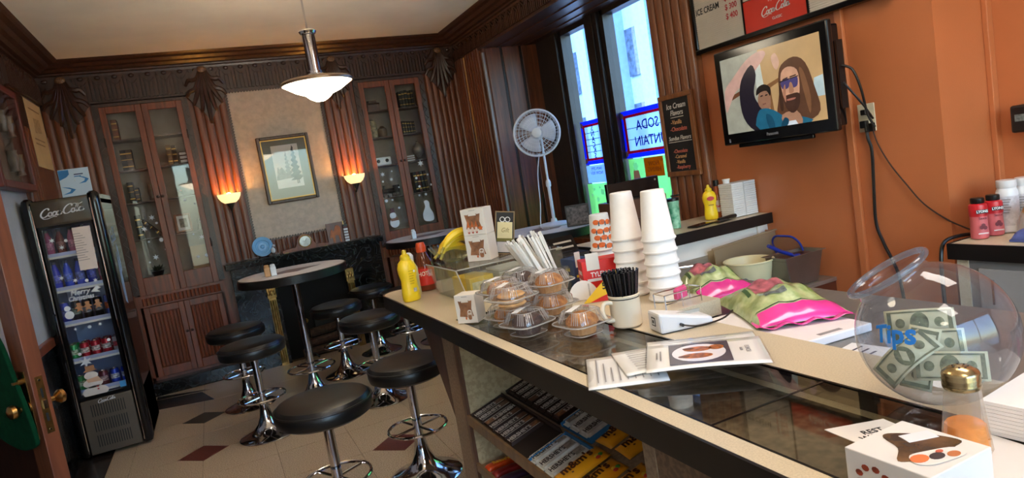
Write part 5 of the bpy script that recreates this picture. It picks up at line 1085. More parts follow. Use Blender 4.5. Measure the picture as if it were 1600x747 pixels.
# foam cups in two stacks, upside down
FOAM = M('white foam', (240,238,234), .6, var=.015, scale=50)
cm_ = mesh_of('cup', MB().lathe([(.0575,0),(.0600,.004),(.0600,.012),(.0570,.016),(.041,.178),(.039,.180),(.001,.180)],40,cap=False), True); cm_.materials.append(FOAM); rm_ = mesh_of('rolled_rim', MB().ring((0,0,.007),.0580,.0042,40,8), True); rm_.materials.append(FOAM)
def cup_stack(x, y, n, lean, lab):
    for k in range(n):
        t = thing('foam_cup', (ORD[k] if k < n-1 else 'topmost')+' white foam cup from the bottom of the '+lab+' upside-down stack', 'cup', mtx=Matrix.Translation((x,y,Z))@Matrix.Rotation(lean,4,'Y')@Matrix.Translation((0,0,.042*k)), group='stacked white foam cups')
        link('cup', cm_, None, t); link('rolled_rim', rm_, None, t)
cup_stack(1.405,1.905,6,0,'nearer'); cup_stack(1.395,2.085,6,0,'farther')
fc = mesh_of('cup', MB().lathe([(.044*1.2,0),(.0455*1.2,.004),(.043*1.2,.008),(.033*1.2,.15),(.031*1.2,.152),(.001,.152)],32,cap=False), True); FLW = M('white floral paper cup', (226,234,236), .5, var=.03); fc.materials.append(FLW)
FO = M('orange poppy print', (236,122,60), .5, var=.15, scale=90); FT = M('teal leaf print', (70,110,130), .5)
for k in range(2):
    t = thing('paper_cup', ('upper','lower')[1-k]+' of two nested floral paper cups behind the medicine boxes', 'cup', (1.45,2.35,Z+.125+.022*k), 0, 'floral paper cups')
    link('cup', fc, None, t); O('rolled_rim', MB().ring((0,0,.004),.0535,.0034,32,8), WHITE, t, True)
    rr = random.Random(2)
    def onc(ang, z, pts, mat, nm):
        mb = MB(); Q = []
        for (dx, dz) in pts:
            zz = z+dz; r_ = .0518-(zz-.008)*.0845+.0006; Q.append((r_*math.cos(ang+dx/.038), r_*math.sin(ang+dx/.038), zz))
        c0 = tuple(sum(q[i] for q in Q)/len(Q) for i in range(3)); rr0 = math.hypot(c0[0],c0[1]); R0 = .0518-(c0[2]-.008)*.0845+.0012; c0 = (c0[0]*R0/rr0,c0[1]*R0/rr0,c0[2])
        mb.add([c0]+Q, [(0,1+i,1+(i+1) % len(Q)) for i in range(len(Q))]); return O(nm, mb, mat, t)
    if k == 1:
        for q in range(20):
            a = -2.8+(q % 5)*.62+(.3 if (q//5) % 2 else 0); z = .024+.031*(q//5)+rr.uniform(-.004,.004)
            onc(a, z, ell(0,0,.013,.011,9), FO, 'poppy_print'); onc(a+.28, z-.008, [(-.002,-.008),(.002,-.008),(.003,.006),(0,.012),(-.002,.004)], FT, 'leaf_print')
t = thing('cup_box', 'white cardboard box the floral paper cups stand on', 'box', (1.45,2.35,Z)); O('carton', MB().box(-.06,.06,-.05,.05,0,.124), CARD, t, bevel=.002); O('tape', MB().box(-.06,.06,-.012,.012,.124,.1245), CLEAR, t)
# mug of black stirrers
MUG = M('cream glazed mug', (228,214,188), .25, var=.02)
mg = thing('mug', 'cream mug packed with black drinking straws on the counter', 'mug', (1.118,1.735,Z)); mg.scale = (1.18,1.18,1.08); O('body', MB().lathe([(.036,0),(.040,.004),(.041,.02),(.041,.088),(.0425,.092),(.040,.094),(.037,.09),(.037,.01),(.001,.01)],36), MUG, mg, True); O('dark_line', MB().lathe([(.0414,.083),(.0416,.086)],36,cap=False), INK, mg, True); O('handle', MB().tube(smooth_pts([(-.038,.0,.075),(-.06,.004,.078),(-.068,.006,.055),(-.058,.004,.028),(-.038,0,.025)],5),.0065,10), MUG, mg, True)
O('inner_liner', MB().lathe([(.036,.012),(.036,.088)],24,cap=False), MUG, mg, True)  # inside wall of the mug in the same cream glaze
bs_ = mesh_of('straw', MB().cyl((0,0,0),(0,0,.165),.0033,n=6), True); bs_.materials.append(M('black straw plastic',(22,22,26),.25)); rr = random.Random(9); k = 0
for ring_, nn in ((.0,1),(.009,6),(.018,12),(.027,18),(.036,24)):
    for q in range(nn):
        a = 2*PI*q/nn+ring_*40; t = thing('black_straw', 'thin black drinking straw standing in the cream mug', 'straw', mtx=Matrix.Translation((1.118+ring_*.8*math.cos(a),1.735+ring_*.8*math.sin(a),Z+.0115))@Matrix.Rotation(a,4,'Z')@Matrix.Rotation(ring_*4.6+rr.uniform(-.02,.02),4,'Y'), group='black straws in the mug')
        link('straw', bs_, None, t); k += 1
# card reader
cr = thing('card_reader', 'white wedge card reader with a square logo beside the mug', 'card reader', (1.20,1.575,Z), math.radians(-12))
O('body', MB().add([(-.085,-.043,0),(.085,-.043,0),(.085,.043,0),(-.085,.043,0),(-.085,-.04,.062),(.085,-.04,.022),(.085,.04,.022),(-.085,.04,.062)],[(3,2,1,0),(4,5,6,7),(0,1,5,4),(1,2,6,5),(2,3,7,6),(3,0,4,7)]), WHITE, cr, bevel=.008)
F = frame((-.0855,.0,.032),(0,-1,0),(0,0,1)); lg = flat([(-.013,-.013),(.013,-.013),(.013,.013),(-.013,.013)], F, INK, cr, 'logo_outer', 0); flat(rect(-.0095,.0095,-.0095,.0095), F, WHITE, cr, 'logo_white', .0006); flat(rect(-.0045,.0045,-.0045,.0045), F, INK, cr, 'logo_centre', .0012)
F = frame((-.055,-.0425,.028),(1,0,0),(0,0,1)); 
O('base_pad', MB().box(-.08,.08,-.038,.038,-.0008,.001), BLK, cr); O('plug', MB().cyl((-.02,-.042,.018),(-.02,-.055,.018),.005,n=10), BLK, cr); O('slot', MB().box(-.05,.06,-.012,-.009,.036,.046), STEEL, cr)
O('cord', MB().tube(smooth_pts([(-.02,-.05,.018),(.03,-.06,.008),(.12,-.03,.004),(.19,.03,.004)],5),.0028,6), BLK, cr, True)
wr_ = thing('wire_rack', 'small chrome wire rack around the foot of the foam cups', 'rack', (1.36,1.79,Z))
for (p, q) in (((-.07,-.03,.05),(.08,-.03,.05)),((-.07,.03,.05),(.08,.03,.05)),((-.07,-.03,.0),(-.07,-.03,.05)),((.08,-.03,0),(.08,-.03,.05)),((.0,-.03,0),(0,-.03,.05)),((-.07,.03,0),(-.07,.03,.05)),((.08,.03,0),(.08,.03,.05)),((.08,-.03,.05),(.08,.03,.05)),((-.07,-.03,.05),(-.07,.03,.05)),((-.07,-.03,.02),(.08,-.03,.02))): O('wire', MB().cyl(p,q,.0022,n=6), CHR, wr_)
t = thing('sweetener_packet', 'pink paper packet in the wire rack', 'packet', (1.375,1.785,Z+.022), .3); O('packet', MB().box(-.03,.03,-.008,.008,0,.034), M('pink paper',(232,90,140),.5), t, bevel=.003); O('crimp', MB().box(-.03,.03,-.001,.001,.034,.04), M('pink paper',(232,90,140),.5), t)
# muffin clamshells
CLR = glass('clamshell plastic', (250,250,250), .03, 1.62, .09)
MUF = M('golden muffin crumb', (196,134,66), .8, var=.3, scale=70, rgb2=(142,86,40), bump=.6, bscale=60); CHOC = M('dark chocolate muffin', (70,40,32), .8, var=.3, scale=45, bump=.6, bscale=60); CUPP = M('tan baking paper', (196,142,86), .7, var=.1); CHCP = M('dark baking paper', (64,36,34), .7); COOK = M('pale cookie', (216,166,104), .8, var=.15, scale=30)
CSM = {}
def clam_meshes():
    def sq(a, n=24, p=4):
        return [(a*math.copysign(abs(math.cos(2*PI*k/n))**(2/p),math.cos(2*PI*k/n)), a*math.copysign(abs(math.sin(2*PI*k/n))**(2/p),math.sin(2*PI*k/n))) for k in range(n)]
    def loft(levels, n=24):
        vs = []; 
        for a, z, rip in levels: vs += [(x*(1+rip*(k % 2)), y*(1+rip*(k % 2)), z) for k, (x, y) in enumerate(sq(a,n))]
        fs = [(i*n+k, i*n+(k+1) % n, (i+1)*n+(k+1) % n, (i+1)*n+k) for i in range(len(levels)-1) for k in range(n)]
        return MB().add(vs, fs)
    tray = loft([(.001,.001,0),(.044,.001,0),(.047,.006,0),(.054,.036,.0),(.068,.037,0),(.069,.034,0)]); lid = loft([(.069,.041,0),(.068,.039,0),(.056,.039,0),(.052,.062,.035),(.042,.076,.04),(.036,.078,0),(.001,.078,0)],48)
    return mesh_of('tray', tray, True), mesh_of('lid', lid, True)
CSM['tray'], CSM['lid'] = clam_meshes(); CSM['tray'].materials.append(CLR); CSM['lid'].materials.append(CLR)
EDG = glass('clamshell edge highlight', (255,255,255), .05, 1.6, .42, (250,250,250))  # whitish rims and ribs carry the plastic's highlights in their colour
def sqp(a, z, n=32, p=4): return [(a*math.copysign(abs(math.cos(2*PI*k/n))**(2/p),math.cos(2*PI*k/n)), a*math.copysign(abs(math.sin(2*PI*k/n))**(2/p),math.sin(2*PI*k/n)), z) for k in range(n)]
CSM['flange'] = mesh_of('flange', MB().tube(sqp(.069,.038),.0022,6,True).tube(sqp(.045,.002),.0014,6,True).tube(sqp(.041,.0765),.0012,6,True), True)
rb_ = MB(); A_, B_ = sqp(.0545,.042,40), sqp(.0425,.0755,40)
for k in range(40):
    if k % 5: rb_.bar(A_[k], B_[k], .0022, .0012)
CSM['ribs'] = mesh_of('ribs', rb_)
for k_ in ('flange','ribs'): CSM[k_].materials.append(EDG)
LBL = mesh_of('seal_label', MB().box(-.034,.034,.012,.030,.0785,.0792)); LBL.materials.append(PAPER)
def clam(x, y, z, rz, filling, label):
    t = thing('clamshell_box', label, 'container', (x,y,z), rz, 'clear bakery clamshells on the counter')
    for nm in ('tray','lid'): link(nm, CSM[nm], None, t)
    link('seal_label', LBL, None, t, Matrix.Rotation(.5,4,'Z')); link('flange', CSM['flange'], None, t); link('ribs', CSM['ribs'], None, t); t.scale = (1.15,1.15,1.0)
    u = thing('muffin' if filling != 'cookie' else 'cookie_stack', {'gold':'golden crumb muffin','choc':'dark chocolate muffin','cookie':'round sandwich cookies'}[filling]+' inside the '+label, 'muffin' if filling != 'cookie' else 'cookies', (x,y,z+.002), rz, 'baked goods in the clamshells'); u.scale = (1.28,1.28,1.08)
    if filling == 'cookie':
        for k in range(3): O('cookie', MB().lathe([(.001,.004+.014*k),(.034,.005+.014*k),(.038,.010+.014*k),(.034,.015+.014*k),(.001,.017+.014*k)],28), COOK, u, True)
        O('cream_layer', MB().lathe([(.034,.018),(.034,.021),(.001,.021)],24), CARD, u)
    else:
        m_, p_ = (MUF, CUPP) if filling == 'gold' else (CHOC, CHCP); n = 40; vs = []
        for a, zz in ((.030,0),(.037,.034)): vs += [(a*(1+.03*(k % 2))*math.cos(2*PI*k/n), a*(1+.03*(k % 2))*math.sin(2*PI*k/n), zz) for k in range(n)]
        O('paper_cup', MB().add(vs, [(k,(k+1) % n,n+(k+1) % n,n+k) for k in range(n)]+[tuple(range(n-1,-1,-1))]), p_, u)
        O('muffin_top', MB().grid(lambda a,v: ((.041*math.cos(v*PI/2))*math.cos(2*PI*a)*(1+.03*math.sin(9*2*PI*a)), (.041*math.cos(v*PI/2))*math.sin(2*PI*a)*(1+.03*math.sin(7*2*PI*a+1)), .030+.034*math.sin(v*PI/2)),30,8,True), m_, u, True)
clam(.875,1.955,Z,.25,'choc','front clamshell at the glass edge of the muffin group'); clam(.885,2.125,Z,.2,'gold','clamshell behind the chocolate muffin, next to the small bakery box'); clam(.865,2.03,Z+.0805,.3,'cookie','upper front clamshell stacked on the left pair'); clam(.895,2.185,Z+.0805,.15,'gold','upper rear clamshell stacked on the left pair')
clam(1.06,2.115,Z,.2,'gold','lower clamshell of the right stack of muffins'); clam(1.06,2.12,Z+.0805,.2,'gold','upper clamshell of the right stack of muffins'); clam(1.06,2.30,Z+.0,.1,'gold','clamshell hidden behind the right stack of muffins'); clam(1.03,2.29,Z+.0805,.1,'choc','upper rear clamshell before the acrylic bin')
clam(.985,1.785,Z,.15,'gold','single clamshell standing apart in front of the mug')
# laminated menus
LAMI = M('laminated white page', (240,240,238), .18, var=.01, coat=.5)
def menu(c, ang, w_, h_, z, label, photo):
    t = thing('menu_sheet', label, 'menu', (c[0],c[1],z), ang, 'laminated menus on the counter')
    O('page', MB().grid(lambda u,v: (-w_/2+w_*u,-h_/2+h_*v,.004*math.sin(PI*u)*math.cos(2*v)),10,8), LAMI, t, True, solid=.0008); O('laminate_border', MB().box(-w_/2-.004,w_/2+.004,-h_/2-.004,h_/2+.004,-.0012,-.0006), CLEAR, t)
    F = Matrix.Translation((0,0,.0048))
    if photo:
        p_ = O('food_photo', MB(F).box(-.085,.06,-.078,.078,0,.0005), M('dark photo ground',(92,84,92),.25,var=.15), t)
        flat(ell(-.014,.0,.064,.066,28), F, M('white plate photo',(228,224,230),.2,var=.03), p_, 'plate_picture', .0006)
        for (x, y, a) in ((-.015,.026,.034),(-.02,-.026,.038),(.03,.03,.018)): flat(ell(x,y,a,.019,16), F, M('toasted food print',(206,120,50),.3,var=.35,scale=70), p_, 'food_picture', .0012)
        for (x, y, a) in ((-.038,.03,.014),(-.05,-.028,.014)): flat(ell(x,y,a,.008,12), F, M('brown food print',(120,60,30),.3,var=.3), p_, 'food_picture', .0016)
        text('LUNCH', .016, F@Matrix.Translation((.10,.0,0))@Matrix.Rotation(-PI/2+.0,4,'Z'), M('grey menu print',(110,106,104),.5), t, .9); text('MENU', .009, F@Matrix.Translation((.085,.0,0))@Matrix.Rotation(-PI/2,4,'Z'), M('grey menu print',(110,106,104),.5), t, .9)
        for k in range(2): flat(rect(-.108-.009*k,-.104-.009*k,-.035+.01*k,.035-.01*k), F, M('grey menu print',(110,106,104),.5), t, 'print_line', .0001)
    else:
        for k in range(9): flat(rect(-w_*.38,w_*.38-(k*37 % 5)*.02,h_*.36-k*.018,h_*.36-k*.018+.003), F, M('grey menu print',(150,146,144),.5), t, 'print_line', .0001)
menu((.865,1.385),math.radians(60),.24,.19,Z+.002,'lowest menu sheet with printed lines, poking out at the counter edge',False); menu((.99,1.36),math.radians(-22),.27,.20,Z+.009,'menu sheet lying between the others on the glass top',False); menu((1.065,1.32),math.radians(-34),.275,.20,Z+.0095+.007,'second menu sheet just under the food photo menu',False); menu((1.02,1.262),math.radians(-37),.28,.21,Z+.024,'top laminated menu with a photo of food on a white plate',True)
# tip bowl
tc = Vector((1.142,.768,Z+.128)); R = .13
ax = Vector((-.31,.39,.87)).normalized(); zr = Vector((0,0,1)).rotation_difference(ax).to_matrix().to_4x4()
tj = thing('tip_bowl', 'large clear tilted fishbowl jar of dollar tips on the counter', 'tip jar', (tc.x,tc.y,Z)); TL = Matrix.Translation((0,0,.128))
TG = glass('tip bowl glass', (235,240,246), .015, 1.6, .05, (200,220,245))
th0 = .54
prof = [(R*math.sin(t_),R*math.cos(t_)) for t_ in [th0+(PI-th0)*k/30 for k in range(31)]]
neck = [(R*math.sin(th0)+.006,R*math.cos(th0)+.022),(R*math.sin(th0)-.001,R*math.cos(th0)+.016),(R*math.sin(th0)-.003,R*math.cos(th0)+.008)]
bm_ = MB(TL@zr).lathe(neck+prof,56,cap=False); bm_.v = [(x,y,max(z,.003)) for x,y,z in bm_.v]
O('bowl', bm_, TG, tj, True); O('rolled_rim', MB(TL@zr).ring((0,0,R*math.cos(th0)+.022),R*math.sin(th0)+.006,.006,48,10), glass('thick glass rim', (225,232,240), .02, 1.6, .15, (200,215,235)), tj, True)
me = text_mesh('Tips', .052, 1, .03, .1).copy(); me.materials.clear()
vd = Vector((-tc.x,-tc.y,1.65-tc.z)).normalized(); fr_ = Vector((0,0,1)).cross(vd).normalized(); fu = vd.cross(fr_)
for v in me.vertices:
    d = (vd*R+fr_*(v.co.x-.072)+fu*(v.co.y-.004)).normalized()*(R+.0012+(.0006 if v.co.z > 0 else 0)); v.co = d
link('tips_lettering', me, M('blue glass marker', (40,130,215), .4), tj, TL); 
BILL = M('dollar bill paper', (206,199,162), .75, var=.1, scale=12); BINK = M('dollar green ink', (128,130,98), .75, var=.25, scale=90)
def bill(mtx, label, curl=.015):
    t = thing('dollar_bill', label, 'banknote', mtx=mtx, group='dollar bills in the tip bowl')
    w_, h_ = .112, .05; fn_ = lambda z0: (lambda u,v: (-w_/2+w_*u,-h_/2+h_*v,curl*math.cos(PI*(u-.5))+z0))
    O('note', MB().grid(fn_(0),8,2), BILL, t, True, solid=.0004)
    def bent(pts, nm):
        mb = MB(); mb.add([(x,y,curl*math.cos(PI*x/w_)+.0009) for x,y in pts],[tuple(range(len(pts)))]); O(nm, mb, BINK, t)
    for s in (-1,1):
        mb = MB().grid(lambda u,v: (-w_*.46+w_*.92*u, s*h_*.40+h_*.05*(v-.5)*2*.6, curl*math.cos(PI*(u-.5)*.92)+.0008),8,1); O('printed_border', mb, BINK, t)
        bent([(s*w_*.40,-h_*.38),(s*w_*.46,-h_*.38),(s*w_*.46,h_*.38),(s*w_*.40,h_*.38)],'printed_border')
    bent(ell(0,0,.015,.019,16),'portrait_oval')
    for x in (-.031,.031): bent(ell(x,.0,.008,.009,12),'printed_seal')
for k, (a_, b_, d_, ro, tl, lb) in enumerate(((.018,-.058,.045,.02,.1,'dollar bill standing nearest the front glass of the tip bowl'),(-.025,-.045,.03,1.35,.1,'dollar bill standing on end at the left inside the tip bowl'),(-.01,-.02,.012,.06,.05,'dollar bill upright in the middle of the tip bowl'),(-.022,.018,-.005,.05,.05,'dollar bill standing highest in the tip bowl'),(-.045,-.045,.035,.75,.3,'curled dollar bill low at the left of the tip bowl'),(.02,-.05,.0,-.9,.1,'dollar bill leaning to the right inside the tip bowl'),(-.03,-.04,.0,1.2,.0,'dollar bill on end behind the others in the tip bowl'))):
    p_ = tc+fr_*a_+fu*b_+vd*d_; r_ = (fr_*math.cos(ro)+fu*math.sin(ro)).normalized(); u_ = (fu*math.cos(ro)-fr_*math.sin(ro)-vd*tl).normalized(); n_ = r_.cross(u_).normalized(); u_ = n_.cross(r_)
    bill(Matrix(((r_.x,u_.x,n_.x,p_.x),(r_.y,u_.y,n_.y,p_.y),(r_.z,u_.z,n_.z,p_.z),(0,0,0,1))),lb,.010 if k != 4 else .02)
# spice shaker
ss = thing('spice_shaker', 'glass cheese shaker half full of orange powder at the front right', 'shaker', (.985,.628,Z)); n = 10
def poly(levels, n=10): return MB().add([(r_*math.cos(2*PI*(k+.5)/n),r_*math.sin(2*PI*(k+.5)/n),z) for r_,z in levels for k in range(n)],[(i*n+k,i*n+(k+1) % n,(i+1)*n+(k+1) % n,(i+1)*n+k) for i in range(len(levels)-1) for k in range(n)])
O('glass_body', poly([(.001,.001),(.032,.001),(.0345,.006),(.033,.02),(.0235,.108)]), glass('shaker glass', (245,240,230), .03, 1.55, .14), ss); O('powder', poly([(.001,.004),(.031,.004),(.0305,.02),(.0275,.047),(.02,.052),(.001,.054)]), M('orange spice powder', (236,146,46), .9, var=.08, scale=80), ss, True)
cp = O('lid', MB().lathe([(.0245,.104),(.026,.106),(.0265,.112),(.0255,.114),(.0265,.119),(.0255,.121),(.026,.127),(.024,.132),(.015,.138),(.001,.140)],28), M('worn gold lid',(200,176,128),.22,.9,var=.35,scale=25), ss, True)
for k in range(7): a = 2*PI*k/7; O('hole', MB().cyl((.010*math.cos(a),.010*math.sin(a),.1375),(.010*math.cos(a),.010*math.sin(a),.1395),.0016,n=8), INK, cp)
# pumpkin gift box
pb = thing('gift_box', 'square white gift box with a scarecrow print in the front right corner', 'box', (.828,.600,Z))
O('carton', MB().box(-.064,.064,-.064,.064,0,.070), CARD, pb, bevel=.0015); F = Matrix.Translation((0,0,.0703)); BR = M('brown glossy window',(120,84,52),.25,var=.35,scale=18)
wn = O('window', MB(F).prism([(p.x,p.y) for p in smooth_pts([(-.052,-.01,0),(-.02,.012,0),(-.005,.045,0),(.01,.05,0),(.03,.03,0),(.05,.0,0),(.055,-.03,0),(.03,-.035,0),(.01,-.05,0),(-.015,-.03,0),(-.035,-.025,0)],4,True)],0,.0005), BR, pb)
flat(rect(-.0,.045,.012,.036), F@Matrix.Rotation(-.35,4,'Z'), PAPER, pb, 'ingredient_label', .0006)
flat([(p.x,p.y) for p in smooth_pts([(-.045,-.03,0),(-.03,-.012,0),(.0,-.02,0),(.03,-.035,0),(.025,-.055,0),(-.01,-.052,0),(-.035,-.045,0)],4,True)], F, CARD, pb, 'print_outline', .0008)
for (x, y, a, b, c_, nm) in ((-.03,-.026,.014,.010,(236,120,60),'pumpkin_print'),(-.008,-.036,.012,.008,(60,40,40),'bird_print'),(.012,-.046,.010,.007,(190,110,60),'leaf_print'),(.006,-.03,.006,.004,(200,90,60),'leaf_print')): flat(ell(x,y,a,b,14), F, M('box print %d %d %d' % c_, c_, .5, var=.2), pb, nm, .0014)
Fs = frame((-.0643,0,.03),(0,-1,0),(0,0,1)); Ff = frame((0,-.0643,.03),(1,0,0),(0,0,1))
for q in range(9):
    a = 2*PI*q/9; flat(ell(-.02+.024*math.cos(a),.002+.02*math.sin(a),.006,.005,8), Fs, M('rust wreath print',(170,70,40),.5,var=.3,scale=60), pb, 'wreath_print', 0)
# napkin block, card and glass dish on the right
nb = thing('napkin_block', 'thick block of white napkins beside the tip bowl', 'napkins', (1.17,.565,Z), .1)
for k in range(9): O('napkin', MB().box(-.10,.10,-.095,.095,.0062*k,.0062*k+.0056), M('soft white napkin',(238,232,224),.8,var=.02), nb)
cd_ = sheet('notice_card', 'white card with black capital print under the shaker at the right edge', 'card', [(.93,.70),(1.06,.665),(1.04,.40),(.86,.42)], Z+.001, CARD)
for k, s_ in enumerate(('WILL NOT','ANY OTHER','INDIVIDUALS','D AT THE SU','D TO THE')): text(s_, .020, Matrix.Translation((.03,-.035-.021*k,.0014))@Matrix.Rotation(-.25,4,'Z'), INK, cd_, .9, .01)
c2 = sheet('notice_card', 'white card with black print behind the gift box', 'card', [(.90,.82),(1.0,.78),(.985,.70),(.89,.71)], Z+.0035, CARD); text('REST\nWATCH', .020, Matrix.Translation((.0,.0,.0014))@Matrix.Rotation(-.3,4,'Z'), INK, c2, .9, .01)
gd_ = thing('glass_dish', 'small glass dish of sugar packets cut off by the right edge', 'dish', (1.085,.470,Z+.003)); O('dish', MB().grid(lambda u,v: ((.03+.03*v)*(1+.04*v*math.cos(24*PI*u))*math.cos(2*PI*u),(.03+.03*v)*(1+.04*v*math.cos(24*PI*u))*math.sin(2*PI*u),.002+.035*v*v),48,6,True), GLASS, gd_, True)
for k, (c_, lb) in enumerate((((80,170,90),'green'),((240,240,240),'white'),((210,80,150),'pink'))):
    t = thing('sugar_packet', lb+' sweetener packet standing in the small glass dish', 'packet', mtx=Matrix.Translation((1.085-.018+.018*k,.470,Z+.010))@Matrix.Rotation(.3,4,'Z')@Matrix.Rotation(-.3+.25*k,4,'Y'), group='sweetener packets'); O('packet', MB().box(-.003,.003,-.02,.02,0,.055), M('packet '+lb, c_, .5, var=.1), t, bevel=.001); O('crimp', MB().box(-.0006,.0006,-.02,.02,.055,.06), M('packet '+lb, c_, .5), t)
# ================================================================ SERVICE SIDE
struct('wall_half', MB().box(1.88,2.95,2.93,3.02,0,1.085), M('white half wall', (222,216,208), .6, var=.03))
struct('trim_30', MB().box(2.86,2.90,2.915,2.93,.80,1.085), M('white half wall', (222,216,208), .6), bevel=.003)
lg_ = thing('ledge_shelf', 'cream ledge with a thick black edge on top of the white half wall', 'shelf', (2.4,3.08,1.085))
O('top', MB().box(-.55,.548,-.19,.26,.008,.06), CREAM, lg_); O('black_edge', MB().box(-.555,.548,-.20,-.19,.0,.0615), BLK, lg_); O('black_edge', MB().box(-.56,-.55,-.20,.26,0,.0615), BLK, lg_); O('underside', MB().box(-.55,.548,-.19,.26,0,.008), LAM, lg_)
LZ = 1.148
# sink unit
BRN = M('brown cabinet laminate', (96,48,28), .45, var=.08)
sk = thing('sink_unit', 'steel sink unit with a brown end panel against the orange wall', 'sink', (2.4,2.68,0))
O('cabinet', MB().box(-.52,.545,-.19,.23,0,.775), BRN, sk, bevel=.003)
O('steel_top', MB().box(-.53,-.42,-.195,.235,.775,.795).box(-.10,.545,-.195,.235,.775,.795).box(-.42,-.10,-.195,-.15,.775,.795).box(-.42,-.10,.18,.235,.775,.795), STEEL, sk); O('basin', MB().box(-.42,-.10,-.15,.18,.776,.782), STEEL, sk)
O('backsplash', MB().box(-.53,.24,.232,.244,.795,.985), STEEL, sk, bevel=.002); O('backsplash_ledge', MB().box(-.53,.24,.19,.234,.87,.885), STEEL, sk)
fc_ = O('faucet', MB().tube(smooth_pts([(-.30,.17,.885),(-.30,.16,.95),(-.25,.12,.985),(-.12,.05,.98),(-.07,.02,.965),(-.06,.015,.93)],6),.011,10), CHR, sk, True); O('aerator', MB().cyl((-.06,.015,.935),(-.06,.015,.922),.014,n=12), CHR, fc_)
for x in (-.36,-.24): O('tap_handle', MB().lathe([(.02,0),(.02,.02),(.012,.03),(.016,.045),(.001,.047)],12,(x,.20,.885)), CHR, sk, True)
TUB = M('cream plastic tub', (222,212,168), .4, var=.03)
t = thing('cream_tub', 'round cream plastic tub beside the steel pan on the sink', 'tub', (2.555,2.70,.797)); O('tub', MB().lathe([(.001,.003),(.085,.003),(.095,.012),(.125,.15),(.131,.152),(.131,.158),(.12,.156),(.09,.012),(.001,.01)],36,cap=False), TUB, t, True); O('rim', MB().ring((0,0,.155),.128,.005,36,8), TUB, t, True)
t = thing('plastic_lid_bin', 'long translucent plastic bin leaning behind the cream tub', 'bin', mtx=Matrix.Translation((2.70,2.835,.80))@Matrix.Rotation(-.05,4,'Y')); TRP = glass('milky plastic', (235,225,205), .2, 1.35, .55, (225,212,190))
O('wall', MB().box(-.24,.22,0,.006,.10,.24), TRP, t); O('floor', MB().box(-.23,.21,0,.07,.095,.10), TRP, t); O('lip', MB().box(-.25,.23,-.008,.012,.235,.245), TRP, t, bevel=.003); O('wall', MB().box(-.23,.21,.066,.07,0,.22), TRP, t); O('end', MB().box(.214,.22,0,.07,.10,.24), TRP, t)
pn_ = thing('steel_pan', 'deep steel food pan of brown sauce with a blue spoon', 'pan', (2.74,2.565,.797), .0)
def lo4(a): return [(x,y,z) for (w_,d_,z) in a for (x,y) in ((-w_,-d_),(w_,-d_),(w_,d_),(-w_,d_))]
q = [(.10,.055,.0),(.135,.072,.165),(.148,.085,.168),(.148,.085,.164)]
O('pan', MB().add(lo4(q),[(3,2,1,0)]+[(i*4+k,i*4+(k+1) % 4,(i+1)*4+(k+1) % 4,(i+1)*4+k) for i in range(3) for k in range(4)]), M('dull pan steel',(150,142,132),.32,.85,var=.1), pn_, bevel=.004); O('sauce', MB().box(-.131,.131,-.068,.068,.145,.148), M('dark brown sauce',(92,50,28),.3,var=.3,scale=20,bump=.4,bscale=25), pn_)
t = thing('blue_spoon', 'long blue plastic spoon resting in the steel pan', 'spoon', (2.685,2.55,.957)); BLU = M('royal blue plastic', (28,52,150), .35); O('handle', MB().tube([(-.13,.0,.08),(-.05,0,.035),(.03,0,.0)],.010,8), BLU, t, True); O('bowl', MB().ball((.055,0,-.006),.03,.02,.008,14,8), BLU, t, True)
t = thing('clear_tray', 'clear rounded tray with a dark blue rim leaning on the orange wall', 'tray', mtx=Matrix.Translation((2.925,2.72,.80))@Matrix.Rotation(math.radians(-20),4,'Y')@Matrix.Rotation(PI/2,4,'Y'))
def rr_(w_,h_,r_): return [(x*1.0,y) for x,y in rounded(-w_,w_,-h_,h_,r_,('ne','nw','se','sw'))]
O('sheet', MB(Matrix.Translation((-.125,0,0))).prism(rr_(.115,.095,.06),0,.003), TRP, t); O('blue_rim', MB(Matrix.Translation((-.125,0,.002))).tube([(x,y,0) for x,y in rr_(.118,.098,.062)],.006,8,True), BLU, t, True)
t = thing('grey_cloth', 'crumpled grey blue cloth beside the cream tub', 'cloth', (2.40,2.58,.797)); rr = random.Random(4); O('cloth', MB().grid(lambda u,v: (.055*math.cos(2*PI*u)*math.cos(v*PI/2)*(1+.15*math.sin(5*2*PI*u)),.05*math.sin(2*PI*u)*math.cos(v*PI/2),.09*math.sin(v*PI/2)*(1+.1*math.sin(4*2*PI*u))),24,8,True), M('grey blue cloth',(104,104,128),.9,var=.2), t, True); O('hem', MB().ring((0,0,.004),.055,.004,24,6), M('grey blue cloth',(104,104,128),.9), t)
t = thing('red_scrubber', 'dark red scrubbing pad beside the grey cloth', 'pad', (2.49,2.54,.797)); O('pad', MB().box(-.04,.04,-.03,.03,0,.03), M('dark red scrub',(120,34,28),.9,var=.4,scale=60,bump=.5), t, bevel=.01); O('band', MB().box(-.041,.041,-.008,.008,.001,.0305), M('rust band',(90,28,22),.8), t)
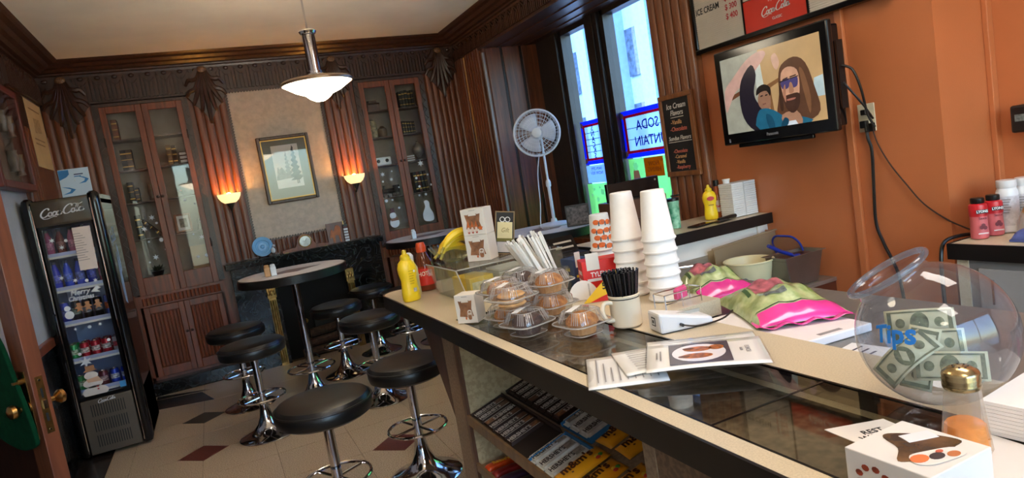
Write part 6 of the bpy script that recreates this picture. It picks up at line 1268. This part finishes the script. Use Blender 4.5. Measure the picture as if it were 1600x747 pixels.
# prep table behind the counter
pt_ = thing('prep_table', 'grey steel prep surface behind the glass counter', 'table', (1.62,1.3,0)); O('top', MB().box(-.315,.34,-1.0,.42,1.0,1.03), M('grey steel worktop',(128,124,118),.4,.4,var=.1), pt_, bevel=.003); O('top_extension', MB().box(-.105,.34,.42,1.10,1.0,1.03), M('grey steel worktop',(128,124,118),.4,.4), pt_); O('cabinet', MB().box(-.30,.32,-.98,.41,.08,1.0), LAM, pt_); O('cabinet_extension', MB().box(.02,.32,.41,1.13,.08,1.0), LAM, pt_); O('plinth', MB().box(-.28,.30,-.95,.40,0,.08), BLK, pt_)
t = thing('cutting_board', 'white plastic cutting board under the salad bags', 'cutting board', (1.50,1.47,1.031), math.radians(-6)); O('board', MB().box(-.12,.14,-.19,.22,0,.024), M('white board plastic',(236,230,228),.4,var=.02), t, bevel=.004); O('handle_slot', MB().box(-.03,.05,-.175,-.16,.0235,.0245), M('grey slot',(150,146,144),.6), t)
c3 = sheet('handwritten_card', 'white card with handwriting on the prep surface in front of the cutting board', 'card', [(1.39,1.22),(1.50,1.24),(1.52,1.12),(1.42,1.08)], 1.0315, PAPER)
for k in range(3): flat(rect(-.04,.035-.01*k,.03-.025*k,.036-.025*k), Matrix.Translation((0,0,.0012))@Matrix.Rotation(.1,4,'Z'), M('blue black handwriting',(70,72,90),.6), c3, 'handwriting_line', .0002)
GRN = M('shredded lettuce in film', (128,150,84), .3, var=.4, scale=26, rgb2=(196,204,150), bump=.35, bscale=30, coat=.8, lo=.3, hi=.7); FLM = M('dark green lettuce in film', (74,104,48), .3, var=.4, scale=40, rgb2=(150,180,90), coat=.8, bump=.3); PNK = M('pink salad film', (236,60,150), .25, var=.12, scale=12, coat=.6)
def salad(loc, rz, L_, W_, H_, label, rx=0):
    t = thing('salad_bag', label, 'salad bag', mtx=Matrix.Translation(loc)@Matrix.Rotation(rz,4,'Z')@Matrix.Rotation(rx,4,'X'), group='bags of salad')
    def f(u,v): 
        e = (math.sin(PI*u)**.55)*(math.sin(PI*v)**.55); w_ = 1-.08*math.sin(PI*u)
        return (-L_/2+L_*u, (-W_/2+W_*v)*w_, .006+H_*e*(1+.10*math.sin(17*u+5*v)+.07*math.sin(23*v-9*u)))
    O('film', MB().grid(f,36,24), GRN, t, True); O('bottom', MB().grid(lambda u,v: (f(u,v)[0],f(u,v)[1],.003),8,6), GRN, t, True)
    def patch(u0,u1,v0,v1,mat,nm,dz=.0015): return O(nm, MB().grid(lambda u,v: (lambda p: (p[0],p[1],p[2]+dz))(f(u0+(u1-u0)*u,v0+(v1-v0)*v)),18,12), mat, t, True)
    patch(.0,.145,.0,1,PNK,'pink_band'); patch(.155,.163,0,1,INK,'thin_line',.002); patch(.42,.72,.35,.78,M('rose printed panel',(196,110,120),.4,var=.3,scale=40),'printed_panel'); patch(.30,.55,.02,.22,FLM,'leaf_window'); patch(.6,.95,.05,.3,FLM,'leaf_window'); patch(.26,.32,.5,.75,M('grey label',(120,128,124),.5,var=.3,scale=90),'date_label',.0025); patch(.45,.6,.82,.86,M('green script print',(60,90,50),.5),'script_print',.0025)
    O('crimped_end', MB().grid(lambda u,v: (-L_/2-.02+.022*u, -W_/2*.96+W_*.96*v, .008+.006*math.sin(20*v)),2,20), PNK, t, True, solid=.001)
    O('crimped_end', MB().grid(lambda u,v: (L_/2-.002+.02*u, -W_/2*.96+W_*.96*v, .008+.006*math.sin(18*v)),2,20), GRN, t, True, solid=.001)
salad((1.60,1.59,1.058),math.radians(66),.40,.29,.08,'nearer salad bag with a bright pink end on the cutting board')
salad((1.735,2.06,1.034),math.radians(72),.34,.26,.10,'farther salad bag behind the foam cups, partly hidden')
# on the ledge
squeeze_bottle((2.70,3.11,LZ), -.5, 'yellow mustard bottle standing on the ledge under the chalkboard', h=.21, back=False)
hs = thing('hot_sauce_bottle', 'orange hot sauce bottle with a black cap on the ledge', 'bottle', (2.79,3.14,LZ)); O('body', MB().lathe([(.03,0),(.034,.006),(.034,.12),(.024,.15),(.014,.175),(.014,.195)],24), M('orange sauce bottle',(176,84,34),.15,coat=.6), hs, True); O('cap', MB().lathe([(.017,.19),(.017,.225),(.001,.226)],18), BLK, hs, True); O('label', MB().lathe([(.0345,.035),(.0345,.105)],24,cap=False), M('cream sauce label',(214,190,170),.5,var=.15,scale=40), hs, True); text('RedHot', .022, frame((-.012,-.0345,.07),(1,-.5,0),(0,0,1))@Matrix.Translation((0,0,.004)), M('red sauce letters',(190,40,30),.5), hs, .9, .03)
for k in range(2):
    t = thing('napkin_stack', ('left','right')[k]+' column of the tall white napkin stack on the ledge', 'napkins', (2.80+.095*k,3.03,LZ), 0, 'napkin stacks on the ledge'); rr = random.Random(k)
    for j in range(16): dx = rr.uniform(-.003,.003); O('napkin', MB().box(-.045+dx,.045+dx,-.055+dx,.055+dx,.0125*j,.0125*j+.0118), PAPER, t, bevel=.003)
t = thing('small_paper_cup', 'small white lidded cup on top of the napkin stack', 'cup', (2.79,3.05,LZ+.2005)); O('cup', MB().lathe([(.018,0),(.022,.022),(.001,.022)],16), WHITE, t, True); O('lid', MB().lathe([(.0235,.022),(.0235,.027),(.001,.028)],16), WHITE, t, True)
t = thing('phone', 'black phone lying at the front of the ledge', 'phone', (2.50,2.98,LZ), .2); O('case', MB().box(-.075,.075,-.036,.036,0,.009), BLK, t, bevel=.004); O('screen', MB().box(-.07,.07,-.032,.032,.009,.0095), BLKG, t)
t = thing('black_tool', 'black handled tool and cloth lying on the ledge before the napkins', 'tool', (2.66,2.96,LZ), .15); O('handle', MB().tube([(-.05,0,.012),(.0,0,.014),(.05,.0,.016),(.10,0,.014)],.011,8), BLK, t, True); O('cloth', MB().grid(lambda u,v: (-.09+.12*u,-.035+.07*v,.004+.012*math.sin(PI*u)*math.sin(PI*v)),10,8), BLK, t, True, solid=.002)
rg = thing('register_stand', 'brown wooden box carrying a black screen behind the foam cups', 'stand', (2.18,3.14,LZ)); O('box', MB().box(-.18,.18,-.07,.09,0,.215), wood('brown box wood',(92,60,44),(66,42,30)), rg, bevel=.003); O('drawer_line', MB().box(-.17,.17,-.0715,-.07,.10,.105), INK, rg)
sr = thing('black_screen', 'low wide black screen seen from behind on the brown box', 'screen', (2.18,3.13,LZ+.216), .03); O('panel', MB().box(-.18,.18,-.012,.012,.0,.105), BLKG, sr, bevel=.003); O('stand_foot', MB().box(-.08,.08,-.05,.05,0,.006), BLK, sr); O('logo_dot', MB().cyl((.155,-.0135,.085),(.155,-.012,.085),.006,n=12), STEEL, sr)
gt = thing('green_tumbler', 'green patterned tumbler behind the foam cups on the ledge', 'tumbler', (2.42,3.10,LZ)); O('body', MB().lathe([(.03,0),(.036,.16),(.033,.16),(.028,.005)],20), M('green patterned tumbler',(60,150,110),.4,var=.4,scale=30,rgb2=(170,220,190)), gt, True); O('lid', MB().lathe([(.038,.16),(.038,.175),(.001,.178)],20), BLK, gt, True); O('straw', MB().cyl((.0,0,.17),(.012,0,.22),.004,n=8), BLK, gt); O('bow', MB().ring((-.012,-.03,.19),.014,.004,14,6).ring((.014,-.03,.19),.014,.004,14,6), BLK, gt)
t = thing('leather_case', 'black open case behind the wrapped straws', 'case', (1.52,2.75,Z)); O('base', MB().box(-.07,.07,-.05,.05,0,.10), BLK, t, bevel=.006); O('lid', MB(Matrix.Translation((0,.05,.10))@Matrix.Rotation(-.6,4,'X')).box(-.07,.07,-.0,.008,0,.09), BLKG, t, bevel=.003); O('silver_rows', MB(Matrix.Translation((0,.05,.10))@Matrix.Rotation(-.6,4,'X')).box(-.05,.05,-.002,0,.02,.03).box(-.05,.05,-.002,0,.05,.06), STEEL, t)

# ================================================================ TV
tv = thing('television', 'black wall-mounted television on the orange wall', 'television', (2.72,2.575,1.57), 0)
F = frame((0,.375,0),(0,-1,0),(0,0,1))     # x to the right along the screen, y up, z towards the room
O('bezel', MB(F).box(0,.75,0,.52,-.035,0).box(.02,.73,.02,.50,-.10,-.035), BLKG, tv, bevel=.008); O('speaker_bar', MB(F).box(.10,.60,-.02,.0,-.03,-.01), BLKG, tv, bevel=.004)
scr = O('screen', MB(F).box(.045,.705,.062,.472,-.0005,.0008), M('tv tan picture', (176,146,104), .2, var=.1, scale=6, emit=.17, ecol=(176,146,104)), tv)
def TVM(rgb): return M('tv picture %d %d %d' % rgb, rgb, .2, var=.12, scale=14, emit=.17, ecol=rgb)
SF = F@Matrix.Translation((.045,.472,.0009))@Matrix.Diagonal((.66,-.41,1,1))   # 0..1 across, 0..1 down
zz = [0.0002]
def tvp(pts, rgb, nm, smooth=3):
    Q = [(p.x,p.y) for p in smooth_pts([(a,b,0) for a,b in pts],smooth,True)] if smooth else pts
    Q = [(min(1,max(0,a)),min(1,max(0,b))) for a,b in Q]; P2 = [(.045+.66*a,.472-.41*b) for a,b in Q]
    flat(P2, F, TVM(rgb), scr, nm, .0009+zz[0], .0001); zz[0] += .00016
tvp([(0,0),(.42,0),(.42,1),(0,1)],(150,152,140),'picture_pale_wall',0); tvp([(.36,.1),(.43,.1),(.46,.7),(.38,.7)],(186,196,190),'picture_wall_strip',0); tvp([(.08,.50),(.28,.42),(.28,.47),(.08,.56)],(96,60,40),'picture_rail',0); tvp([(.47,.46),(.70,.36),(.70,.40),(.51,.5),(.53,.9),(.5,.9)],(120,84,52),'picture_door_trim',0)
tvp([(.92,.5),(1,.48),(1,.72),(.9,.72)],(170,190,196),'picture_white_patch',0)
tvp([(.02,.42),(.12,.28),(.30,.08),(.45,.02),(.5,.08),(.40,.22),(.30,.34),(.14,.46),(.06,.62),(.01,.7)],(186,150,140),'picture_raised_forearm')
tvp([(.22,.32),(.34,.16),(.38,.30),(.34,.50),(.36,.64),(.44,.76),(.42,1.0),(.30,1.0),(.2,.82),(.18,.55)],(30,26,38),'picture_dark_sleeve')
tvp([(.40,.50),(.46,.48),(.5,.58),(.49,.74),(.42,.76),(.37,.66)],(140,104,84),'picture_second_face'); tvp([(.36,.56),(.38,.47),(.45,.44),(.51,.5),(.5,.6),(.47,.53),(.41,.53)],(30,24,22),'picture_second_hair')
tvp([(.64,.26),(.76,.20),(.86,.30),(.92,.6),(.95,.88),(.84,.98),(.72,.95),(.60,.86),(.55,.84),(.59,.6),(.60,.4)],(84,56,40),'picture_long_hair')
tvp([(.36,.78),(.44,.74),(.54,.80),(.62,.88),(.78,.92),(.86,1.0),(.36,1.0)],(30,92,120),'picture_teal_shirt'); tvp([(.60,.86),(.74,.84),(.78,1.0),(.62,1.0)],(160,120,96),'picture_neck'); tvp([(.64,.95),(.72,.95),(.74,1.0),(.62,1.0)],(200,210,220),'picture_white_collar',0)
tvp([(.63,.36),(.70,.30),(.78,.36),(.79,.55),(.76,.74),(.70,.82),(.65,.74),(.62,.55)],(190,146,120),'picture_face'); tvp([(.63,.66),(.70,.63),(.78,.64),(.77,.78),(.71,.86),(.65,.80)],(64,42,34),'picture_beard'); tvp([(.66,.685),(.74,.68),(.73,.70),(.67,.705)],(150,96,84),'picture_mouth')
for a in (.62,.70): tvp([(a,.46),(a+.075,.44),(a+.075,.53),(a+.05,.56),(a+.01,.55)],(70,62,110),'picture_sunglass_lens')
tvp([(.70,.50),(.722,.50),(.735,.60),(.71,.625),(.69,.61)],(160,116,92),'picture_nose'); tvp([(.63,.60),(.66,.50),(.65,.72)],(158,112,90),'picture_cheek_shadow'); tvp([(.80,.36),(.84,.40),(.88,.7),(.86,.9),(.83,.7)],(112,78,54),'picture_hair_light'); tvp([(.60,.5),(.625,.6),(.62,.8),(.59,.78)],(60,40,30),'picture_hair_shade'); tvp([(.64,.435),(.69,.42),(.69,.435),(.64,.45)],(60,40,32),'picture_brow',0); tvp([(.71,.42),(.77,.41),(.77,.425),(.71,.435)],(60,40,32),'picture_brow',0)
for a in (.405,.455): tvp([(a,.575),(a+.025,.57),(a+.025,.585),(a,.59)],(40,28,26),'picture_second_eye',0)
tvp([(.42,.68),(.455,.675),(.455,.69),(.42,.695)],(110,70,62),'picture_second_mouth',0); tvp([(.44,.82),(.50,.86),(.52,1.0),(.46,1.0)],(22,70,96),'picture_shirt_fold'); tvp([(.62,.90),(.66,.93),(.64,1.0),(.58,1.0)],(20,62,86),'picture_shirt_collar')
tvp([(.61,.455),(.79,.43),(.79,.44),(.61,.468)],(40,34,40),'picture_glasses_bar',0); tvp([(.555,.14),(.60,.10),(.63,.22),(.60,.3),(.57,.26)],(196,160,140),'picture_hand')
text('Panasonic', .022, F@Matrix.Translation((.36,.033,.0006)), M('silver tv letters',(200,200,205),.3,.5), tv, .9, .01)
O('power_button', MB(F).box(.045,.055,.015,.035,0,.001), M('pale tv mark',(150,150,160),.4), tv); O('side_ports', MB(F).box(.7505,.752,.10,.42,-.09,-.05), BLK, tv)
O('wall_bracket', MB(F).box(.30,.45,.15,.37,-.20,-.10), BLK, tv); 
O('cable', MB(F).tube(smooth_pts([(.752,.30,-.07),(.79,.27,-.09),(.80,.18,-.12),(.79,.06,-.16),(.80,-.01,-.19)],6),.006,8), BLK, tv, True); O('cable', MB(F).tube(smooth_pts([(.752,.22,-.07),(.775,.16,-.10),(.79,.10,-.14),(.795,.03,-.19)],6),.005,8), BLK, tv, True)
ol = thing('wall_outlet', 'cream wall outlet with black plugs beside the television', 'outlet', (2.95,2.215,1.54)); F = frame((0,0,0),(0,-1,0),(0,0,1))
O('plate', MB(F).box(-.045,.045,0,.135,0,.006), M('cream outlet plastic',(226,212,180),.4), ol, bevel=.003)
for z in (.04,.095): O('socket', MB(F).lathe([(.001,.008),(.016,.008),(.017,.006)],16,(0,z,0)), M('cream outlet plastic',(226,212,180),.4), ol)
O('plug', MB(F).box(-.02,.012,.02,.055,.006,.035), BLK, ol, bevel=.004); O('plug', MB(F).box(-.014,.014,.082,.108,.006,.03), BLK, ol, bevel=.004)
t = thing('power_cord', 'thick black power cord hanging from the outlet down the orange wall', 'cord', (2.93,2.2,1.54)); O('cord', MB().tube(smooth_pts([(.0,.01,.03),(-.01,0,-.03),(-.005,-.01,-.1),(.0,.005,-.3),(.0,.01,-.45),(.0,-.02,-.55),(-.0,-.08,-.70),(.0,-.1,-.9)],6),.0075,8), BLK, t, True); O('strain_relief', MB().cyl((0,.01,.03),(-.01,0,-.0),.01,n=10), BLK, t)
t = thing('thin_cable', 'thin brown cable running from the outlet to the sauce bottles', 'cord', (2.93,2.2,1.54)); O('cable', MB().tube(smooth_pts([(.0,-.02,.02),(.0,-.04,-.06),(.0,-.09,-.16),(.0,-.16,-.26),(.0,-.24,-.36),(.02,-.335,-.44),(.05,-.42,-.49)],6),.0035,6), M('dark brown cable',(60,36,28),.5), t, True); O('adapter', MB().box(-.01,.01,-.03,-.01,.0,.04), BLK, t)

# ================================================================ MENU BOARD AND CHALKBOARD
mb_ = thing('menu_board', 'wide black framed letter board with a red soda panel above the television', 'menu board', (2.90,2.65,2.14)); F = frame((0,.63,0),(0,-1,0),(0,0,1)); Wm, Hm = 1.28, .72
O('frame', MB(F).box(0,Wm,0,.03,-.045,.012).box(0,Wm,Hm-.03,Hm,-.045,.012).box(0,.025,.03,Hm-.03,-.045,.012).box(Wm-.025,Wm,.03,Hm-.03,-.045,.012), BLKG, mb_, bevel=.006); O('backing', MB(F).box(.02,Wm-.02,.02,Hm-.02,-.045,-.02), BLK, mb_)
LET = M('grooved letter panel', (214,204,190), .6, var=.04)
for (x0,x1,z0,z1) in ((.025,.41,.03,.69),(.845,1.255,.03,.69),(.415,.84,.205,.69)):
    p_ = O('letter_panel', MB(F).box(x0,x1,z0,z1,-.02,-.004), LET, mb_)
    g = MB(F)
    for k in range(int((z1-z0)/.011)): g.box(x0,x1,z0+.011*k,z0+.011*k+.007,-.004,.0005)
    O('letter_rails', g, LET, p_)['kind'] = 'stuff'
rp_ = O('red_panel', MB(F).box(.415,.84,.03,.20,-.02,.002), M('red soda panel',(206,44,24),.35,var=.05), mb_); logo(.20, F@Matrix.Translation((.635,.115,.003)), PAPER, rp_); text('ENJOY', .018, F@Matrix.Translation((.62,.165,.003)), PAPER, rp_, .9); text('CLASSIC', .02, F@Matrix.Translation((.645,.065,.003)), PAPER, rp_, .9)
O('divider', MB(F).box(.408,.418,.03,.69,-.02,.006), BLKG, mb_); O('divider', MB(F).box(.837,.848,.03,.69,-.02,.006), BLKG, mb_)
text('ICE CREAM', .05, F@Matrix.Translation((.135,.245,.0008)), INK, mb_, .8, .015)
for k, s_ in enumerate(('$ 200','$ 300','$ 400')): text(s_, .045, F@Matrix.Translation((.325,.265-.052*k,.0008)), M('red board letters',(190,30,40),.5), mb_, .9, .02)
cb_ = thing('chalkboard', 'oak framed chalkboard listing ice cream flavors on the wooden column', 'chalkboard', (2.862,3.50,1.41)); F = frame((0,.165,0),(0,-1,0),(0,0,1)); Wm, Hm = .33, .54
O('frame', MB(F).box(0,Wm,0,.032,-.012,.012).box(0,Wm,Hm-.032,Hm,-.012,.012).box(0,.032,.032,Hm-.032,-.012,.012).box(Wm-.032,Wm,.032,Hm-.032,-.012,.012), WO, cb_, bevel=.004); O('slate', MB(F).box(.03,Wm-.03,.03,Hm-.03,-.012,.002), M('black slate',(24,20,22),.7,var=.3), cb_)
CHW = M('white chalk marker',(226,222,214),.8); CHY = M('orange chalk marker',(226,170,110),.8); CHP = M('pink chalk marker',(226,120,100),.8)
for s_, x, z, sz, m_ in (('Ice Cream',.165,.46,.05,CHW),('Flavors',.165,.415,.048,CHW),('-Vanilla',.15,.355,.04,CHY),('-Chocolate',.165,.31,.04,CHP),('Sundae Flavors',.165,.25,.040,CHW),('-Chocolate',.155,.165,.034,CHP),('-Caramel',.15,.13,.034,CHY),('-Vanilla',.145,.095,.034,CHY),('-Raspberry',.165,.06,.034,CHP)): text(s_, sz, F@Matrix.Translation((x,z,.0025)), m_, cb_, .92, .010, .2)
for (x0,x1,z) in ((.10,.23,.385),(.05,.28,.225)): flat(rect(x0,x1,z,z+.004), F, CHW, cb_, 'chalk_underline', .0022)

# ================================================================ RIGHT BACK COUNTER
rc = thing('back_counter', 'grey back counter with a cream top and black edge at the far right', 'counter', (3.04,.9,0)); O('top', MB().box(-.285,.28,-1.4,.85,.985,1.04), CREAM, rc); O('black_edge', MB().box(-.295,-.285,-1.4,.86,.975,1.0415), BLK, rc); O('black_edge', MB().box(-.285,-.10,.85,.86,.975,1.0415), BLK, rc)
O('cabinet', MB().box(-.27,.28,-1.38,.83,.05,.975), M('grey cabinet front',(124,122,120),.4,var=.06), rc); O('end_stile', MB().box(-.275,-.25,.79,.835,.05,.975), CREAM, rc); O('plinth', MB().box(-.22,.28,-1.38,.8,0,.05), BLK, rc)
for y in (-.9,-.2,.45): d_ = O('door', MB().box(-.282,-.27,y-.3,y+.3,.08,.94), M('pale grey door',(150,148,146),.4,var=.05), rc, bevel=.004); O('handle', MB().cyl((-.295,y+.24,.8),(-.295,y+.24,.9),.006,n=8), CHR, d_)
RZ = 1.0425
def sauce(x, y, label):
    t = thing('sauce_bottle', label, 'bottle', (x,y,RZ), .2, 'pink and red sauce bottles'); O('body', MB().lathe([(.028,0),(.032,.004),(.033,.02),(.031,.08),(.033,.13),(.031,.142),(.02,.148)],24), M('pink sauce body',(216,108,110),.35,var=.1), t, True); O('red_top', MB().lathe([(.0334,.095),(.0338,.13),(.032,.143),(.02,.149)],24,cap=False), M('red sauce sleeve',(206,36,44),.35), t, True); O('cap', MB().lathe([(.023,.147),(.025,.15),(.025,.168),(.022,.171),(.001,.172)],20), BLK, t, True)
    Fb = frame((-.026,-.0235,0),(.68,-.74,0),(0,0,1)); flat(rect(-.022,.022,.108,.124), Fb, INK, t, 'brand_band', .0005); text('LYONS', .015, Fb@Matrix.Translation((0,.116,.0012)), PAPER, t, .9, .03); text('Sauce', .014, Fb@Matrix.Translation((0,.088,.0012)), M('dark red letters',(120,20,40),.5), t, .9, .02)
    for (dx, dz) in ((-.006,.05),(.007,.048),(.001,.058)): flat(ell(dx,dz,.008,.008,12), Fb, M('dark berry print',(120,20,40),.4), t, 'berry_print', .0006)
    flat(rect(-.02,.018,.022,.027), Fb, M('pale sauce print',(240,220,214),.5), t, 'print_line', .0005)
sauce(2.875,1.70,'front red sauce bottle with a black cap on the back counter'); sauce(2.955,1.685,'second red sauce bottle half behind the front one on the back counter')
for k, (x, y) in enumerate(((3.03,1.67),(3.10,1.635))):
    t = thing('white_bottle', ('left','right')[k]+' white supplement-style bottle behind the red sauces', 'bottle', (x,y,RZ), 0, 'white bottles on the back counter'); O('body', MB().lathe([(.036,0),(.04,.005),(.04,.17),(.032,.19)],24), WHITE, t, True); O('cap', MB().lathe([(.034,.188),(.036,.192),(.036,.22),(.001,.221)],24), WHITE, t, True); O('label', MB().lathe([(.0403,.03),(.0403,.155)],24,cap=False), M('white printed label',(214,212,214),.5,var=.12,scale=70), t, True)
    Fb = frame((-.0395,-.012,0),(.3,-.95,0),(0,0,1))
    for j in range(6): flat(rect(-.022,.02-.004*(j % 3),.14-.011*j,.144-.011*j), Fb, M('grey menu print',(110,106,104),.5), t, 'label_print', .002)
t = thing('tin_can', 'open tin can at the right edge behind the bread', 'can', (3.19,1.60,RZ)); O('wall', MB().lathe([(.05,0),(.05,.2),(.047,.2),(.047,.005)],24,cap=False), M('tin can wall',(120,110,100),.3,.7), t, True); O('rim', MB().ring((0,0,.2),.049,.003,24,6), CHR, t, True)
t = thing('bread_bag', 'clear bag of round buns at the right edge of the back counter', 'bread', (2.985,1.51,RZ)); O('bag', MB().grid(lambda u,v: ((.085*math.cos(2*PI*u)*(1+.06*math.sin(11*2*PI*u)))*math.cos(v*1.45), .10*math.sin(2*PI*u)*math.cos(v*1.45)*(1+.05*math.sin(9*2*PI*u)), .002+.165*math.sin(v*1.45)),32,10,True), glass('bread bag film',(250,248,244),.12,1.35,.25), t, True)
for k, (x, z) in enumerate(((0,.04),(-.015,.10))): O('bun', MB().ball((x,0,z),.06,.07,.036,20,12), M('toasted bun',(206,150,90),.6,var=.15,scale=12), t, True)
t = thing('blue_cloth', 'folded blue cloth in front of the bread bag', 'cloth', (2.86,1.50,RZ)); O('fold', MB().grid(lambda u,v: (-.04+.08*u,-.06+.12*v,.005+.045*math.sin(PI*u)**.6*math.sin(PI*v)**.4),14,10), M('blue terry cloth',(92,104,170),.95,var=.15,scale=40), t, True, solid=.004); O('hem', MB().box(-.04,.04,-.06,.06,0,.006), M('blue terry cloth',(92,104,170),.95), t)
t = thing('wall_dispenser', 'black box dispenser fixed to the wall at the right edge', 'dispenser', (3.33,1.66,1.44)); O('body', MB().box(-.09,0,-.1,.09,0,.12), BLK, t, bevel=.01); O('label', MB().box(-.0915,-.09,.0,.07,.05,.08), M('grey label',(120,128,124),.5), t)
t = thing('black_hose', 'black cable loop hanging off the left end of the back counter', 'cord', (2.78,1.76,0)); O('cable', MB().tube(smooth_pts([(.14,.0,1.05),(.06,.012,1.055),(.0,.03,1.04),(-.03,.03,.98),(-.035,.03,.85),(-.03,.03,.6)],6),.008,8), BLK, t, True); O('plug', MB().cyl((-.03,.03,.6),(-.03,.03,.56),.012,n=10), BLK, t)
